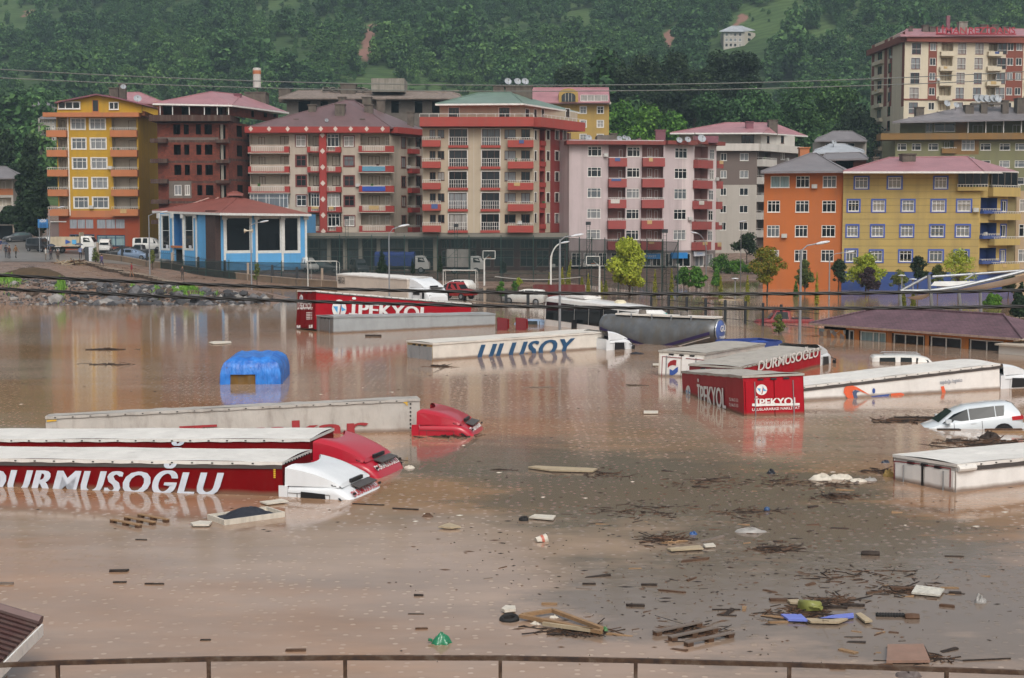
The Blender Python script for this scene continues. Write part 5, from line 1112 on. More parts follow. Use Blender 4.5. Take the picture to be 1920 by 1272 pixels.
h_=MB().box((2.0,-.8,3.44),(4.2,.8,3.56)); h_.box((2.4,-.6,3.56),(3.8,.6,3.6)); h_.build('air_unit',CW,t); MB().lathe([(0,.2),(.28,.18),(.42,.08),(.45,0)],12,Matrix.Translation((7.2,0,3.4))).build('roof_dome',plain('cream_dome','#c9bfa2'),t,smooth=True)
for ax in (2.4,8.9):
    for sy in (-1,1): MB().lathe([(.05,-.15),(.5,-.15),(.5,.15),(.05,.15)],14,Matrix.Translation((ax,sy*1.05,.4))@RX).build('wheel',RUBBER,t)
MB().box((10.6,-1.5,2.9),(10.7,-1.35,3.05)).build('mirror_arm',CW,t)
# ---- tanker
TK=paint('tank_steel','#656769',.45,.3,1.2,.4,metal=.45); t=thing('tanker_trailer','round silver tanker with purple stripe and round blue emblem on its end','tanker'); TM=pose(9.6,95.6,0,-34,.0)@Matrix.Translation((0,0,-1.6)); t.matrix_world=TM
Lk=4.15; top=1.6+1.78
def sec(x):
    k=abs(x)/Lk; bot=1.6+(.25 if k>1 else -1.25+1.5*k); hwk=1.12-.22*max(0,k-.9)/.1*.5; return bot,hwk
b=MB(); xs_=[-Lk,-Lk*.97,-Lk*.9]+list(np.linspace(-Lk*.8,Lk*.8,15))+[Lk*.9,Lk*.97,Lk]; N=24; rs=[]
for x in xs_:
    bot,hwk=sec(x); e=1-max(0,(abs(x)/Lk-.9)/.1)**2*.12; zc=(top+bot)/2; rb=(top-bot)/2*e
    rs.append([(x,hwk*e*math.cos(2*PI*k/N),zc+rb*math.sin(2*PI*k/N)) for k in range(N)])
b.add([p_ for r_ in rs for p_ in r_],[(i*N+k,i*N+(k+1)%N,(i+1)*N+(k+1)%N,(i+1)*N+k) for i in range(len(rs)-1) for k in range(N)]); b.f=[f[::-1] for f in b.f]
b.build('tank',TK,t,smooth=True)
for sx in (-1,1):
    x=sx*Lk; bot,hwk=sec(x); zc=(top+bot)/2; rb=(top-bot)/2*.9; M=Matrix.Translation((x,0,zc))@Matrix.Rotation(sx*PI/2,4,'Y')
    o=MB().lathe([(0,.16),(rb*.5,.13),(rb*.85,.05),(rb,-.02)],20,M).build('end_cap',TK if sx<0 else plain('cap_blue','#4a5f98',.45),t,smooth=True); MB().lathe([(rb*.93,.02),(rb*1.02,.05),(rb*1.06,0),(rb*1.02,-.06)],20,M).build('rim_ring',CHROME,o)
    if sx>0:
        lettering(o,'GÜ',.4,LETP,Matrix.Translation((x+.2,0,zc-.08))@Matrix.Rotation(PI/2,4,'Z')@RX,bold=.03); lettering(o,'TANKER',.16,LETP,Matrix.Translation((x+.17,0,zc-.5))@Matrix.Rotation(PI/2,4,'Z')@RX,bold=.02)
PUR=plain('purple_stripe','#2e2350',.5)
def onside(x,z,off=.02):
    bot,hwk=sec(x); zc=(top+bot)/2; rb=(top-bot)/2; q=max(-1,min(1,(z-zc)/rb)); return (x,-(hwk*math.sqrt(1-q*q)+off),z)
for dz,wd,mt,nm in ((0,.2,PUR,'stripe'),(-.24,.05,LETP,'pinstripe')):
    b=MB(); pv=None
    for x in np.linspace(-Lk*.95,Lk*.95,25):
        zc=1.6+.95-(1-abs(x)/Lk)*1.25+dz; cur=(onside(x,zc-wd/2),onside(x,zc+wd/2))
        if pv: b.quad(pv[0],cur[0],cur[1],pv[1])
        pv=cur
    b.build(nm,mt,t)
MB().box((-Lk*.75,-.55,top-.02),(Lk*.97,.55,top+.08)).build('walkway',TCRM,t)
for x in (-1.4,1.6): MB().lathe([(0,.3),(.22,.28),(.26,.1),(.26,0)],12,Matrix.Translation((x,0,top+.06))).build('manhole',CONCD,t)
for x in (-1.9,-.4,1.0,2.4): MB().box((x-.03,-.62,top-.3),(x+.03,-.5,top+.1)).build('walkway_bracket',CHROME,t)
for x in (Lk-.2,): MB().tube([(x,-.6,1.75),(x+.25,-.75,1.0)],.05,5).build('leg',CHROME,t); MB().tube([(Lk-.2,.6,1.75),(Lk+.05,.75,1.0)],.05,5).build('leg',CHROME,t)
# ---- two dark red tail boards of a sunken lorry
for px,lb in ((941,'dark red board standing out of the water, closer to the grey box trailer'),(976,'dark red board standing out of the water beside the blue car roof')):
    q=GP(px-8,620); t=thing('sunken_headboard',lb,'truck part',(q.x,q.y,-1.0),(0,0,R(20)),group='two red headboards in the water'); MB().prism([(0,0,0),(.78,0,0),(.72,-.1,1.85),(-.05,-.1,1.95)],(0,.12,0)).build('board',MATS['dark_red_door'],t); MB().box((.74,-.12,.0),(.84,.14,1.8)).build('edge_post',TRED,t)
# ---- blue canvas beyond the swirl trailer
t=thing('sunken_tipper','sunken lorry body with blue canvas rim behind the swirl trailer','truck',(12.9,89.2,-1.72),(0,0,R(28))); b=MB(); b.box((0,-1.2,0),(3.2,-1.1,2.35)); b.box((0,1.1,0),(3.2,1.2,2.4)); b.box((3.1,-1.1,0),(3.2,1.1,2.4)); b.box((0,-1.1,0),(.1,1.1,2.2)); b.build('side_boards',plain('navy_board','#2b3f7a',.5),t)
MB().grid(lambda u,v:(.15+u*2.9,-1.05+v*2.1,2.15+.1*math.sin(u*9)+.08*math.sin(v*7+u*4)),14,10).build('canvas',plain('navy_canvas','#22449a',.5),t,smooth=True)
# ------------------------------------------------------------ cars and vans
CARG=glassy('car_glass','#10181a'); CARGL=glassy('car_glass_pale','#4a5a5c')
def wheel(par,x,y,z,r=.31,w=.2):
    o=MB().lathe([(r*.62,-w/2),(r*.92,-w/2),(r,-w*.3),(r,w*.3),(r*.92,w/2),(r*.62,w/2)],20,Matrix.Translation((x,y,z))@RX).build('wheel',RUBBER,par,smooth=True)
    MB().lathe([(0,-w*.42),(r*.2,-w*.44),(r*.6,-w*.3),(r*.63,w*.3),(0,w*.3)],10,Matrix.Translation((x,y,z))@RX).build('rim',CHROME,o); return o
def vehicle(name,label,cat,M,stn,paintm,wins,wheels,r=.31,extra=None,group=None,glass=None):
    """stn: x, half width at belt, bottom, belt height, roof height, half width at roof"""
    t=thing(name,label,cat,group=group); t.matrix_world=M; b=MB(); rs=[]
    for (x,hw,zb,zl,zr,hr) in stn: rs.append([(x,-hw*.9,zb),(x,-hw,zb+(zl-zb)*.35),(x,-hw,zl-.06),(x,-hw+.04,zl),(x,-hr,zr-.06),(x,-hr+.12,zr),(x,hr-.12,zr),(x,hr,zr-.06),(x,hw-.04,zl),(x,hw,zl-.06),(x,hw,zb+(zl-zb)*.35),(x,hw*.9,zb)])
    n=12; b.add([p_ for q in rs for p_ in q],[((i+1)*n+k,(i+1)*n+k+1,i*n+k+1,i*n+k) for i in range(len(rs)-1) for k in range(n-1)]); b.poly(rs[0]); b.poly(rs[-1][::-1])
    body=b.build('body',paintm,t,smooth=True)
    def ev(x):
        for a,c in zip(stn[:-1],stn[1:]):
            if a[0]<=x<=c[0]:
                k=(x-a[0])/max(1e-6,c[0]-a[0]); return [a[i]+(c[i]-a[i])*k for i in range(6)]
    def sp_(x,k,sy,off=.012):
        _,hw,zb,zl,zr,hr=ev(x); z=zl+.03+(zr-.1-zl-.03)*k; y=(hw-.04)+(hr-hw+.04)*((z-zl)/max(.05,zr-.06-zl)); return (x,sy*(y+off),z)
    for (x0,x1,x2,x3) in wins:          # bottom rear, bottom front, top front, top rear
        for sy in (-1,1):
            q=[sp_(x0,0,sy),sp_(x1,0,sy),sp_(x2,1,sy),sp_(x3,1,sy)]; MB().poly(q if sy<0 else q[::-1]).build('side_window',glass or CARG,t)
    for x,sy in ((w_,s_) for w_ in wheels for s_ in (-1,1)): wheel(t,x,sy*(stn[len(stn)//2][1]-.06),r,r)
    if extra: extra(t,rs,ev)
    return t
def panel(t,rs,i,j,mat,name,up=.015,k0=3,k1=8,inset=.12):
    """glass laid between two rings across the car (windscreen, tailgate)"""
    a,c=[Vector(rs[i][q]) for q in (4,7)],[Vector(rs[j][q]) for q in (4,7)]
    return a,c
SILV=paint('pale_silver_paint','#c6cdd1',.25,.04,1,.03,coat=.6); WHV=paint('van_white_paint','#d3d2cd',.3,.04,1,.08,coat=.4); BLKV=paint('black_paint','#1b1b1e',.25,.1,1,.05,coat=.5); DGRV=paint('dark_grey_paint','#3c4044',.3,.1,1,.05,coat=.5); REDV=paint('faded_red_paint','#9c2024',.4,.1,1,.1); LBLV=paint('light_blue_paint','#8fa6c4',.3,.05,1,.05,coat=.4); CRMV=paint('cream_truck_paint','#b5a78e',.5,.08,1,.15)
HATCH=[(0,.72,.4,.85,.93,.62),(.06,.82,.3,.95,1.1,.64),(.3,.86,.22,.97,1.4,.62),(.5,.87,.22,.97,1.45,.61),(1.1,.89,.2,.95,1.47,.6),(2.0,.89,.2,.92,1.45,.58),(2.55,.89,.2,.9,1.3,.56),(3.15,.88,.2,.88,.93,.7),(3.8,.85,.22,.74,.78,.68),(4.15,.78,.26,.6,.64,.6),(4.25,.7,.35,.5,.52,.55)]
def golf_extra(t,rs,ev):
    # x grows to the front; tail glass, lamps, lines
    MB().poly([(.03,-.56,1.02),(.03,.56,1.02),(.27,.53,1.4),(.27,-.53,1.4)][::-1]).build('rear_window',CARGL,t)
    MB().poly([(3.13,-.62,.96),(3.13,.62,.96),(2.56,.5,1.33),(2.56,-.5,1.33)]).build('windscreen',CARG,t)
    LR=plain('tail_lamp_red','#b3242c',.25,coat=.6)
    for sy in (-1,1):
        MB().prism([(-.012,sy*.55,.80),(-.012,sy*.74,.80),(.02,sy*.80,.96),(-.0,sy*.5,.95)],(.05,0,0)).build('tail_lamp',LR,t); MB().box((.0,sy*.85-.03,.78),(.42,sy*.85+.03,.93)).build('tail_lamp',LR,t)
        y=sy*.893
        for x in (1.55,2.6): MB().box((x-.008,y-.004,.3),(x+.008,y+.004,.9)).build('door_seam',BLACK,t)
        for x in (1.75,2.75) : MB().box((x-.0,y-.02,.8),(x+.2,y+.02,.835)).build('door_handle',SILV,t)
        MB().box((2.72,sy*.98-.1,.93),(2.92,sy*.98+.1,1.07)).build('door_mirror',SILV,t)
        MB().lathe([(.31,-.01),(.40,-.01),(.40,.02),(.31,.02)],18,Matrix.Translation((.78,sy*.885,.31))@RX).build('wheel_arch',BLACK,t)
        MB().lathe([(.31,-.01),(.40,-.01),(.40,.02),(.31,.02)],18,Matrix.Translation((3.4,sy*.875,.31))@RX).build('wheel_arch',BLACK,t)
    MB().box((-.06,-.8,.4),(.1,.8,.62)).build('bumper',SILV,t)
    MB().box((-.02,-.26,.68),(.0,.26,.79)).build('number_plate',LETP,t)
vehicle('hatchback_car','pale silver hatchback nose down in the water, tail lifted','car',pose(19.6,57.2,-.40,176,-6.5,1.0),HATCH,SILV,[(.7,.99,.96,.62),(1.02,1.98,1.95,1.0),(2.02,3.02,2.52,2.0)],(.78,3.4),extra=golf_extra)
VAN=[(0,.78,.5,1.0,1.75,.66),(.12,.85,.35,1.1,1.86,.7),(1.5,.88,.3,1.1,1.9,.7),(2.6,.88,.3,1.1,1.88,.68),(3.1,.87,.3,1.08,1.75,.62),(3.75,.86,.3,1.03,1.1,.72),(4.3,.82,.35,.85,.9,.68),(4.45,.75,.4,.6,.66,.6)]
def van_extra(t,rs,ev):
    for sy in (-1,1): MB().tube([(.6,sy*.55,1.93),(.65,sy*.55,1.99),(2.6,sy*.55,1.99),(2.65,sy*.55,1.92)],.025,5).build('roof_bar',CHROME,t)
    MB().poly([(3.76,-.62,1.12),(3.76,.62,1.12),(3.1,.55,1.72),(3.1,-.55,1.72)]).build('windscreen',CARG,t); MB().poly([(-.015,-.55,1.1),(-.015,.55,1.1),(.04,.52,1.65),(.04,-.52,1.65)][::-1]).build('rear_window',CARG,t)
VW=[(.35,1.3,1.25,.4),(1.5,2.2,2.15,1.55),(2.35,3.4,3.05,2.4)]
vehicle('van','white family van sunk to its windows near the timber pavilion','van',pose(20.3,84.1,-1.55,-7,0,0),VAN,WHV,VW,(.8,3.6),extra=van_extra)
vehicle('car','light blue car drowned to its roof beside the coach','car',pose(.15,113.6,-1.12,-8,1,0),HATCH,LBLV,[(.55,1.0,.95,.62),(1.05,1.95,1.9,1.08),(2.02,2.95,2.5,2.02)],(.78,3.4),extra=van_extra if False else None)
vehicle('car','small white car stranded behind the park railing','car',pose(3.2,141.5,-.2,165,2),HATCH,WHV,[(.55,1.0,.95,.62),(1.05,1.95,1.9,1.08),(2.02,2.95,2.5,2.02)],(.78,3.4))
vehicle('car','white car behind the red pickup near the goal','car',pose(-4.2,158,.05,150,0),HATCH,WHV,[(.55,1.0,.95,.62),(1.05,1.95,1.9,1.08),(2.02,2.95,2.5,2.02)],(.78,3.4))
PICK=[(0,.75,.5,.95,.97,.68),(.05,.85,.4,1.0,1.02,.8),(1.75,.86,.35,1.0,1.02,.8),(1.8,.86,.35,1.0,1.6,.66),(2.2,.87,.35,1.0,1.68,.66),(2.9,.87,.35,1.0,1.66,.64),(3.35,.86,.35,.98,1.02,.72),(4.2,.84,.38,.88,.92,.7),(4.45,.78,.42,.7,.74,.64)]
def pick_extra(t,rs,ev):
    MB().poly([(3.4,-.6,1.03),(3.4,.6,1.03),(2.92,.52,1.6),(2.92,-.52,1.6)]).build('windscreen',CARG,t); MB().box((.15,-.7,1.0),(1.65,.7,1.06)).build('load_bed',BLACK,t)
vehicle('pickup_truck','red pickup with grey cover stranded by the goal','pickup truck',pose(-7.4,147.2,.15,-35),PICK,REDV,[(1.95,3.15,2.85,2.05)],(.9,3.6),extra=pick_extra)
vehicle('pickup_truck','red pickup truck submerged to its bonnet behind the railing','pickup truck',pose(23.2,115.2,-.72,180,0,0),PICK,REDV,[(1.95,3.15,2.85,2.05)],(.9,3.6),extra=pick_extra)
# low white roof behind the coach
vehicle('car','white vehicle roof awash between coach and railing','van',pose(11.3,113.5,-1.45,-10),VAN,WHV,VW,(.8,3.6))
# red skip trailer and bin
q=XY(1000,150); t=thing('tipping_trailer','long dark red tipping trailer stranded behind the coach','trailer',(q[0],q[1],-.4),(0,0,R(-3))); b=MB(); b.box((0,-1,.5),(5.2,-.92,1.75)); b.box((0,.92,.5),(5.2,1,1.75)); b.box((0,-.92,.5),(.08,.92,1.75)); b.box((5.12,-.92,.5),(5.2,.92,1.75)); b.box((.08,-.92,.5),(5.12,.92,.6)); b.build('tub',paint('dark_red_paint','#6a2222',.6,.15,1,.2),t)
for i in range(7): MB().box((.3+i*.75,-1.06,.5),(.38+i*.75,-1.0,1.75)).build('rib',MATS['dark_red_paint'],t)
for x in (1.2,4.0):
    for sy in (-1,1): wheel(t,x,sy*.85,.4,.42,.26)
q=GP(998,572); t=thing('waste_skip','open red waste skip awash beside the small white car','skip',(q.x,q.y+3,-.4)); b=MB(); b.prism([(-.9,0,.3),(.9,0,.3),(1.0,-.1,1.35),(-1.0,-.1,1.35)],(0,.06,0)); b.prism([(-.9,1.2,.3),(.9,1.2,.3),(1.0,1.3,1.35),(-1.0,1.3,1.35)],(0,.06,0)); b.prism([(-.9,.06,.3),(-1,-.04,1.35),(-1,1.34,1.35),(-.9,1.2,.3)],(.06,0,0)); b.prism([(.84,.06,.3),(.94,-.04,1.35),(.94,1.34,1.35),(.84,1.2,.3)],(.06,0,0)); b.build('tub',REDV,t); MB().box((-1.05,-.16,1.3),(1.05,-.11,1.4)).build('rim',REDV,t)
# ---- street traffic on the dry left
def gpose(px,Y,yaw): X,_=XY(px,Y); return pose(X,Y,gzz(X,Y)+.02,yaw)
vehicle('van','black van parked on the street beside the cream tipper','van',gpose(84,207,-35)@Matrix.Translation((-3.4,0,0)),VAN,BLKV,VW,(.8,3.6),extra=van_extra)
vehicle('car','grey estate car parked under the trees by the kerb','car',gpose(58,232,-150),HATCH,DGRV,[(.55,1.0,.95,.62),(1.05,1.95,1.9,1.08),(2.02,2.95,2.5,2.02)],(.78,3.4),glass=CARGL)
vehicle('van','white van half hidden behind the black van','van',gpose(96,217,-40)@Matrix.Translation((-2.5,0,0)),VAN,WHV,VW,(.8,3.6),extra=van_extra)
vehicle('van','white minibus parked in front of the teal shop windows','van',gpose(196,208,-80)@Matrix.Translation((-2.2,0,0)),VAN,WHV,VW,(.8,3.6),extra=van_extra)
vehicle('car','small white and blue car behind the street wall','car',gpose(250,197.5,-10)@Matrix.Translation((-2,0,0)),HATCH,LBLV,[(.55,1.0,.95,.62),(1.05,1.95,1.9,1.08),(2.02,2.95,2.5,2.02)],(.78,3.4))
vehicle('pickup_truck','grey double cab pickup beside the red shop wall','pickup truck',gpose(263,207,175)@Matrix.Translation((-2.2,0,0)),PICK,DGRV,[(1.95,3.15,2.85,2.05)],(.9,3.6),extra=pick_extra)
vehicle('car','dark car parked between minibus and double cab pickup','car',gpose(226,205,190)@Matrix.Translation((-2,0,0)),HATCH,BLKV,[(.55,1.0,.95,.62),(1.05,1.95,1.9,1.08),(2.02,2.95,2.5,2.02)],(.78,3.4))
def lorry(name,label,M,body,cabm,Lb=5.0,hb=1.1,cover=None,box=False):
    t=thing(name,label,'truck'); t.matrix_world=M
    MB().box((0,-.45,.55),(Lb+2.0,.45,.8)).build('chassis',BLACK,t)
    if box: MB().box((0,-1.05,.9),(Lb,1.05,.9+2.3)).build('box_body',body,t)
    else:
        b=MB(); b.box((0,-1.1,.9),(Lb,1.1,1.0)); b.box((0,-1.1,1.0),(Lb,-1.05,1.0+hb)); b.box((0,1.05,1.0),(Lb,1.1,1.0+hb)); b.box((0,-1.05,1.0),(.05,1.05,1.0+hb)); b.box((Lb-.05,-1.05,1.0),(Lb,1.05,1.6+hb)); b.build('load_bed',body,t)
        for i in range(6): MB().box((.3+i*(Lb-.6)/5,-1.14,.95),(.36+i*(Lb-.6)/5,-1.101,1.0+hb)).build('stake',body,t)
    if cover: MB().grid(lambda u,v:(-.02+u*(Lb+.04),[-1.12,-1.12,-.9,0,.9,1.12,1.12][round(v*6)],[1.0,2.5,2.75,2.85,2.75,2.5,1.0][round(v*6)]+.03*math.sin(u*20)),20,6).build('canvas_cover',cover,t,smooth=True)
    x=Lb+.15; rs=[[(x+a,-w,.6),(x+a,-w,z1),(x+a,-w+.12,z2),(x+a,w-.12,z2),(x+a,w,z1),(x+a,w,.6)] for a,w,z1,z2 in ((0,.98,1.9,2.3),(.9,1.0,1.9,2.35),(1.35,1.0,1.6,2.2),(1.75,1.0,1.45,1.5),(1.85,.95,1.2,1.25))]
    b=MB(); b.add([p_ for q in rs for p_ in q],[((i+1)*6+k,(i+1)*6+k+1,i*6+k+1,i*6+k) for i in range(4) for k in range(5)]); b.poly(rs[0]); b.poly(rs[-1][::-1]); b.build('cab',cabm,t)
    for sy in (-1,1): q=[(x+.35,sy*1.012,1.5),(x+1.3,sy*1.012,1.5),(x+1.1,sy*.98,2.05),(x+.35,sy*.98,2.1)]; MB().poly(q if sy<0 else q[::-1]).build('side_window',CARG,t)
    MB().poly([(x+1.78,-.85,1.5),(x+1.78,.85,1.5),(x+1.38,.8,2.15),(x+1.38,-.8,2.15)]).build('windscreen',CARG,t)
    for wx in (1.0,Lb+.9):
        for sy in (-1,1): wheel(t,wx,sy*.9,.42,.42,.26)
    return t
lt=lorry('tipper_truck','cream tipper lorry with blue emblem parked on the street',gpose(98,206,-1),CRMV,WHV,4.0,1.2)
MB().poly([(2.1,-1.145,1.2),(2.9,-1.145,1.5),(2.1,-1.145,1.85)]).build('emblem',LETN,lt); MB().poly([(3.0,-1.145,1.2),(3.6,-1.145,1.2),(3.6,-1.145,1.8),(3.0,-1.145,1.8)]).build('emblem',RINGB,lt)
lorry('covered_lorry','lorry with blue canvas cover parked behind the court fence',gpose(704,199,-2),DGRV,WHV,5.2,.5,BLUEB if False else plain('blue_canvas','#27438c',.7))
lorry('box_van','white box lorry parked behind the court fence',gpose(838,198,-1),TGRY,WHV,3.0,box=True)
vehicle('van','white pickup cab just beside the blue cafe behind the fence','van',gpose(574,199,-60)@Matrix.Translation((-2,0,0)),VAN,WHV,VW,(.8,3.6),extra=van_extra)
vehicle('car','dark grey hatchback behind the court fence near the blue cafe','car',gpose(608,200,0)@Matrix.Translation((-2,0,0)),HATCH,DGRV,[(.55,1.0,.95,.62),(1.05,1.95,1.9,1.08),(2.02,2.95,2.5,2.02)],(.78,3.4),glass=CARGL)
vehicle('van','dark van with white roof rack between hatchback and covered lorry','van',gpose(672,199,-70)@Matrix.Translation((-2,0,0)),VAN,DGRV,VW,(.8,3.6),extra=van_extra)
vehicle('van','white delivery van at the garage ramp behind the blue cafe','van',gpose(279,212,-4)@Matrix.Translation((-2.2,0,0)),VAN,WHV,VW,(.8,3.6))
# ------------------------------------------------------------ vegetation
def leafmat(name,c1,c2,c3=None):
    m,g,p=base(name); geo=g.add('NewGeometry'); st=[(0.0,lin(c1)),(.6,lin(c2))]+([(1.0,lin(c3))] if c3 else [])
    r=ramp(g,st); g.l.new(geo.outputs['Random Per Island'],r.inputs[0])
    oi=g.add('ObjectInfo'); r3=ramp(g,[(0,(.66,.7,.66)),(.5,(.95,.98,.9)),(1,(1.2,1.12,.95))]); g.l.new(oi.outputs['Random'],r3.inputs[0])
    np_=g.add('TexNoise',Scale=.011,Detail=4.0,Roughness=.6); g.l.new(geo.outputs['Position'],np_.inputs[0]); rp=ramp(g,[(.34,(.62,.72,.7)),(.5,(.95,1,.9)),(.64,(1.3,1.22,.95))]); g.to(np_,rp.inputs[0]); c0=mixc(g,1.0,r.outputs[0],r3.outputs[0],'MULTIPLY'); col=mixc(g,1.0 if name=='forest_leaves' else 0.0,c0,rp.outputs[0],'MULTIPLY'); g.l.new(col,p.inputs['Base Color']); p.inputs['Roughness'].default_value=.6; p.inputs['Specular IOR Level'].default_value=.25
    tr=g.add('BsdfTranslucent'); g.l.new(col,tr.inputs[0]); ms=g.add('MixShader'); ms.inputs[0].default_value=.25; g.to(p,ms.inputs[1]); g.to(tr,ms.inputs[2]); g.l.new(ms.outputs[0],g.n['Material Output'].inputs[0]); return m
LF={'forest':leafmat('forest_leaves','#2f4b30','#4a6d42','#688a54'),'lime':leafmat('lime_leaves','#7a8a2a','#9aa636','#b4ba50'),'green':leafmat('green_leaves','#35591f','#4f7a2c','#6d9a3c'),'dark':leafmat('dark_leaves','#1b2a1a','#2a3d25','#3b5030'),'purple':leafmat('purple_leaves','#2f2428','#43323a','#54424a'),'gold':leafmat('thuja_gold','#6d7426','#8a8c30','#a49a3c'),'autumn':leafmat('autumn_leaves','#6d7a2a','#93902f','#b08a34'),'willow':leafmat('willow_leaves','#4f5a2e','#6a7438','#7f8846')}
BARK=paint('bark','#4a3b30',.9,.3,4,.2,bump=.6)
def leaf_mesh(name,pts,nrm,size,mat,rng,jit=.55):
    n=len(pts); d=rng.normal(size=(n,3))*jit+nrm; d/=np.linalg.norm(d,axis=1,keepdims=True)
    a=np.cross(d,rng.normal(size=(n,3))); a/=np.linalg.norm(a,axis=1,keepdims=True); b=np.cross(d,a); s=(size*rng.uniform(.55,1.25,n))[:,None]
    v=np.stack([pts-a*s-b*s*.55,pts+a*s*.15-b*s*.7,pts+a*s+b*s*.1,pts-a*s*.1+b*s*.75],1).reshape(-1,3)
    me=bpy.data.meshes.new(name); me.vertices.add(4*n); me.vertices.foreach_set('co',v.astype(np.float32).ravel()); me.loops.add(4*n); me.loops.foreach_set('vertex_index',np.arange(4*n,dtype=np.int32)); me.polygons.add(n); me.polygons.foreach_set('loop_start',np.arange(0,4*n,4,dtype=np.int32)); me.update(calc_edges=True); me.materials.append(mat); return me
def lobes_pts(lobes,n,rng,shell=.35):
    vol=np.array([l[3]*l[4]*l[5] for l in lobes])**(2/3); k=rng.choice(len(lobes),n,p=vol/vol.sum()); L=np.array(lobes)[k]
    d=rng.normal(size=(n,3)); d/=np.linalg.norm(d,axis=1,keepdims=True); r=1-shell*rng.random(n)**1.5; r*=1+.13*np.sin(d[:,0]*7+k)*np.cos(d[:,2]*6+k*2)
    return L[:,:3]+d*L[:,3:6]*r[:,None],d
def broad_lobes(h,w,rng,base_=.25,n=22):
    out=[]; base_=base_*.75
    for i in range(n):
        t=rng.uniform(0,1); z=h*(base_+(1-base_)*(.15+.75*t)); rr=w/2*(1-(abs(t-.32)/.78)**2)*.85; a=rng.uniform(0,2*PI); q=rr*rng.uniform(.35,1)
        s=w*rng.uniform(.09,.2); out.append((q*math.cos(a),q*math.sin(a),z,s,s,s*.8))
    out.append((0,0,h*.85,w*.22,w*.22,h*.14)); out.append((0,0,h*(base_+.5*(1-base_)),w*.3,w*.3,h*.25)); return out
def column_lobes(h,w,rng,n=8,lean=0): return [(lean*t*t,0,h*(.06+.9*t),w/2*(1.05-.9*t**1.4)+.04,w/2*(1.05-.9*t**1.4)+.04,h/n*.95) for t in np.linspace(0,.98,n)]
def cone_lobes(h,w,rng,n=9): return [(rng.normal()*w*.04,rng.normal()*w*.04,h*(.12+.86*t),w/2*(1.0-.92*t)+.06,w/2*(1.0-.92*t)+.06,h/n*.9) for t in np.linspace(0,.98,n)]
def tree(label,loc,h,w,leaf,shape='broad',n=1800,size=.16,seed=1,base_=.25,group=None,name='tree',cat='tree',lean=0,trunk=True,shell=.35):
    rng=np.random.default_rng(seed); t=thing(name,label,cat,loc,group=group)
    lob=broad_lobes(h,w,rng,base_) if shape=='broad' else column_lobes(h,w,rng,lean=lean) if shape=='column' else cone_lobes(h,w,rng)
    p,d=lobes_pts(lob,int(n*(2.4 if size<.3 else 1.5)),rng,shell+.25); size=size*.74 if size<.3 else size
    if shape=='willow': pass
    link('crown',leaf_mesh('crown',p,d*.8+np.array([0,0,.35]),size,LF[leaf],rng),t)
    b=MB(); r0=max(.05,h*.018); top=h*.8 if shape!='broad' else h*.62
    b.tube([(0,0,-1.2),(0,0,0),(.03*h*.3,0,top*.4),(0,.02*h,top)],[r0*1.3,r0*1.15,r0*.8,r0*.25],7)
    tr=b.build('trunk',BARK,t,smooth=True)
    if shape=='broad':
        for i,l in enumerate(lob[:7]):
            z0=h*(base_*.8+.3*i/7*.6); MB().tube([(0,0,z0),(l[0]*.5,l[1]*.5,(z0+l[2])/2+.05*h),(l[0]*.95,l[1]*.95,l[2])],[r0*.55,r0*.35,r0*.12],5).build('limb',BARK,tr)
    return t
def GXY(px,Y,dz=0): X,_=XY(px,Y); return (X,Y,max(gzz(X,Y),-.9)+dz)
def wtree(px,pyb,pyt,wpx,leaf,shape,label,Y=None,**k):
    """tree whose foot meets water (or ground) on photo row pyb"""
    if Y is None: q=GP(px,pyb); loc=(q.x,q.y,0)
    else: q=PT(px,pyb,Y); loc=tuple(q)
    Yq=loc[1]; h=(pyb-pyt)*Yq/F; w=wpx*Yq/F*1.22
    return tree(label,loc,h,w,leaf,shape,**k)
wtree(1180,562,447,78,'lime','broad','large lime green tree standing in the flooded park',n=4200,size=.17,seed=3,base_=.22)
wtree(1438,560,462,64,'autumn','broad','yellowing tree in front of the orange block corner',n=2200,size=.15,seed=4,base_=.3)
wtree(1305,548,498,33,'green','broad','round bright green tree beside the pink block shops',n=1500,size=.14,seed=5,base_=.15)
wtree(1282,541,500,30,'green','broad','deep green bush tree left of the round bright green tree',n=1500,size=.14,seed=6,base_=.05,Y=168)
wtree(1343,537,498,17,'green','cone','green conical tree behind the mushroom lamp',n=900,size=.12,seed=7,Y=172)
wtree(1509,548,486,34,'willow','broad','drooping olive tree against the orange wall',n=2000,size=.13,seed=8,base_=.05,Y=160)
wtree(1572,545,484,28,'dark','broad','dark small tree at the seam of orange and mustard walls',n=1200,size=.13,seed=9,Y=160)
wtree(1623,548,478,66,'lime','broad','bushy lime tree against the blue plinth',n=3000,size=.15,seed=10,base_=.12)
wtree(1628,556,500,36,'purple','broad','dark purple leaved tree in front of the bushy lime tree',n=1800,size=.13,seed=11,base_=.2)
wtree(1720,548,478,31,'dark','broad','round dark green tree beneath the mustard block windows',n=1300,size=.13,seed=12,base_=.4,Y=158)
wtree(1758,545,495,24,'willow','broad','small olive tree between dark round tree and sparse lime tree',n=800,size=.12,seed=13,Y=158)
wtree(1797,548,464,58,'lime','broad','tall sparse lime tree beneath the mustard balconies',n=1300,size=.13,seed=14,Y=158,base_=.2)
wtree(1685,550,505,30,'willow','broad','grey green thin tree beside the park lamps',n=700,size=.12,seed=15,Y=156)
wtree(1860,575,552,32,'green','broad','clipped round green shrub by the canopy posts',n=1200,size=.12,seed=16,base_=.0,name='shrub',cat='shrub')
wtree(1912,596,532,30,'dark','cone','dark conifer at the frame edge behind the pavilion',n=1400,size=.14,seed=17)
wtree(1890,560,515,34,'dark','broad','dark leafy bush under the raised canopy end',n=1000,size=.13,seed=18,Y=150,name='shrub',cat='shrub')
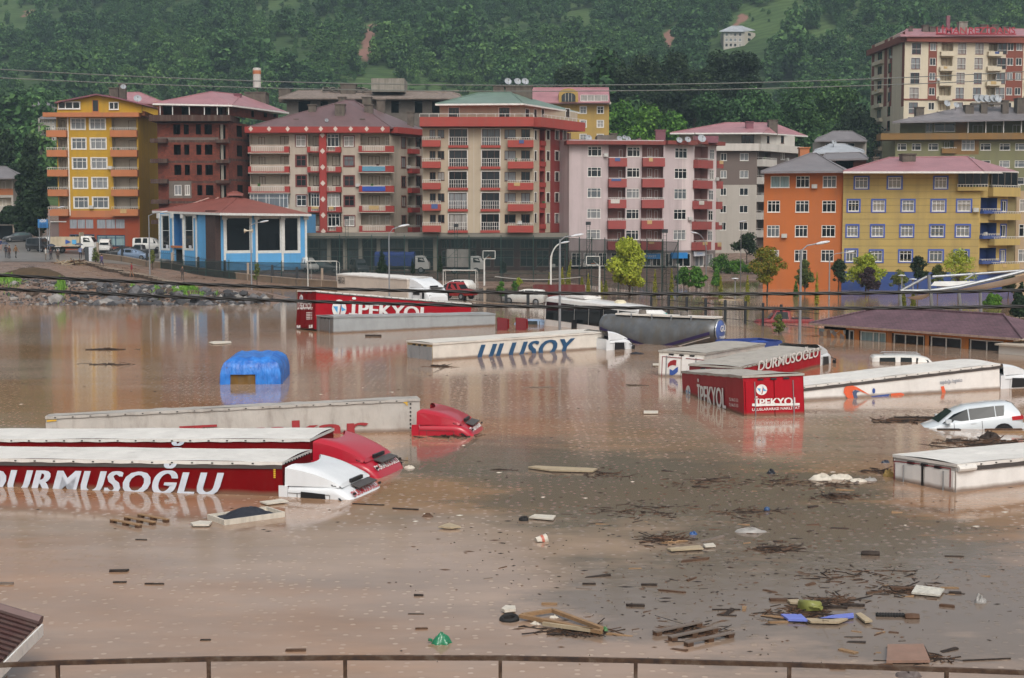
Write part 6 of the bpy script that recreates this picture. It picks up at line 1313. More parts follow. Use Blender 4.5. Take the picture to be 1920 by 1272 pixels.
wtree(1460,626,588,22,'willow','broad','leafy shrub tangled in the flooded railing',n=700,size=.07,seed=19,base_=0,name='shrub',cat='shrub')
wtree(940,560,527,20,'green','broad','leafy shrub beside the white car on the park wall',n=500,size=.09,seed=20,base_=0,Y=141,name='shrub',cat='shrub')
wtree(965,552,526,14,'green','broad','small green shrub right of the first wall shrub',n=350,size=.09,seed=21,base_=0,Y=142,name='shrub',cat='shrub')
wtree(973,540,520,12,'lime','broad','thin lime sapling behind the stranded white car',n=250,size=.09,seed=22,base_=0,Y=150,name='shrub',cat='shrub')
wtree(482,530,492,14,'willow','broad','slim sapling by the street wall near the loudspeakers',n=450,size=.1,seed=23,base_=.05,Y=178,name='sapling',cat='sapling')
wtree(286,500,468,14,'willow','broad','slim sapling at the corner of the blue cafe',n=450,size=.1,seed=24,base_=.05,Y=190,name='sapling',cat='sapling')
wtree(179,494,464,15,'willow','broad','slim sapling beside the tipper lorry cab',n=450,size=.1,seed=25,base_=.05,Y=193,name='sapling',cat='sapling')
wtree(716,514,469,17,'dark','cone','dark conical tree in front of the blue canvas lorry',n=900,size=.11,seed=26,Y=186)
wtree(774,514,486,7,'dark','cone','narrow dark conifer before the covered lorry cab',n=350,size=.1,seed=27,Y=186)
wtree(825,512,478,9,'dark','cone','narrow dark conifer behind the goal',n=350,size=.1,seed=28,Y=186)
wtree(943,518,488,15,'dark','broad','dark small tree behind the court beside the backboard',n=700,size=.11,seed=29,Y=186,base_=.1)
for i,(px,yb,yt,wp) in enumerate(((1054,534,503,7),(1065,536,488,9),(1091,538,520,6),(1103,548,515,7),(1127,548,527,7),(1136,547,527,7),(1228,557,508,9),(1259,560,505,9),(1351,562,517,8),(1401,566,517,9),(1531,572,513,8),(1492,556,528,10),(1694,578,535,9),(1712,574,545,9),(1030,540,512,5))):
    lab=['golden columnar thuja nearest the white lamp pole','tallest golden columnar thuja, bending at the tip','tiny golden thuja by the court fence','golden thuja left of the large lime tree','small thuja under the basketball hoop','brownish small thuja beside the lime tree','golden thuja right of the large lime tree','golden thuja before the shop signs','golden thuja by the green conical tree','golden thuja left of the yellowing tree','dark gold thuja standing before the blue plinth edge','bright green pointed thuja before the orange wall','thuja among the canopy posts, thinnest','short thuja between the canopy posts','thin thuja behind the coach roof'][i]
    q=GP(px,yb); Yq=q.y if yb>546 else 166; l=(q.x,q.y,0) if yb>546 else tuple(PT(px,yb,166)); tree(lab,l,(yb-yt)*Yq/F,wp*Yq/F,'gold' if i not in (11,) else 'green','column',n=420,size=.085,seed=60+i,group='columnar thujas in the park',name='thuja',lean=.35 if i==1 else 0)
# big dark trees behind the blocks and at the left edge
for i,(px,yt,wp,Y,lf,lb) in enumerate(((1070,122,70,345,'dark','dark tree above the ochre house, lowest of the dark row'),(1140,90,64,340,'dark','tall dark broad tree directly behind the ochre house'),(1205,98,74,335,'dark','tall dark tree with rounded crown, second right of the ochre house'),(1262,94,60,332,'dark','tall slim dark tree mid row above the pink block'),(1300,126,60,330,'dark','shorter dark tree between slim and twin dark trees'),(1345,92,58,336,'dark','dark twin tree, one closer to the pink block'),(1392,96,66,340,'dark','dark twin tree, one farther toward the tower'),(1168,185,60,300,'green','bright green tree at the foot of the dark row'),(1215,190,66,295,'green','lush green tree above the pink block roof junk'),(1260,205,60,292,'green','low green tree above the pink block chimney'),(1330,168,80,300,'forest','spreading green tree behind the pink roofed block'),(1410,160,90,305,'forest','wide green tree behind the brown block chimney'),(1490,150,90,310,'forest','wide green tree uphill of the grey house'),(1560,140,80,315,'forest','broad green tree beside the tower'),(1600,190,70,300,'dark','dark bushy tree at the foot of the tower'))):
    X,_=XY(px,Y); z0=gzz(X,Y); zt=Zat(yt,Y); h=max(8,zt-z0); tree(lb,(X,Y,zt-h),h,wp*Y/F*1.75,lf,'broad',n=6500,size=.34,seed=100+i,base_=.12,group='trees on the rise behind the blocks',shell=.5)
for i,(px,yt,wp,Y,lf,lb) in enumerate(((52,292,60,238,'dark','dark spreading tree left of the yellow block'),(12,238,90,262,'dark','tall dark tree mass at the frame edge'),(60,250,60,275,'dark','dark tree behind the spreading tree'),(75,318,46,228,'dark','dark lower tree behind the blue street sign'),(20,385,60,240,'dark','dark round bush tree over the bus stop'),(56,372,50,234,'dark','dark bush behind the parked estate car'))):
    X,_=XY(px,Y); z0=gzz(X,Y); zt=Zat(yt,Y); tree(lb,(X,Y,z0),zt-z0,wp*Y/F,lf,'broad',n=3000,size=.36,seed=140+i,base_=.05,group='trees at the frame edge',shell=.5)
wtree(1400,482,438,46,'dark','broad','dark feathery tree in the yard left of the orange block',n=1400,size=.2,seed=160,base_=.1,Y=215)
for i,(px,yt,wp,lb) in enumerate(((1352,478,40,'green hedge bush in the yard by the pink block'),(1378,488,40,'green hedge bush mid yard'),(1408,500,36,'green hedge bush beside the orange block'))):
    wtree(px,512,yt,wp,'green','broad',lb,n=900,size=.16,seed=165+i,base_=0,Y=205,name='shrub',cat='shrub')
# ---- the wood on the mountain: thousands of crowns, one mass
vc=bpy.data.collections.new('forest_kinds')
for k in range(7):
    rng=np.random.default_rng(200+k); h=9+k*.7; wd=8.0+ (k%3)*1.2; lob=broad_lobes(h,wd,rng,.1,n=10); p_,d_=lobes_pts(lob,900,rng,.45)
    o=bpy.data.objects.new('forest_tree',leaf_mesh('forest_tree',p_,d_*.9+np.array([0,0,.5]),.46,LF['forest'],rng,.5)); vc.objects.link(o)
rng=np.random.default_rng(300); pts=[]
for y in np.arange(332,985,5.2):
    hw=y*.43+35; xs=np.arange(-hw,hw,5.4); xs=xs+rng.uniform(-2.7,2.7,len(xs)); ys=y+rng.uniform(-2.7,2.7,len(xs)); pts.append(np.stack([xs,ys],1))
for y in np.arange(990,1390,11.0):
    hw=y*.3; xs=np.arange(-hw,hw,12)+rng.uniform(-4,4,len(np.arange(-hw,hw,12))); pts.append(np.stack([xs,np.full(len(xs),y)+rng.uniform(-5,5,len(xs))],1))
pts=np.concatenate(pts); sc_=scar(pts[:,0],pts[:,1]); cl=clear(pts[:,0],pts[:,1])
hpx,hpy=XY(1384,Yh)
keep=(sc_<.35)&~((cl>.25)&(rng.random(len(pts))>.38))&~((np.abs(pts[:,0]-hpx*pts[:,1]/Yh)<11)&(pts[:,1]<Yh+14)&(pts[:,1]>Yh-85))&~((pts[:,1]<352)&(np.abs(pts[:,0]-77)<40))
dens=np.array([fbm(x,y,70) for x,y in pts]); keep&=~((dens<-.2)&(rng.random(len(pts))<.85))
clk=cl[keep]; pts=pts[keep]; n=len(pts); z=ground_z(pts[:,0],pts[:,1])-.6
me=bpy.data.meshes.new('forest'); me.vertices.add(n); me.vertices.foreach_set('co',np.column_stack([pts,z]).astype(np.float32).ravel())
a=me.attributes.new('rz','FLOAT_VECTOR','POINT'); a.data.foreach_set('vector',np.column_stack([np.zeros(n),np.zeros(n),rng.uniform(0,6.28,n)]).astype(np.float32).ravel())
sv=.8*rng.lognormal(0,.36,n)*np.clip(.75+.5*dens[keep]+ .1,.5,1.3); sv=np.where(clk>.25,sv*.45,sv); a=me.attributes.new('sv','FLOAT_VECTOR','POINT'); a.data.foreach_set('vector',np.column_stack([sv,sv,sv*rng.uniform(.8,1.25,n)]).astype(np.float32).ravel())
a=me.attributes.new('ki','INT','POINT'); a.data.foreach_set('value',rng.integers(0,7,n).astype(np.int32)); me.materials.append(LF['forest'])
fo=link('forest',me); tag(fo,'dense green wood covering the mountain side','forest',kind='stuff')
ng=bpy.data.node_groups.new('forest_nodes','GeometryNodeTree'); ng.interface.new_socket('Geometry',in_out='INPUT',socket_type='NodeSocketGeometry'); ng.interface.new_socket('Geometry',in_out='OUTPUT',socket_type='NodeSocketGeometry')
gi=ng.nodes.new('NodeGroupInput'); go=ng.nodes.new('NodeGroupOutput'); ip=ng.nodes.new('GeometryNodeInstanceOnPoints'); ci=ng.nodes.new('GeometryNodeCollectionInfo'); ci.inputs['Collection'].default_value=vc; ci.inputs['Separate Children'].default_value=True; ci.inputs['Reset Children'].default_value=True
def na(nm,ty): q=ng.nodes.new('GeometryNodeInputNamedAttribute'); q.data_type=ty; q.inputs['Name'].default_value=nm; return q.outputs['Attribute']
er=ng.nodes.new('FunctionNodeEulerToRotation'); ng.links.new(na('rz','FLOAT_VECTOR'),er.inputs[0])
ng.links.new(gi.outputs[0],ip.inputs['Points']); ng.links.new(ci.outputs[0],ip.inputs['Instance']); ip.inputs['Pick Instance'].default_value=True; ng.links.new(na('ki','INT'),ip.inputs['Instance Index']); ng.links.new(er.outputs[0],ip.inputs['Rotation']); ng.links.new(na('sv','FLOAT_VECTOR'),ip.inputs['Scale']); ng.links.new(ip.outputs[0],go.inputs[0])
md=fo.modifiers.new('scatter','NODES'); md.node_group=ng
# ------------------------------------------------------------ blue cafe by the court
BLC=paint('sky_blue_board','#66b4ea',.6,.06,1,.08); WTR=plain('white_trim','#cfcfca',.5); STN=paint('brown_stone_cladding','#4a3733',.9,.35,5,.1,bump=.8)
B=Bld('cafe_building','blue boarded cafe with white trim and red brown tiled roof','cafe',410,193,1.2)
fl=B.face((298,204),(408,192),None,400,BLC,z0=.9); fr=B.face((408,192),(574,199),None,402,BLC,z0=.9)
for x0,x1 in ((303,317),(346,361)): fl.win((x0,405,x1,467),(),(.55,),fm=WTR,k=0,pane=PD[0],sur=(WTR,.2))
for x0,x1 in ((424,468),(482,526),(533,559)): fr.win((x0,409,x1,471),(),(),fm=WTR,pane=PD[0],sur=(WTR,.28))
fl.alc((326,402,341,461),.8,paint('deep_blue_board','#2f6aa0',.6,.08,1,.05)); fl.opening((329,468,341,500),1.5); fl.slabbox(fl.u(324),fl.u(343),Zat(465,200),Zat(461,200),-.4,-.004,ORB,'porch_roof')
for fc,seg in ((fl,((298,302),(318,325),(342,345),(370,391))),(fr,((409,421),(472,478),(529,531),(563,574)))):
    for x0,x1 in seg:
        u0,u1=fc.u(x0),fc.u(x1); k=0; zz=fc.z0+.35
        while zz<fc.z1-.4: fc.slabbox(u0+.02,u1-.02,zz,zz+.35,-.04,-.003,BLC,'board'); zz+=.4
zz=fr.z0+.35
while zz<Zat(476,195): fr.slabbox(fr.u(422),fr.u(562),zz,zz+.35,-.041,-.003,BLC,'board'); zz+=.4
for fc,xs in ((fl,(299.5,325,344,368.5)),(fr,(420,480,528.5,572.5))):
    for x in xs: u=fc.u(x); fc.slabbox(u-.14,u+.14,fc.z0,fc.z1,-.16,-.024,WTR,'pilaster'); fc.slabbox(u-.35,u+.35,fc.z1-.7,fc.z1-.02,-.3,-.165,WTR,'bracket')
fl.slabbox(fl.u(391.5),fl.L+.2,fl.z0,fl.z1+.3,-.5,.3,STN,'stone_chimney_breast'); fr.slabbox(0,fr.L,fr.z0-.6,fr.z0+.34,-.08,-.004,STN,'plinth'); fl.slabbox(0,fl.L,fl.z0-.6,fl.z0+.3,-.08,-.004,plain('dark_blue_base','#2f5a80'),'plinth')
fl.done(); fr.done()
hip(B,[V3(285,395.5,206),V3(412,399.5,189.5),V3(584,401.5,198.5),V3(450,398,214)],[V3(436,369.5,202),V3(448,369,203)],TILER,WTR,th=.3)
B.put(MB().box(tuple(V3(430,369,202)),tuple(V3(452,364,204))),'cupola',STN); hip(B,[V3(426,364.5,201.5),V3(456,364.5,201.5),V3(456,364,204.5),V3(426,364,204.5)],[V3(438,360,203),V3(444,360,203)],TILER,name='cupola_roof')
for i,(a,b_) in enumerate((((320,397),(392,373)),((366,399),(410,372)),((392,399.5),(428,371)),((408,400),(436,370)))): p0,p1=V3(*a,203-i*3.5),V3(*b_,206-i); B.put(MB().tube([p0+Vector((0,0,.1)),p1+Vector((0,0,.1))],.09,5),'hip_ridge',plain('ridge_pale','#a88478'))
back_body(B,[XY(310,206),XY(560,203)],8,.9,Zat(402,199),BLC)
for x in (312,355): fl.slabbox(fl.u(x)-.3,fl.u(x)+.35,Zat(467,200),Zat(460,200),.02,.05,SIGNW,'window_card')
m,g,p=base('mural_paint'); mp=coords(g,'Object',(3,3,3)); vv=g.add('TexVoronoi',Scale=1.2); g.to(mp,vv.inputs[0]); sc2=g.add('SeparateColor'); g.to(vv,sc2.inputs[0],'Color'); rv=ramp(g,[(0,lin('#b5a890')),(.35,lin('#c07a30')),(.55,lin('#8a5a2c')),(.75,lin('#6a8a9a')),(1,lin('#c9bfae'))]); g.to(sc2,rv.inputs[0]); g.to(rv,p.inputs['Base Color']); p.inputs['Roughness'].default_value=.6; MURAL=m
# ------------------------------------------------------------ timber pavilion in the water
WOOD=paint('orange_timber','#bf7430',.6,.15,2,.2); B=Bld('pavilion','low timber pavilion with brown shingle roof, flooded to its windows','pavilion',1700,96,-1.5)
pa,pb=GP(1545,632),GP(1900,661); f=Face(B,(pa.x,pa.y),(pb.x,pb.y),None,None,DARKIN,z0=-1.6,z1=.86)
zt=.84
for x0,x1 in ((1607,1616),(1668,1678),(1741,1748),(1810,1823),(1889,1903)):
    u0,u1=f.u(x0),f.u(x1); n_=max(2,int((u1-u0)/.12))
    for i in range(n_): f.slabbox(u0+(u1-u0)*i/n_+.005,u0+(u1-u0)*(i+1)/n_-.005,-1.5,.62,-.09,-.02,WOOD,'board')
f.slabbox(f.u(1592),f.L,.62,.86,-.11,-.02,WOOD,'lintel')
for x0,x1,ml,pn in ((1617,1666,(.5,.72),TEALG),(1680,1739,(.38,.76),PD[0]),(1750,1808,(.5,),PD[0]),(1824,1887,(.5,),PD[0])):
    f.win(None,ml,(),pane=pn,rect=(f.u(x0),-1.0,f.u(x1),.6),depth=.09,fw=.06)
f.slabbox(f.u(1542),f.u(1590),-1.0,.56,-.16,-.02,MURAL,'mural')
f.win(None,(),(),rect=(f.u(1595),-.5,f.u(1605),.55),pane=PD[0])
f.done()
n_=f.n; e0=f.P(-.9,-.5,.9); e1=f.P(f.L+.9,-.5,.9); e2=f.P(f.L+.9,6.2,.9); e3=f.P(-.9,6.2,.9); r0=f.P(2.6,2.7,2.0); r1=f.P(f.L-2.6,2.7,2.0)
m,g,p=base('brown_shingles'); mp=coords(g,'Object'); bt=g.add('TexBrick',Scale=1.0); bt.inputs['Brick Width'].default_value=.3; bt.inputs['Row Height'].default_value=.14; bt.inputs['Mortar Size'].default_value=.012; bt.inputs['Color1'].default_value=(*lin('#6f525a'),1); bt.inputs['Color2'].default_value=(*lin('#5c444c'),1); bt.inputs['Mortar'].default_value=(*lin('#3f3035'),1); mp.inputs['Rotation'].default_value=(0,0,-f.yaw); g.to(mp,bt.inputs[0]); nn=g.add('TexNoise',Scale=.9,Detail=6.0); g.to(mp,nn.inputs[0]); rr_=ramp(g,[(.3,(.75,)*3),(.7,(1.2,)*3)]); g.to(nn,rr_.inputs[0]); g.l.new(mixc(g,1.0,bt.outputs[0],rr_.outputs[0],'MULTIPLY'),p.inputs['Base Color']); p.inputs['Roughness'].default_value=.7; b=g.add('Bump',Strength=.6,Distance=.03); g.to(bt,b.inputs['Height'],1); g.to(b,p.inputs['Normal']); SHING=m
ro=hip(B,[e0,e1,e2,e3],[r0,r1],SHING,BEI,th=.07)
L_=(e1-e0).length
for i in range(int(L_/.42)): 
    q=e0+(e1-e0)*((i+.5)*.42/L_); B.put(MB().box((-.195,-.04,-.12),(.195,.0,.015),M=Matrix.Translation(q)@Matrix.Rotation(f.yaw,4,'Z')),'fascia_board',paint('fascia_board_paint','#9a8478',.7,.2,3,.2),ro)
ext=f.P(f.L+.4,-1.0,.2); f.slabbox(f.L-.05,f.L+2.5,-.5,.5,-1.4,2.5,OFW,'side_kiosk'); f.slabbox(f.L-.2,f.L+2.7,.505,.6,-1.6,2.7,CRM,'kiosk_roof')
# ------------------------------------------------------------ steel canopy
GALV=paint('galvanised_tube','#8a8d90',.4,.15,2,.2,metal=.5); t0=PT(1745,560,126); t=thing('steel_canopy','steel tube canopy frame with torn white membrane','canopy',(t0.x,126,0))
def ct(pts,r,nm,Yo=0,mat=GALV): 
    q=[PT(x,y,126+Yo)-Vector((t0.x,126,0)) for x,y in pts]; return MB().tube(q,r,8).build(nm,mat,t,smooth=True)
ct([(1688,546),(1742,546),(1800,538),(1860,524),(1935,505)],.16,'main_tube'); ct([(1690,545),(1738,519)],.12,'strut'); ct([(1748,519),(1830,514),(1925,507)],.11,'upper_tube',3); ct([(1810,524),(1828,513)],.08,'brace',1.5); ct([(1742,516),(1743,548)],.14,'head_post')
for x0,x1,yb in ((1686,1694,592),(1745,1750,590),(1798,1804,592),(1838,1840,594)): ct([(x0,548),(x1,yb+22)],.14,'post')
def sheet(c,nm,mat):
    q=[PT(x,y,126+o)-Vector((t0.x,126,0)) for x,y,o in c]; 
    MB().grid(lambda u,v:tuple((q[0]*(1-u)+q[1]*u)*(1-v)+(q[3]*(1-u)+q[2]*u)*v+Vector((0,0,-.35*math.sin(u*PI)*math.sin(v*PI)))),10,6).build(nm,mat,t,smooth=True)
sheet([(1745,536,0),(1800,538,0),(1850,527,3),(1752,528,3)],'membrane',TWHT); sheet([(1780,547,-.4),(1935,513,-.4),(1935,526,1),(1800,545,1)],'membrane',TCRM); sheet([(1700,558,0),(1752,549,0),(1748,552,2),(1702,559,2)],'membrane',TWHT)
# ------------------------------------------------------------ walls, fences, courts
IRON=plain('dark_iron','#22262a',.6); DGREEN=plain('dark_green_post','#1f3a34',.6); WALLM=paint('mossy_wall','#7d6a58',.9,.2,1.2,.35,bump=.5); COPE=paint('pale_coping','#98897a',.9,.15,1.5,.25)
def lerpXY(pl,step):
    out=[]
    for (a,Ya),(b_,Yb) in zip(pl[:-1],pl[1:]):
        p0,p1=Vector(XY(a,Ya)),Vector(XY(b_,Yb)); n=max(1,round((p1-p0).length/step))
        for i in range(n): out.append(p0+(p1-p0)*i/n)
    out.append(Vector(XY(*pl[-1]))); return out
def park_wall(label,pl,h,fh,step=4.0,zmin=-.5,rails=True):
    P=lerpXY(pl,step); t=thing('park_wall',label,'wall',(P[0].x,P[0].y,0)); o=Vector((P[0].x,P[0].y,0))
    for i,(a,c) in enumerate(zip(P[:-1],P[1:])):
        za,zc=max(gzz(a.x,a.y),zmin),max(gzz(c.x,c.y),zmin); d=(c-a).normalized(); nn=Vector((-d.y,d.x)); A,C=a,c
        q=[(A.x-nn.x*.15,A.y-nn.y*.15,za-.8),(C.x-nn.x*.15,C.y-nn.y*.15,zc-.8),(C.x-nn.x*.15,C.y-nn.y*.15,zc+h),(A.x-nn.x*.15,A.y-nn.y*.15,za+h)]
        w_=MB().prism(q,(nn.x*.3,nn.y*.3,0)).build('wall_panel',WALLM,t,off=o)
        q=[(A.x-nn.x*.2,A.y-nn.y*.2,za+h+.003),(C.x-nn.x*.2,C.y-nn.y*.2,zc+h+.003),(C.x-nn.x*.2,C.y-nn.y*.2,zc+h+.09),(A.x-nn.x*.2,A.y-nn.y*.2,za+h+.09)]; MB().prism(q,(nn.x*.4,nn.y*.4,0)).build('coping',COPE,w_,off=o)
        if rails:
            b=MB(); L=(c-a).length; n=int(L/.16); u3=lambda s_,z:Vector((A.x+(C.x-A.x)*s_,A.y+(C.y-A.y)*s_,za+(zc-za)*s_+z))
            for z_ in (.25,fh-.12): b.tube([u3(0,h+z_),u3(1,h+z_)],.025,4)
            for k in range(1,n): b.tube([u3(k/n,h+.09),u3(k/n,h+fh+(.1 if k%2 else 0))],.02,4,caps=False)
            b.build('railing_panel',IRON,t,off=o); MB().box((A.x-.14,A.y-.14,za),(A.x+.14,A.y+.14,za+h+fh+.1)).build('pier',COPE if i%3==0 else IRON,t,off=o)
    return t
park_wall('long mossy street wall with iron railing below the blue cafe',[(182,197),(420,187),(652,175)],.72,1.35)
park_wall('low park wall with iron railing behind the tall red trailer',[(700,163),(835,149),(990,137),(1030,134)],.45,1.35)
# railing standing in the flood
P=lerpXY([(1222,124),(1400,113),(1540,104.5)],2.6); t=thing('iron_railing','tall iron railing standing in flood water behind the tanker','railing',(P[0].x,P[0].y,0)); o=Vector((P[0].x,P[0].y,0))
for a,c in zip(P[:-1],P[1:]):
    b=MB(); n=14; u3=lambda s_,z:Vector((a.x+(c.x-a.x)*s_,a.y+(c.y-a.y)*s_,z))
    for z_ in (.3,1.35): b.tube([u3(0,z_),u3(1,z_)],.025,4)
    for k in range(1,n): b.tube([u3(k/n,-.4),u3(k/n,1.55+(.12 if k%2 else 0))],.02,4,caps=False)
    b.build('railing_panel',IRON,t,off=o); MB().box((a.x-.09,a.y-.09,-.5),(a.x+.09,a.y+.09,1.75)).build('post',IRON,t,off=o)
# perforated kerb
P=lerpXY([(152,190),(237,180),(356,169)],1.05); t=thing('block_kerb','stepping row of dark square concrete blocks beside the muddy road','kerb',(P[0].x,P[0].y,gzz(*P[0]))); o=Vector(t.location)
bm_=MB().box((-.33,-.3,-.4),(.33,.3,.42)).mesh('block',paint('dark_block','#4a3b30',.9,.2,2,.2)); 
for i,q in enumerate(P): z_=gzz(q.x,q.y); link('block',bm_,t,Matrix.Translation(Vector((q.x,q.y,z_))-o)@Matrix.Rotation(R(-25),4,'Z')); 
cp_=MB().box((-.55,-.33,.425),(.55,.33,.5)).mesh('coping',COPE)
for q in P: link('coping',cp_,t,Matrix.Translation(Vector((q.x,q.y,gzz(q.x,q.y)))-o)@Matrix.Rotation(R(-25),4,'Z'))
# court cage
m,g,p=base('court_net'); p.inputs['Base Color'].default_value=(*lin('#0e2221'),1); p.inputs['Roughness'].default_value=.7; tb=g.add('BsdfTransparent'); ms=g.add('MixShader'); mp=coords(g,'Object'); nz=g.add('TexNoise',Scale=.3,Detail=2.0); g.to(mp,nz.inputs[0]); rz=ramp(g,[(.3,(.55,)*3),(.7,(.68,)*3)]); g.to(nz,rz.inputs[0]); g.to(rz,ms.inputs[0]); g.to(tb,ms.inputs[1]); g.to(p,ms.inputs[2]); g.l.new(ms.outputs[0],g.n['Material Output'].inputs[0]); NET=m
def cage(label,pl,ztop,step=4.2):
    P=lerpXY(pl,step); t=thing('court_fence',label,'fence',(P[0].x,P[0].y,0)); o=Vector((P[0].x,P[0].y,0))
    for a in P: MB().tube([(a.x,a.y,-.3),(a.x,a.y,ztop+.25)],.055,6).build('post',DGREEN,t,off=o)
    for k,(a,c) in enumerate(zip(P[:-1],P[1:])):
        for z_ in (ztop,ztop*.55,ztop*.22): MB().tube([(a.x,a.y,z_),(c.x,c.y,z_)],.03,5).build('rail',DGREEN,t,off=o)
        MB().quad((a.x,a.y,.2),(c.x,c.y,.2),(c.x,c.y,ztop),(a.x,a.y,ztop)).build('net',NET,t,off=o)
        if k%3==1: MB().tube([(a.x,a.y,ztop*.3),(c.x,c.y,ztop)],.025,4).build('brace',DGREEN,t,off=o)
cage('tall green netting fence behind the sports court',[(577,194),(820,188),(1062,183)],5.7)
cage('tall green netting fence along the court end near the thujas',[(1064,182),(1160,166),(1272,152)],5.6)
cage('green netting fence in front of the blue cafe',[(300,191.5),(428,186),(577,182)],2.6)
WP=plain('white_goal_paint','#c9c9c4',.5)
for px0,px1,yt,yb,Y,lb in ((577,631,490,524,178,'white football goal frame near the blue cafe'),(831,892,507,545,166,'white football goal frame behind the red pickup')):
    a,c=PT(px0,yt,Y),PT(px1,yt,Y); t=thing('football_goal',lb,'goal',(a.x,Y,0)); o=Vector((a.x,Y,0)); b=MB().tube([(a.x,Y,-.1),(a.x,Y,a.z),(c.x,Y,c.z),(c.x,Y,-.1)],.07,6); b.build('frame',WP,t,off=o); MB().tube([(a.x,Y,a.z),(a.x+.2,Y+1.2,a.z-.2),(a.x+.2,Y+1.6,0)],.035,5).build('stay',WP,t,off=o); MB().tube([(c.x,Y,c.z),(c.x+.2,Y+1.2,c.z-.2),(c.x+.2,Y+1.6,0)],.035,5).build('stay',WP,t,off=o)
for px,py,yb,Y,d,lb in ((917,478,530,176,-1,'basketball hoop behind the court net, lower backboard'),(1112,489,545,160,1,'basketball hoop with white post by the thujas')):
    c=PT(px,py,Y); ft=PT(px-d*7 if d<0 else px+12,yb,Y); ft=PT(908 if d<0 else 1124,yb,Y); t=thing('basketball_hoop',lb,'basketball hoop',(ft.x,Y,ft.z)); o=Vector((ft.x,Y,ft.z)); MB().tube([ft+Vector((0,0,-.5)),(ft.x,Y,c.z-.6),(c.x,Y,c.z)],[.11,.1,.07],7).build('post',WP,t,off=o)
    b=MB(); w2,h2=.75,.5
    for q in ((-w2,-h2,w2,-h2+.07),(-w2,h2-.07,w2,h2),(-w2,-h2,-w2+.07,h2),(w2-.07,-h2,w2,h2)): b.box((c.x+q[0],Y-.12,c.z+q[1]),(c.x+q[2],Y-.07,c.z+q[3]))
    b.build('backboard_frame',WP,t,off=o); MB().quad((c.x-w2,Y-.08,c.z-h2),(c.x+w2,Y-.08,c.z-h2),(c.x+w2,Y-.08,c.z+h2),(c.x-w2,Y-.08,c.z+h2)).build('backboard',NET,t,off=o); MB().lathe([(.2,0),(.23,0),(.23,.03),(.2,.03)],12,Matrix.Translation((c.x,Y-.4,c.z-.3))).build('ring',ORB,t,off=o)
a,c=PT(928,519,170),PT(1088,520,158); t=thing('barrier_rope','pale sagging rope strung across the flooded court','rope',tuple(a)); MB().tube([a+(c-a)*s_+Vector((0,0,-.9*math.sin(s_*PI)*.35)) for s_ in np.linspace(0,1,12)],.04,5).build('rope',WP,t,off=a)
# ------------------------------------------------------------ lamp posts, sign, cables
POLE=plain('lamp_pole','#8f9296',.4,.4); LHEAD=plain('lamp_head','#c9ccd0',.35)
def lamp(label,px,Y,zb,ytop,hpx,hpy,r=.075,curve=False,speak=False,mat=None,group='street lamps'):
    q=XY(px,Y); a=Vector((q[0],Y,zb)); zt=Zat(ytop,Y); hd=PT(hpx,hpy,Y); t=thing('street_lamp',label,'street lamp',tuple(a),group=group); o=a; mat=mat or POLE
    if curve:
        path=[a+Vector((0,0,-.8)),Vector((a.x,Y,zt-1.6))]+[Vector((a.x+(hd.x-a.x)*(1-math.cos(s_*PI/2)),Y,zt-1.6+(hd.z-zt+1.6)*math.sin(s_*PI/2))) for s_ in np.linspace(.15,.95,7)]; MB().tube(path,[r*1.3]+[r*1.1]*2+[r*.8]*6,8).build('pole',mat,t,smooth=True,off=o)
    else:
        MB().tube([a+Vector((0,0,-.8)),a,Vector((a.x,Y,zt))],[r*1.25,r*1.2,r*.75],8).build('pole',mat,t,smooth=True,off=o); MB().tube([Vector((a.x,Y,zt-.1)),Vector((a.x*.7+hd.x*.3,Y,zt+(hd.z-zt)*.6)),hd],r*.55,6).build('arm',mat,t,off=o)
    s_=1 if hd.x>a.x else -1; M=Matrix.Translation(hd-o)@Matrix.Rotation(-s_*.18,4,'Y'); b=MB().lathe([(0,-.28),(.09,-.25),(.15,0),(.12,.3),(.05,.42),(0,.44)],10,M@Matrix.Rotation(s_*PI/2,4,'Y')@Matrix.Diagonal((.7,1.25,1.3,1))); b.build('lamp_head',LHEAD,t,smooth=True)
    if speak:
        for sx in (-1,1): MB().lathe([(.05,0),(.09,.2),(.22,.42),(.26,.45)],12,Matrix.Translation(PT(466,433,Y)-o)@Matrix.Rotation(sx*PI/2,4,'Y')).build('loudspeaker',plain('speaker_cream','#c4b9a4'),t,smooth=True)
    return t
def gl(px,Y): return max(gzz(*XY(px,Y)),0)
lamp('street lamp on the road beside the blue street sign',92,197,gl(92,197),394,113,389); lamp('street lamp left of the blue cafe',279,178,gl(279,178),404,306,398); lamp('street lamp carrying two cream loudspeakers before the cafe',470,160,0,423,494,416,speak=True); lamp('thin lamp standing before the white box lorry',729,121,0,437,755,424,.06); lamp('white curved lamp post behind the coach',1033,160,0,462,1058,455,.09,True,mat=WP); lamp('straight lamp post standing before the coach side',1050,107,0,449,1080,442,.085); lamp('tall straight lamp post before the orange block',1503,97,0,468,1540,456,.085); lamp('smaller lamp post before the seam of orange and mustard blocks',1557,148,0,481,1592,473,.07); lamp('bent lamp post before the pink block shops',1325,186,gl(1325,186),448,1303,437,.06,True); lamp('thin lamp mast before the brown block yard',1390,180,gl(1390,180),428,1391,416,.05)
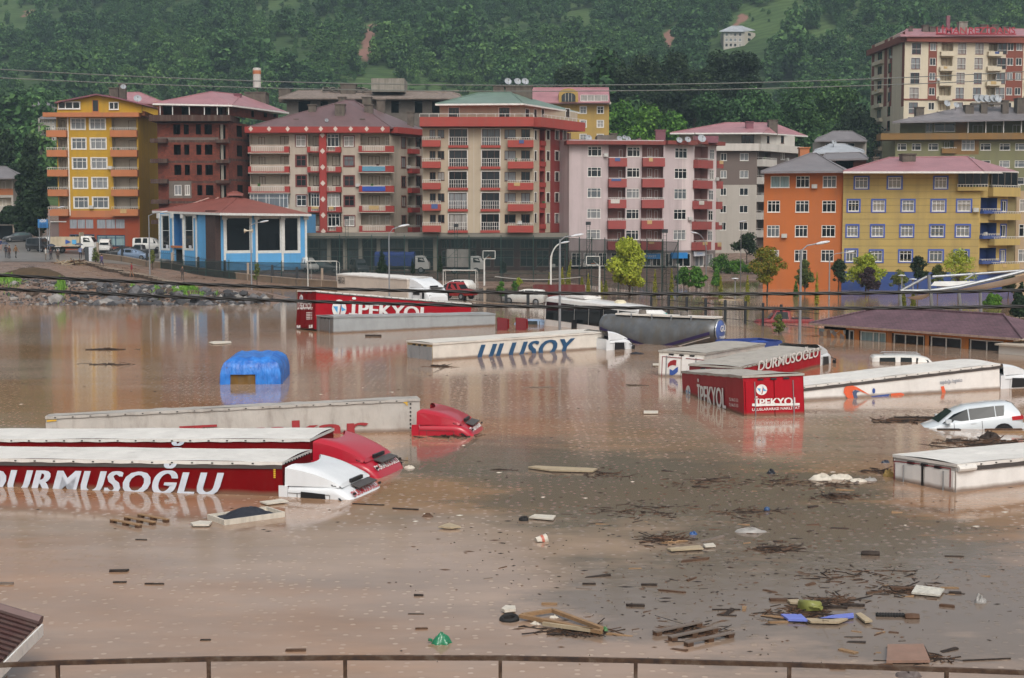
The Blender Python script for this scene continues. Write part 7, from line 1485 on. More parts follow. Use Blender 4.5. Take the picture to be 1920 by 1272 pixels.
for px,yt,Y,lb in ((1103,416,178,'floodlight ladder mast at the court end near the pink block edge'),(1247,430,160,'floodlight ladder mast before the pink block shop signs'),(650,406,192,'slim floodlight mast before the diamond block'),(855,420,190,'slim floodlight mast before the cream and coral block')):
    q=XY(px,Y); zt=Zat(yt,Y); t=thing('floodlight_mast',lb,'floodlight',(q[0],Y,0)); 
    for dx in (-.18,.18): MB().tube([(dx,0,-.3),(dx,0,zt-.4)],.03,5).build('rail',DGREEN,t)
    for k in range(int(zt/.45)): MB().box((-.17,-.015,.3+k*.45),(.17,.015,.33+k*.45)).build('rung',DGREEN,t)
    MB().box((-.3,-.15,zt-.4),(.3,.1,zt)).build('floodlight',IRON,t)
for px,yb,yt,lb in ((1378,560,522,'white mushroom park lamp before the green conical tree'),(1690,572,516,'white mushroom park lamp left of its twin'),(1711,572,523,'white mushroom park lamp right of its twin')):
    q=GP(px,yb); zt=Zat(yt,q.y); t=thing('park_lamp',lb,'park lamp',(q.x,q.y,0),group='mushroom lamps in the park'); MB().tube([(0,0,-.5),(0,0,zt-.25)],.06,7).build('pole',POLE,t); MB().lathe([(0,zt+.04),(.3,zt),(.38,zt-.05),(.3,zt-.06),(0,zt-.04)],14).build('shade',LHEAD,t,smooth=True); MB().lathe([(.07,zt-.25),(.18,zt-.08)],10).build('lens',SHOPG,t)
q=PT(80,418,205); t=thing('road_sign','blue road sign on two posts beside the yellow block','sign',(q.x,205,gl(80,205))); o=Vector(t.location)
MB().box(tuple(PT(71,427.5,205)),tuple(PT(90,411.5,205.08))).build('sign_board',plain('sign_blue','#2f6fa6',.4),t,off=o); MB().box(tuple(PT(74,426,204.94)),tuple(PT(79.3,419.5,204.97))).build('sign_panel',plain('sign_dark_blue','#1c5688',.4),t,off=o); MB().box(tuple(PT(80.2,426,204.94)),tuple(PT(87,419.5,204.97))).build('sign_panel',MATS['sign_dark_blue'],t,off=o); lettering(t,'A.ŞİRİN',.36,LETP,Matrix.Translation(PT(80.5,418.2,204.95)-o)@RX,width=.9,bold=.02)
for x in (73,88): MB().tube([(*XY(x,205.1),o.z),PT(x,411,205.1)],.06,6).build('post',POLE,t,off=o)
def cable(label,pts,Y,r,strands,name='overhead_cable',mat=None):
    px=np.linspace(-1100,3020,140); c=np.polyfit([p_[0] for p_ in pts],[p_[1] for p_ in pts],2); P=[PT(x,float(np.polyval(c,x)),Y) for x in px]; t=thing(name,label,'cable',tuple(P[0]),group='overhead cables')
    if strands==1: MB().tube(P,r,6,caps=True).build('wire',mat or IRON,t,off=P[0])
    else:
        fine=[]; 
        for a,b_ in zip(P[:-1],P[1:]): fine+=[a+(b_-a)*s_ for s_ in (0,.34,.67)]
        for k in range(strands): MB().tube([q+Vector((0,math.cos(i*.42+k*2*PI/strands)*r,math.sin(i*.42+k*2*PI/strands)*r)) for i,q in enumerate(fine)],r*.95,6).build('strand',plain('cable_black','#121111',.6),t,off=P[0])
cable('thin pale wire crossing the hill, upper one',[(0,131),(480,151),(960,160),(1440,156),(1920,134)],60,.018,1,mat=plain('old_wire','#6b6f6c',.6)); cable('thin pale wire crossing the hill, lower one',[(0,146),(480,165),(960,172),(1440,165),(1920,149)],60,.018,1,mat=MATS['old_wire'])
cable('thick twisted black cable, upper of two over the water',[(0,517),(330,530),(700,545),(960,550),(1300,551),(1600,549),(1920,545)],22,.015,3); cable('thick twisted black cable, lower of two over the water',[(0,543),(480,560),(800,572),(1200,579),(1600,579),(1920,574)],22,.015,3)
# ------------------------------------------------------------ near railing, embankment, shed roof
m,g,p=base('rusty_rail'); mp=coords(g,'Object'); nz=g.add('TexNoise',Scale=7.0,Detail=8.0,Roughness=.7); g.to(mp,nz.inputs[0]); r_=ramp(g,[(.35,lin('#2a1d18')),(.5,lin('#46301f')),(.62,lin('#5a4c40')),(.75,lin('#38281f'))]); g.to(nz,r_.inputs[0]); g.to(r_,p.inputs['Base Color']); p.inputs['Roughness'].default_value=.75; b=g.add('Bump',Strength=.4,Distance=.004); g.to(nz,b.inputs['Height']); g.to(b,p.inputs['Normal']); RUST=m
ry=[(-120,1252),(0,1247.5),(108,1243),(391,1236),(647,1233.5),(938,1234),(1192,1239),(1480,1246.5),(1775,1256),(2040,1266)]; YR=11.3
dk=MB().box((-40,-60,-2.5),(40,YR+.35,3.95)).build('road',paint('near_asphalt','#4a4846',.9,.15,3,0)); struct(dk)
t=thing('road_railing','rusty square tube railing along the near roadside','railing',(0,YR,3.95)); o=Vector((0,YR,3.95)); P=[PT(x,y,YR) for x,y in ry]
for a,c in zip(P[:-1],P[1:]): MB().prism([tuple(a+Vector((0,-.016,-.017))),tuple(a+Vector((0,.016,-.017))),tuple(a+Vector((0,.016,.017))),tuple(a+Vector((0,-.016,.017)))],tuple(c-a)).build('top_rail',RUST,t,off=o)
for x,y in ry[2:-1]: q=PT(x,y,YR); MB().box((q.x-.014,YR-.014,3.951),(q.x+.014,YR+.014,q.z-.018)).build('post',RUST,t,off=o)
RIB=rmetal('brown_ribbed_sheet','#4d302c','Y',1.0); E1=PT(75,1170,26.0); E2=GP(-6,1250,E1.z); t=thing('flooded_shed','brown ribbed metal shed roof with white fascia in the near corner','shed',(E1.x-2,25,-.5)); o=Vector((E1.x-2,25,-.5)); d=(E1-E2).normalized(); inw=Vector((-.96,.1,.26))*6
b=MB(); n_=14
E2x=E1-d*9.0
for i in range(n_*2+12):
    s0,s1=i*.24,(i+1)*.24; p0,p1=E1-d*s0,E1-d*s1; MB().prism([tuple(p0),tuple(p1-(p1-p0)*.25),tuple(p1-(p1-p0)*.2+Vector((0,0,.035))),tuple(p1-(p1-p0)*.05+Vector((0,0,.035))),tuple(p1)],tuple(inw)).build('roof_sheet',paint('brown_sheet_paint','#4d2f2b',.5,.15,2,.1),t,off=o)
MB().tube([E1+Vector((.0,.05,.03)),E1+inw+Vector((0,.05,.03))],.11,6).build('verge_cap',paint('verge_grey','#6e5a58',.7,.1,3,.1),t,off=o)
for i in range(26):
    p0,p1=E1-d*(i*.33),E1-d*(i*.33+.3); MB().prism([tuple(p0+Vector((.03,0,.0))),tuple(p1+Vector((.03,0,.0))),tuple(p1+Vector((.03,0,-.2))),tuple(p0+Vector((.03,0,-.2)))],(.03,-.01,0)).build('fascia_board',TPUR,t,off=o)
MB().prism([tuple(E1+Vector((-.5,-.3,-.05))),tuple(E2x+Vector((-.5,0,-.05))),tuple(E2x+Vector((-.5,0,-3))),tuple(E1+Vector((-.5,-.3,-3)))],(-5,0,0)).build('wall',OFW,t,off=o)
# ------------------------------------------------------------ people on the muddy road
def skin_mesh(verts,edges,radii):
    me=bpy.data.meshes.new('body'); me.from_pydata(verts,edges,[]); o=bpy.data.objects.new('body_tmp',me); COL.objects.link(o)
    m=o.modifiers.new('skin','SKIN'); m.use_smooth_shade=True
    for i,r_ in enumerate(radii): sv_=me.skin_vertices[0].data[i]; sv_.radius=r_ if hasattr(r_,'__len__') else (r_,r_); sv_.use_root=(i==0)
    o.modifiers.new('sub','SUBSURF').levels=1
    dg=bpy.context.evaluated_depsgraph_get(); ev=o.evaluated_get(dg); out=bpy.data.meshes.new_from_object(ev,depsgraph=dg); bpy.data.objects.remove(o); return out
def body(pose_):
    s={'stand':(0,0),'walk':(.22,-.2),'hold':(.05,-.05)}[pose_]
    v=[(0,0,.98),(0,0,1.14),(0,.01,1.34),(0,0,1.46),(0,-.01,1.53),(0,-.03,1.60),(0,-.02,1.70)]; e=[(0,1),(1,2),(2,3),(3,4),(4,5),(5,6)]; r_=[(.15,.11),(.135,.1),(.165,.11),(.1,.08),(.055,.055),(.085,.1),(.07,.085)]
    for sx,st in ((-1,s[0]),(1,s[1])):
        i=len(v); v+=[(sx*.1,0,.9),(sx*.11,-st*.5-.02,.5),(sx*.11,-st*.9+.03,.1),(sx*.12,-st*.9-.13,.05)]; e+=[(0,i),(i,i+1),(i+1,i+2),(i+2,i+3)]; r_+=[.085,.06,.042,(.045,.035)]
        i=len(v)
        if pose_=='hold' and sx>0: v+=[(.19,0,1.4),(.24,-.05,1.15),(.12,-.26,1.28),(.08,-.3,1.34)]
        else: v+=[(sx*.19,0,1.4),(sx*.25,.03+st*.3,1.13),(sx*.25,-.06+st*.8,.9),(sx*.245,-.09+st*.9,.81)]
        e+=[(2,i),(i,i+1),(i+1,i+2),(i+2,i+3)]; r_+=[.062,.05,.038,(.045,.025)]
    return skin_mesh(v,e,r_)
BODIES={k:body(k) for k in ('stand','walk','hold')}
SKIN=plain('skin_tone','#a87a5e',.6); HAIR=plain('dark_hair','#1f1713',.8)
def person(label,px,py,Y,pose_,yaw,shirt,trous,umb=None,bare=False,s=1.0):
    q=PT(px,py,Y); X=q.x; z=max(gzz(X,Y),0); t=thing('person',label,'person',(X,Y,z),(0,0,R(yaw)),group='people on the muddy road'); t.scale=(s,)*3
    me=BODIES[pose_].copy(); me.materials.clear()
    for c in (plain('cloth'+trous,trous,.9),plain('cloth'+shirt,shirt,.9),SKIN,RUBBER): me.materials.append(c)
    mi=[]
    for p_ in me.polygons:
        c=p_.center; mi.append(3 if c.z<.1 else (2 if bare and c.z<.5 else 0) if c.z<.93 and abs(c.x)<.2 else 2 if c.z>1.47 or (abs(c.x)>.215 and c.z<.93) or (pose_=='hold' and c.y<-.2) else 1)
    me.polygons.foreach_set('material_index',mi); link('body',me,t)
    MB().lathe([(.0,.125),(.06,.115),(.095,.06),(.1,0),(.085,-.03)],10,Matrix.Translation((0,.015,1.66))@Matrix.Diagonal((.9,1.05,1,1))).build('hair',HAIR,t,smooth=True)
    if umb:
        u=thing('umbrella',umb[0],'umbrella',(X+umb[2]*.12,Y-.15,z),group='umbrellas held on the road'); b=MB(); b.lathe([(0,2.15),(.25,2.1),(.48,1.96),(.58,1.82),(.47,1.945),(.24,2.08),(0,2.13)],8); b.build('canopy',plain('umb'+umb[1],umb[1],.7),u); MB().tube([(0,0,1.3),(0,0,2.2)],.012,5).build('shaft',IRON,u)
person('person in dark clothes under a dark umbrella at the roadside',12,492,200,'hold',20,'#3a3a44','#222228',('dark umbrella held by the person nearest the frame edge','#3d4454',-1))
person('person in brown jacket beside the first umbrella',18,492,199.5,'stand',-30,'#4f3830','#2e2a2c'); person('person in ochre coat standing alone on the road',30,492,200,'walk',60,'#7a5a3a','#33302a'); person('person in navy and pink cut by the frame edge',1,470,212,'stand',0,'#2a3458','#b08a80')
person('person in white shirt beside the road lamp',86,496,196,'stand',120,'#bfbcb6','#6b6258'); person('person in grey holding a dark umbrella by the road lamp',96,495,196.5,'hold',-20,'#5a4a4e','#2c2a30',('dark umbrella beside the road lamp','#2f3646',1)); person('person in dark brown coat facing the wood pile',109,499,193,'stand',170,'#4a3d35','#3a322c')
person('person in pale blue shirt under an umbrella by the gate',151,492,197,'hold',10,'#7f93b8','#24242a',('grey umbrella by the white gate post','#4a4c58',-1)); person('person in purple coat stepping over the block kerb',191,508,187,'walk',150,'#4a3c66','#3a3550'); person('person in red shirt and shorts wading on the mud',247,521,178,'walk',-60,'#8a2430','#8c6a54',bare=True); person('person in dark jacket leaning by the street wall',342,517,182,'stand',40,'#3d332f','#4a4640')
# ------------------------------------------------------------ rubble bank, mound, weeds
def rock_mesh(rng,r=1.0):
    import bmesh
    bm=bmesh.new(); bmesh.ops.create_icosphere(bm,subdivisions=1,radius=r)
    for v in bm.verts: v.co=Vector(v.co)*rng.uniform(.65,1.2); v.co.z*=.7
    vs=[tuple(v.co) for v in bm.verts]; fs=[tuple(l.index for l in f.verts) for f in bm.faces]; bm.free(); return vs,fs
ROCKM=[paint('grey_rubble','#5f5e60',.85,.35,2,.1,bump=.5),paint('pale_rubble','#8a8682',.85,.3,2,.1,bump=.5),paint('dark_rubble','#3a3a3d',.85,.3,2,.1,bump=.5),paint('brown_rubble','#5d4c40',.85,.3,2,.1,bump=.5)]
rng=random.Random(31); RV=[rock_mesh(rng) for _ in range(10)]
b=MB()
for i in range(4200):
    px=rng.uniform(-40,505); t_=rng.random(); Y=137.5+t_**1.3*(12 if px<380 else 8.5); X,_=XY(px,Y); z=gzz(X,Y)
    if z<-.35 or z>2.4: continue
    s=rng.lognormvariate(-2.1,.55)*(1.3 if px>150 else .75); vs_,fs_=rng.choice(RV); a=rng.uniform(0,6.3); c,s2=math.cos(a),math.sin(a)
    b.add([(X+(v[0]*c-v[1]*s2)*s,Y+(v[0]*s2+v[1]*c)*s,z+v[2]*s+s*.15) for v in vs_],fs_,rng.choice((0,0,1,2,2,2,3,3)))
o=b.build('rubble',ROCKM); tag(o,'grey broken rubble heaped along the flooded bank','rubble',kind='stuff')
for i,(px,py,Y,s,lb) in enumerate(((26,561,139,.75,'pale boulder low on the bank near the frame edge'),(160,541,143,.5,'white stone high on the rubble bank'),(300,548,141,.8,'dark angular boulder mid bank'),(335,552,140,.9,'slate grey boulder below the grass strip'),(365,556,140,.8,'grey boulder at the water under the grass strip'),(430,553,141,.9,'largest dark heap stone near the bank tip'),(455,550,142,.75,'dark stone at the bank tip'),(475,556,140,.6,'low stone at the very tip of the bank'),(250,556,139,.6,'grey stone at the waterline mid bank'),(398,561,139,.7,'brown grey stone at the waterline right of the grass'),(215,545,142,.6,'grey slab stone behind the mid bank'),(108,541,143,.45,'small pale stone beside the grass tuft'))):
    q=PT(px,py,Y); vs_,fs_=RV[i%10]; s*=.68; o=MB().add([(v[0]*s,v[1]*s*.8,v[2]*s*.9) for v in vs_],fs_).build('boulder',ROCKM[(1,1,2,0,0,2,2,0,0,3,0,1)[i]]); o.location=(q.x,Y,max(q.z,gzz(q.x,Y)-.1)); tag(o,lb,'boulder','boulders on the rubble bank')
q=XY(58,160); b=MB(); b.grid(lambda u,v:((u-.5)*7.5+q[0],(v-.5)*6+q[1],gzz(q[0],q[1])-.15+1.25*max(0,1-((u-.5)*2)**2-((v-.5)*2)**2)**.8+.1*mnoise.noise((u*9,v*9,1))),26,18); o=b.build('earth_mound',paint('brown_earth','#54432f',.95,.25,2,0,bump=.7),smooth=True); tag(o,'brown earth mound beside the muddy road','mound')
m,g,p=base('weed_green'); gg=g.add('NewGeometry'); r_=ramp(g,[(0,lin('#466c1e')),(.6,lin('#66942e')),(1,lin('#88ac42'))]); g.l.new(gg.outputs['Random Per Island'],r_.inputs[0]); g.to(r_,p.inputs['Base Color']); p.inputs['Roughness'].default_value=.7; WEED=m
b=MB()
def blade(X,Y,z,h,rng):
    a=rng.uniform(0,6.28); l=rng.uniform(.1,.5)*h; w_=.05; dx,dy=math.cos(a),math.sin(a); b.add([(X-dy*w_,Y+dx*w_,z-.05),(X+dy*w_,Y-dx*w_,z-.05),(X+dx*l*.5+dy*w_*.6,Y+dy*l*.5-dx*w_*.6,z+h*.65),(X+dx*l,Y+dy*l,z+h)],[(0,1,2),(0,2,3)])
for px0,px1,Ya,Yb,n_,h_ in ((-30,52,143,149,1300,.75),(96,126,141,146,700,.85),(276,306,141,146,500,.5),(296,405,142.5,148,2400,.7),(236,256,146,149,250,.5),(395,412,143,146,200,.4)):
    for i in range(n_):
        t1,t2=rng.gauss(.5,.22),rng.gauss(.5,.22); Y=Ya+(Yb-Ya)*t2; X,_=XY(px0+(px1-px0)*t1,Y); blade(X,Y,max(gzz(X,Y),.0),h_*rng.uniform(.4,1.1)*math.exp(-2.2*(t1-.5)**2/.15)*(.6+.5*abs(math.sin(t1*17+px0))),rng)
o=b.build('weeds',WEED); tag(o,'bright green weeds growing on the rubble bank','weeds',kind='stuff')
WD=[paint('wood_dark','#2e211a',.75,.3,4,.1),paint('wood_brown','#5a3f2c',.75,.3,4,.1),paint('wood_tan','#9a7a58',.75,.2,4,.1),paint('wood_pale','#b5a488',.7,.15,4,.1),paint('wood_grey','#6d625a',.8,.2,4,.1)]
FOAM=paint('dirty_foam','#c4bdb0',.7,.1,3,.15)
t=thing('timber_heap','heap of broken planks dumped beside the block kerb','timber pile',(*XY(134,188),gzz(*XY(134,188)))); 
for i in range(34): c=Vector((rng.gauss(0,1.1),rng.gauss(0,.7),rng.uniform(.05,.55))); d=Vector((rng.gauss(0,1),rng.gauss(0,.6),rng.gauss(0,.25))).normalized()*rng.uniform(.4,1.0); MB().tube([c-d,c+d],rng.uniform(.04,.09),4).build('plank',rng.choice(WD[1:4]),t)
# ------------------------------------------------------------ things adrift
def at(px,py): return GP(px,py)
def flat(name,label,cat,pts,mat,th=.04,z=.03,group=None):
    """board whose outline is given on the water by photo points"""
    P=[GP(x,y,z) for x,y in pts]; c=sum(P,Vector())/len(P); o=MB().prism([tuple(p_-c) for p_ in P],(0,0,th)).build(name,mat); o.location=c; return tag(o,label,cat,group)
def plank(px,py,L,yaw,w,th,mat,label,name='plank',cat='plank',group=None,z=.0,roll=0,pit=0):
    q=at(px,py); rr=random.Random(int(px*7+py)); b=MB(); x=L/2; j=lambda s:rr.uniform(-s,s)
    vs=[(-x+j(.06*L),-w/2,-th/2),(x+j(.06*L),-w/2+j(w*.15),-th/2),(x+j(.06*L),w/2,-th/2),(-x+j(.06*L),w/2+j(w*.15),-th/2)]; vs+=[(a,b_,th/2) for a,b_,_ in vs]
    b.add(vs,[(0,3,2,1),(4,5,6,7),(0,1,5,4),(1,2,6,5),(2,3,7,6),(3,0,4,7)]); o=b.build(name,mat); o.location=(q.x,q.y,z+th*.25); o.rotation_euler=(R(roll),R(pit),R(yaw)); return tag(o,label,cat,group)
def branch(px,py,L,yaw,r,mat,label,name='branch',cat='branch',group=None):
    q=at(px,py); rr=random.Random(int(px*3+py)); P=[Vector((-L/2+L*i/6,rr.uniform(-.06,.06)*L,rr.uniform(-.3,1)*r)) for i in range(7)]; b=MB().tube(P,[r*.6,r,r*1.1,r,r*.9,r*.7,r*.4],6)
    for k in range(2): i=rr.randrange(1,5); d=Vector((rr.uniform(.1,.3)*L,rr.choice((-1,1))*rr.uniform(.1,.25)*L,rr.uniform(0,.1)*L)); b.tube([P[i],P[i]+d],[r*.5,r*.2],5)
    o=b.build(name,mat,smooth=True); o.location=(q.x,q.y,0); o.rotation_euler=(0,0,R(yaw)); return tag(o,label,cat,group)
def pallet(label,px,py,yaw,M=None,mat=None,tilt=(0,0)):
    q=at(px,py); t=thing('pallet',label,'pallet',(q.x,q.y,-.03),(R(tilt[0]),R(tilt[1]),R(yaw)),group='floating pallets'); mt=mat or WD[2]
    for y in (-.45,0,.45):
        MB().box((-.6,y-.06,.10),(.6,y+.06,.125)).build('deck_board',mt,t)
        for x in (-.52,0,.52): MB().box((x-.07,y-.06,.0),(x+.07,y+.06,.098)).build('block',WD[1],t)
    for x in (-.52,0,.52): MB().box((x-.06,-.55,-.03),(x+.06,.55,-.004)).build('base_board',WD[1],t)
pallet('tan wooden pallet adrift before the red lettered trailer',262,980,-38); pallet('dark wooden pallet wedged in driftwood near the railing',1300,1193,35,mat=WD[4]); 
# white dinghy-like panel with a dark tarp
q=at(462,972); t=thing('drifting_tray','white shallow tray carrying a crumpled dark tarp','tray',(q.x,q.y,0),(0,0,R(38))); b=MB(); b.box((-.85,-.45,-.05),(.85,.45,.02)); b.box((-.85,-.49,-.05),(.85,-.45,.14)); b.box((-.85,.45,-.05),(.85,.49,.14)); b.box((.85,-.49,-.05),(.9,.49,.14)); b.box((-.9,-.49,-.05),(-.85,.49,.14)); b.build('tray',FOAM,t)
MB().grid(lambda u,v:(-.7+1.4*u,-.38+.76*v,.08+.22*max(0,math.sin(u*PI))*max(0,math.sin(v*PI))+.06*mnoise.noise((u*7,v*7,2))),16,12).build('tarp',plain('dark_navy_tarp','#20222c',.55),t,smooth=True)
flat('board','white flat board drifting beside the nearest white cab','board',[(487,943),(528,938),(541,942),(500,947)],FOAM)
flat('board','pale scrap of board left of the dark tarp tray','board',[(357,983),(375,979),(398,980),(392,987),(362,987)],FOAM)
flat('board','long pale board adrift mid water before the slick','board',[(990,878),(1005,876),(1120,881),(1112,886),(1030,884)],WD[3],.05)
flat('board','white foam board floating left of the bucket','board',[(992,972),(1003,967),(1042,969),(1037,976)],FOAM); flat('board','thin white foam board beside the drift heap','board',[(1250,1031),(1312,1025),(1319,1031),(1258,1034)],WD[3]); flat('board','small white foam square','board',[(1318,1023),(1337,1021),(1342,1026),(1322,1027)],FOAM)
flat('sign_board','white printed panel floating among planks','panel',[(1709,1114),(1718,1100),(1771,1107),(1762,1119)],paint('printed_panel','#bdb9ae',.6,.3,14,0)); flat('door_panel','brown pink door panel floating near the railing','door',[(1662,1244),(1664,1213),(1731,1212),(1744,1243)],paint('door_pink','#9a7a6a',.6,.15,3,.15),.05)
flat('board','blue plastic board, shorter piece','board',[(1464,1155),(1502,1155),(1514,1166),(1478,1165)],plain('lilac_blue','#6d7ac4',.5)); flat('board','blue plastic board, long tapering piece','board',[(1532,1164),(1560,1157),(1600,1153),(1601,1159),(1560,1165)],MATS['lilac_blue']); flat('board','yellow tan plank under the blue boards','plank',[(1510,1163),(1590,1163),(1572,1170),(1520,1169)],WD[3]); flat('board','pale yellow plank end beside the black pipe','plank',[(1604,1154),(1614,1152),(1636,1167),(1622,1169)],WD[3]); flat('board','pale plank beneath the green jug','plank',[(1476,1128),(1498,1127),(1496,1134),(1482,1133)],WD[3])
flat('board','beige broken board left of the green bag','board',[(822,990),(842,983),(864,990),(845,992)],WD[3]); flat('board','white strip of board mid water','board',[(1207,772),(1234,772),(1234,776),(1207,776)],FOAM); flat('board','white strip near the swirl trailer','board',[(1224,683),(1237,683),(1237,686),(1224,686)],FOAM); flat('board','pale flat float left of the blue tarpaulin','board',[(391,643),(402,641),(432,641),(434,644),(400,646)],FOAM)
q=at(1669,1156); t=thing('corrugated_pipe','black corrugated pipe floating beside a yellow plank','pipe',(q.x,q.y,.02),(0,0,R(-4))); pr=[(0,-.28)]+[(.062 if i%2 else .05,-.28+i*.028) for i in range(21)]+[(0,.28)]; MB().lathe(pr,10,Matrix.Rotation(PI/2,4,'Y')).build('pipe',RUBBER,t)
for k,(px,py,Lx,lb) in enumerate(((1710,1160,.28,'brown wood block at the end of the black pipe'),(1632,1041,.42,'dark log drifting alone below the slick'))):
    q=at(px,py); MBo=MB().lathe([(0,-Lx/2),(.07,-Lx/2),(.08,0),(.07,Lx/2),(0,Lx/2)],8,Matrix.Rotation(PI/2,4,'Y')).build('log',WD[1 if k==0 else 0]); MBo.location=(q.x,q.y,.03); MBo.rotation_euler=(0,0,R(-5)); tag(MBo,lb,'log')
# jug, can, bucket, balls, tyres
def jug(label,px,py,col,s,yaw,roll):
    q=at(px,py); t=thing('jerrycan',label,'jerrycan',(q.x,q.y,.02),(R(roll),R(8),R(yaw))); b=MB(); rings=[(0,.14,.09),(.06,.17,.11),(.3,.17,.11),(.38,.12,.09),(.42,.05,.05)]
    vs_=[];
    for z,a,c in rings: vs_+=[(x*s,y*s,z*s) for x,y in ((-a,-c*.7),(-a*.8,-c),(a*.8,-c),(a,-c*.7),(a,c*.7),(a*.8,c),(-a*.8,c),(-a,c*.7))]
    b.add(vs_,[(i*8+k,i*8+(k+1)%8,(i+1)*8+(k+1)%8,(i+1)*8+k) for i in range(4) for k in range(8)]+[tuple(range(32,40))]); b.build('can',plain('can'+col,col,.4),t,smooth=True); MB().tube([(-.12*s,0,.36*s),(-.1*s,0,.45*s),(.02*s,0,.45*s),(.05*s,0,.4*s)],.02*s,6).build('handle',MATS['can'+col],t); MB().lathe([(0,.06*s),(.04*s,.06*s),(.04*s,0)],8,Matrix.Translation((.06*s,0,.4*s))).build('cap',MATS['can'+col],t); return t
t=jug('olive jerrycan with printed label lying on its side',1508,1138,'#7d8040',1.15,20,80); MB().box((-.1,-.13,.12),(.1,-.128,.3)).build('paper_label',SIGNW,t)
q=at(828,1206); t=thing('green_bag','bright green knotted plastic bag floating near the railing','bag',(q.x,q.y,0)); MB().grid(lambda u,v:((.19+.03*math.sin(u*2*PI*4))*math.cos(u*2*PI)*math.cos(v*1.5)*(1),(.15+.03*math.sin(u*2*PI*5))*math.sin(u*2*PI)*math.cos(v*1.5),-.05+.26*v+.03*mnoise.noise((math.cos(u*2*PI)*2.5,math.sin(u*2*PI)*2.5,v*4))),28,12).build('bag',plain('bag_green','#12704a',.3,coat=.4),t,smooth=True); MB().tube([(-.18,0,.05),(-.25,-.02,.07)],.03,5).build('knot',MATS['bag_green'],t)
q=at(1015,1015); t=thing('paint_bucket','white bucket with red print floating on its side','bucket',(q.x,q.y,.03),(0,R(80),R(20))); MB().lathe([(0,-.14),(.1,-.14),(.125,.12),(.13,.14),(.115,.14),(.1,.1),(0,.1)],16).build('bucket',FOAM,t,smooth=True); MB().lathe([(.117,-.02),(.1235,.05)],16).build('print_band',plain('print_red','#b0604e'),t)
def ball(label,px,py,r,mat): q=at(px,py); o=MB().lathe([(r*math.sin(a),-r*math.cos(a)) for a in np.linspace(0,PI,9)],14).build('ball',mat,smooth=True); o.location=(q.x,q.y,r*.35); tag(o,label,'ball')
ball('blue ball floating in the grey slick',1438,958,.085,plain('ball_blue','#2b4a70',.4)); 
def bag(label,px,py,L,W_,H_,mat,yaw=0,sd=0,name='bag',cat='bag'):
    q=at(px,py); o=MB().grid(lambda u,v:(L/2*math.cos(u*2*PI)*math.cos(v*PI/2)*(1+.18*mnoise.noise((math.cos(u*6.28)*2,math.sin(u*6.28)*2,v*2+sd))),W_/2*math.sin(u*2*PI)*math.cos(v*PI/2)*(1+.25*mnoise.noise((math.cos(u*6.28)*2+5,math.sin(u*6.28)*2,v*2+sd))),-.03+H_*math.sin(v*PI/2)*(1+.7*mnoise.noise((math.cos(u*6.28)*2.5,math.sin(u*6.28)*2.5,sd+3+v*2)))),26,9).build(name,mat,smooth=True); o.location=(q.x,q.y,0); o.rotation_euler=(0,0,R(yaw)); tag(o,label,cat)
DKP=plain('dark_plastic','#1d1f26',.35); GRP=plain('grey_plastic','#8d8a86',.4)
bag('pale sandbag, left end of the bag chain',1540,900,.75,.3,.16,FOAM,0,1); bag('pale sandbag, hump in the middle of the chain',1575,898,.7,.3,.14,FOAM,-8,2); bag('pale sandbag, third in the chain',1608,903,.6,.25,.1,FOAM,5,3); bag('grey sack closing the bag chain',1632,901,.45,.25,.1,GRP,0,4); bag('grey translucent sack lying flat in the slick',1407,998,.85,.3,.12,GRP,0,5); bag('small round dark bag floating above the slick',1446,888,.28,.24,.13,DKP,0,6); bag('dark blue bag beside the trailer doors',1660,868,.3,.22,.1,plain('navy_plastic','#1c2638',.3),0,7); bag('silver crumpled bag on dark water near the corner',1838,1130,.26,.22,.15,GRP,0,8); bag('white crumpled bag beside the red cab',768,878,.35,.25,.1,FOAM,0,9); bag('dark half sunk lump near the long thin pole',802,969,.35,.2,.09,WD[1],-20,10); bag('blue crumpled bag in the drift heap',1300,1002,.22,.18,.09,plain('bag_blue','#1f4a80',.4),0,11); bag('yellow tan sack in the water by the corner trailer',1666,893,.35,.3,.2,plain('sack_yellow','#9a8048',.7),0,12); bag('grey boulder shaped sack under the railing',1703,1268,.5,.3,.14,plain('wet_stone','#5d5350',.6),0,13); bag('brown drowned root lump before the hatchback',1856,822,.8,.5,.22,WD[0],0,14,'root_lump','root'); bag('brown plastic bag at the bus end of the water',1194,664,.9,.5,.12,DKP,0,15); bag('red float drifting before the pavilion mural',1438,646,.45,.4,.12,plain('float_red','#a04a40',.5),0,16,'float','float')
def tyre(label,px,py,r,yaw=0): q=at(px,py); o=MB().lathe([(r*.55,-.06),(r*.8,-.09),(r,-.05),(r,.05),(r*.8,.09),(r*.55,.06),(r*.5,0),(r*.55,-.06)],20).build('tyre',RUBBER,smooth=True); o.location=(q.x,q.y,.0); o.rotation_euler=(R(6),R(-5),0); tag(o,label,'tyre')
tyre('dark tyre floating by the wooden frame',955,1163,.2); tyre('small tyre floating left of the white foam board',982,976,.13)
flat('foam_block','dirty cream foam block above the tyre','foam block',[(940,1146),(948,1140),(966,1141),(967,1147),(946,1149)],FOAM,.06)
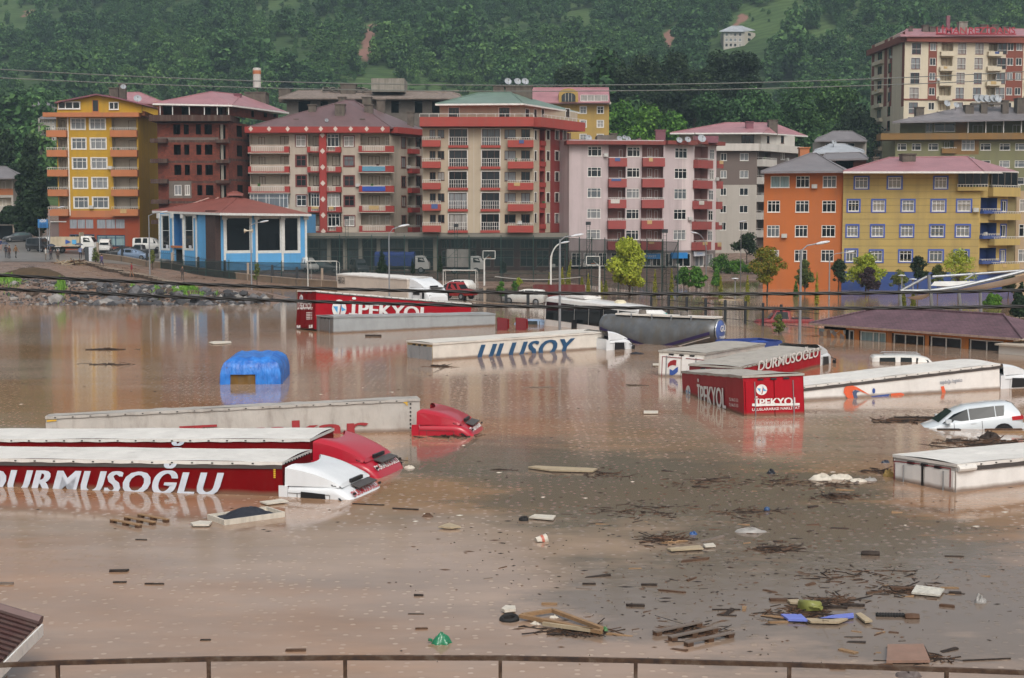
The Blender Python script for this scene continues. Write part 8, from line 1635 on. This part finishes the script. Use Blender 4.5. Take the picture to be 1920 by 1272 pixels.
# wooden frame near the railing
t0=at(1040,1165); t=thing('wooden_frame','broken triangular wooden frame tangled with driftwood','wooden frame',tuple(t0))
for (a,c,wd,mt) in (((975,1158),(1128,1189),.045,WD[2]),((980,1157),(1036,1148),.045,WD[2]),((1036,1148),(1128,1182),.045,WD[2]),((1018,1173),(1112,1186),.03,WD[3])):
    p0,p1=GP(*a,.05)-t0,GP(*c,.05)-t0; d=(p1-p0); nn=Vector((-d.y,d.x,0)).normalized()*wd; MB().prism([tuple(p0-nn),tuple(p0+nn),tuple(p0+nn+Vector((0,0,.07))),tuple(p0-nn+Vector((0,0,.07)))],tuple(d)).build('beam',mt,t)
bag('white foam scrap inside the wooden frame',1039,1158,.22,.12,.06,FOAM,0,20,'foam_scrap','foam scrap'); bag('grey foam scrap below the wooden frame beam',1006,1170,.26,.14,.07,FOAM,-10,21,'foam_scrap','foam scrap'); bag('green crumpled can at the tip of the wooden frame',1133,1183,.16,.12,.08,plain('can_green','#4a7a4a',.4),0,22,'crushed_can','can')
# long poles and planks
for px,py,L,yw,w_,th,mt,lb in ((690,947,.9,-14,.05,.04,0,'thin pole adrift by the white cab brow'),(762,956,.75,-14,.06,.05,0,'second thin pole, right of the first'),(1414,1053,0.1,0,.1,.05,0,'tiny scrap'),(1716,785,1.6,0,.18,.1,0,'dark plank raft before the silver hatchback'),(1750,790,1.3,-10,.15,.1,1,'brown plank touching the hatchback nose'),(1690,788,1.1,8,.12,.08,1,'thin brown plank left of the plank raft'),(1905,812,1.9,-3,.16,.1,2,'long tan plank beside the hatchback rear wheel'),(1880,807,1.4,4,.1,.08,1,'brown lath under the hatchback sill'),(1790,773,.9,12,.3,.22,1,'rusty orange timber lump behind the hatchback nose'),(1778,806,.9,-2,.2,.05,0,'flat dark plank before the hatchback'),(1862,836,1.6,-6,.12,.06,0,'dark drift plank above the corner trailer'),(1900,833,1.2,3,.12,.06,0,'dark drift plank by the frame edge above the corner trailer'),(1790,1044,.45,-6,.035,.03,0,'thin dark lath in the slick near the corner'),(1640,1250,.75,18,.06,.04,1,'brown lath slanting under the railing'),(1850,1238,.9,8,.04,.03,0,'thin dark stick by the railing end'),(1590,1222,.35,-45,.12,.03,2,'mottled plank scrap above the railing'),(1570,1254,.3,-5,.12,.05,1,'brown block resting at the railing'),(1460,1168,.4,8,.06,.04,2,'tan lath left of the blue boards'),(1780,1103,.38,-4,.07,.03,2,'tan lath right of the printed panel'),(1790,1113,.25,-8,.12,.05,0,'dark block below the tan lath'),(1690,1105,.5,-4,.14,.06,1,'brown planks left of the printed panel'),(1777,1138,.3,-25,.1,.06,1,'brown chunk near the silver bag'),(1600,1137,.45,-3,.09,.06,0,'dark log piece above the yellow plank'),(1565,1140,.5,-12,.1,.06,0,'dark log piece right of the olive jerrycan'),(1460,1127,.38,-5,.12,.06,1,'brown chunk left of the olive jerrycan'),(1395,1142,.28,80,.08,.04,2,'upright tan chip at mid slick'),(1191,1137,.35,-4,.09,.06,0,'dark wedge floating above the wooden pallet'),(1260,1110,.55,-22,.05,.04,1,'brown lath tilted mid water'),(1030,1134,.35,-5,.08,.05,2,'tan chunk above the wooden frame'),(1105,1096,.28,0,.06,.04,0,'dark lath mid water above the frame'),(1217,1098,.35,-3,.07,.05,0,'dark wedge mid water'),(1360,1144,.6,0,.04,.03,0,'thin dark pole above the pallet'),(222,1072,.42,4,.12,.06,0,'dark hump of wood alone in near water'),(224,1093,.3,2,.06,.04,0,'dark chip below the hump'),(290,1096,.4,-2,.05,.04,0,'thin dark chip right of the hump'),(8,1096,.4,-3,.08,.06,4,'grey stick cut by the frame edge'),(385,1201,.2,0,.05,.03,0,'tiny chip before the railing'),(555,1221,.38,3,.08,.05,1,'reddish chip beside the railing'),(785,1118,.22,-4,.07,.05,0,'dark chip alone in tan water'),(780,1152,.3,-2,.03,.02,0,'thin sliver above the green bag'),(790,1180,.25,3,.05,.04,1,'brown chip above the green bag'),(265,1013,.3,-5,.04,.03,0,'dark sliver below the tan pallet'),(700,631,1.1,-2,.25,.15,0,'dark log drifting before the grey box trailer'),(1330,553,.1,0,.1,.05,0,'x')):
    if L<.12: continue
    plank(px,py,L,yw,w_,th,WD[mt],lb,'plank' if 'stick' not in lb else 'stick','plank')
for px,py,L,yw,r_,mt,lb in ((198,656,2.4,2,.05,0,'dark driftwood raft in the far water'),(205,684,2.2,-2,.04,0,'second driftwood raft below the first'),(828,687,1.2,-3,.05,0,'twigs adrift before the navy lettered trailer'),(1010,727,1.5,-3,.03,4,'grey drift stick mid water'),(1195,723,1.1,-3,.03,0,'dark drift stick in front of the swirl trailer'),(1300,1188,.7,10,.02,0,'forked dark branch across the dark pallet'),(1070,1192,.9,-6,.025,0,'long dark branch under the wooden frame'),(1110,1178,.5,-30,.02,0,'dark twigs at the frame tip'),(820,815,1.4,5,.04,0,'branches lying along the grey white trailer'),(733,858,.5,0,.03,0,'twigs tangled beside the red cab'),(1245,1012,.9,-15,.035,1,'tangled branch in the drift heap'),(1265,1018,.7,20,.035,2,'pale branch in the drift heap'),(1445,1028,.7,10,.04,0,'dark branch cluster beside the flat sack'),(1570,930,.8,0,.05,0,'dark twig mat below the bag chain'),(1640,884,.9,0,.04,0,'dark twigs beside the corner trailer'),(1720,790,1.2,-8,.05,0,'bare branch on the plank raft'),(1345,560,3.2,4,.1,1,'driftwood jam among the park thujas'),(1370,563,2.4,-6,.06,3,'pale branch in the park driftwood jam'),(945,882,.9,-5,.03,0,'small branch left of the long pale board'),(1140,888,.6,3,.03,0,'twig right of the long pale board'),(1330,1172,.8,40,.02,4,'grey twig fan over the dark pallet'),(1000,1178,.6,-20,.025,0,'dark weed twig beside the tyre')): branch(px,py,L,yw,r_,WD[mt],lb)
# small scraps nobody could tell apart
rng=random.Random(77); SM=[]
for k in range(6):
    b=MB(); x=.5; vs_=[(-x,-.18,-.06),(x*rng.uniform(.7,1),-.14,-.06),(x,.16,-.06),(-x*.8,.18,-.06)]; vs_+=[(a,c*rng.uniform(.7,1),.08) for a,c,_ in vs_]; b.add(vs_,[(0,3,2,1),(4,5,6,7),(0,1,5,4),(1,2,6,5),(2,3,7,6),(3,0,4,7)]); SM.append(b)
SMM=[[b.mesh('wood_scrap',m_) for m_ in (WD[0],WD[0],WD[1],WD[1],WD[2],WD[4])] for b in SM]
SCL=[(1090,1180,70,14),(1300,1185,60,14),(1510,1150,80,16),(1570,1130,70,12),(1700,1108,70,12),(1250,1012,60,12),(1450,1030,50,10),(1560,930,60,12),(1330,905,90,18),(1640,1200,110,18)]
n_=0
while n_<190:
    if rng.random()<.62: c_=rng.choice(SCL); px=rng.gauss(c_[0],c_[2]*.55); py=rng.gauss(c_[1],c_[3]*.9)
    else: px=rng.gauss(1400,260); py=rng.gauss(1060,95)
    if not(760<px<1915 and 850<py<1235) or (px>1650 and 940<py<1060 and rng.random()<.8): continue
    if 1660<px and py<930: continue
    q=at(px,py); s=rng.lognormvariate(-1.75,.5); ki=rng.randrange(6); o=link('wood_scrap',rng.choice(SMM)[ki]); o.location=(q.x,q.y,.0); o.rotation_euler=(R(rng.uniform(-6,6)),R(rng.uniform(-6,6)),rng.gauss(0,.5)); o.scale=(s*rng.uniform(.7,1.8),s*rng.uniform(.5,1.1),s*.7); tag(o,('small near-black' if ki<2 else 'small brown' if ki<4 else 'small tan' if ki==4 else 'small grey')+' wood scrap adrift '+('above the bag chain' if py<900 else 'just below the bag chain' if py<990 else 'in the middle of the slick' if py<1080 else 'among the planks near the railing')+(', toward the green bag' if px<1150 else ', toward the corner trailer' if px>1550 else ''),'wood scrap','small wood scraps in the slick'); n_+=1
b=MB()
CL=[(1085,1185,60,8,160),(1300,1185,55,12,160),(1500,1150,70,14,150),(1560,1128,60,10,90),(1690,1108,60,9,90),(1250,1012,50,10,110),(1450,1030,40,8,80),(1570,932,40,6,90),(1660,885,50,6,80),(1560,908,70,8,70),(1840,832,80,8,120),(1700,788,50,6,90),(1740,1235,60,10,70),(1330,905,80,14,80),(1200,960,90,18,80),(1130,890,60,10,60),(1460,905,60,10,60),(850,818,60,4,50),(1390,960,80,14,70),(1620,1080,120,16,70),(735,862,18,5,30),(195,656,40,2,26),(205,684,40,2,22),(828,688,25,2,18),(1310,570,50,3,40)]
for cx,cy,sx_,sy_,k_ in CL:          # tangled drift mats
    for i in range(k_):
        px=rng.gauss(cx,sx_*.5); py=rng.gauss(cy,sy_*.5); q=at(px,py)
        if px>1668 and 845<py<925: continue
        L=rng.lognormvariate(-2.1,.6)*(1 if cy>860 else 2.0); a=rng.gauss(0,.8); d=Vector((math.cos(a)*L,math.sin(a)*L,rng.gauss(0,.12)*L)); b.tube([q-d,q+d+Vector((0,0,.01))],rng.uniform(.006,.016)*(1 if cy>860 else 2),4,rng.choice((0,0,0,1,1)),caps=False)
for i in range(1250):
    px=rng.gauss(1380,280); py=rng.gauss(1010,110)
    if not(700<px<1918 and 820<py<1262) or (px>1655 and py<935): continue
    q=at(px,py); s=min(.07,rng.lognormvariate(-4.1,.65)); a=rng.gauss(0,.7); c,s2=math.cos(a)*s*rng.uniform(1,3),math.sin(a)*s; b.add([(q.x-c,q.y-s2,.012),(q.x,q.y-s*.5,.0),(q.x+c,q.y+s2,.012),(q.x,q.y+s*.5,.02)],[(0,1,2,3)],rng.choice((0,0,0,1,1)))
for i in range(160):
    px=rng.uniform(0,1900); py=rng.uniform(640,1000); q=at(px,py); s=rng.uniform(.02,.06)
    if px<800 and 760<py<950 or px>1230 and py<800: continue
    b.add([(q.x-s*2,q.y,.012),(q.x,q.y-s*.5,.0),(q.x+s*2,q.y+s*.3,.012),(q.x,q.y+s*.5,.02)],[(0,1,2,3)],rng.choice((0,0,1,2)))
o=b.build('debris',[WD[0],WD[1],FOAM]); tag(o,'fine floating litter and bark flecks on the water','debris',kind='stuff')
# bus shelter and low wall by the trees at the left edge
t=thing('bus_shelter','small dark bus shelter under the trees at the frame edge','bus shelter',(*XY(8,236),gzz(*XY(8,236)))); MB().box((-2.4,-1,2.3),(1.9,1,2.45)).build('roof',CONCD,t); 
for x in (-2.2,1.7): MB().box((x-.12,-.9,-.3),(x+.12,-.7,2.3)).build('post',COPE,t)
MB().box((-2.3,.8,-.2),(1.8,.9,2.3)).build('back_panel',PD[1],t)
t=thing('gate_post','white metal cabinet door standing by the road gate','cabinet',(*XY(166,194),gzz(*XY(166,194)))); MB().box((-.5,-.35,0),(.5,.35,1.9)).build('cabinet',DGRV,t); MB().box((.05,-.42,.02),(.95,-.37,1.85)).build('door',SIGNW,t)
# ------------------------------------------------------------ damp air
m=bpy.data.materials.new('damp_air'); m.use_nodes=True; g=NG(m); g.n.clear(); pv=g.add('VolumePrincipled'); pv.inputs['Color'].default_value=(.66,.87,1,1); pv.inputs['Density'].default_value=HAZE; pv.inputs['Anisotropy'].default_value=.2; ou=g.add('OutputMaterial'); g.l.new(pv.outputs[0],ou.inputs['Volume'])
hz=MB().box((-760,-80,-4.2),(760,1440,380)).build('haze',m); tag(hz,'thin damp mist over the valley','haze',kind='stuff')
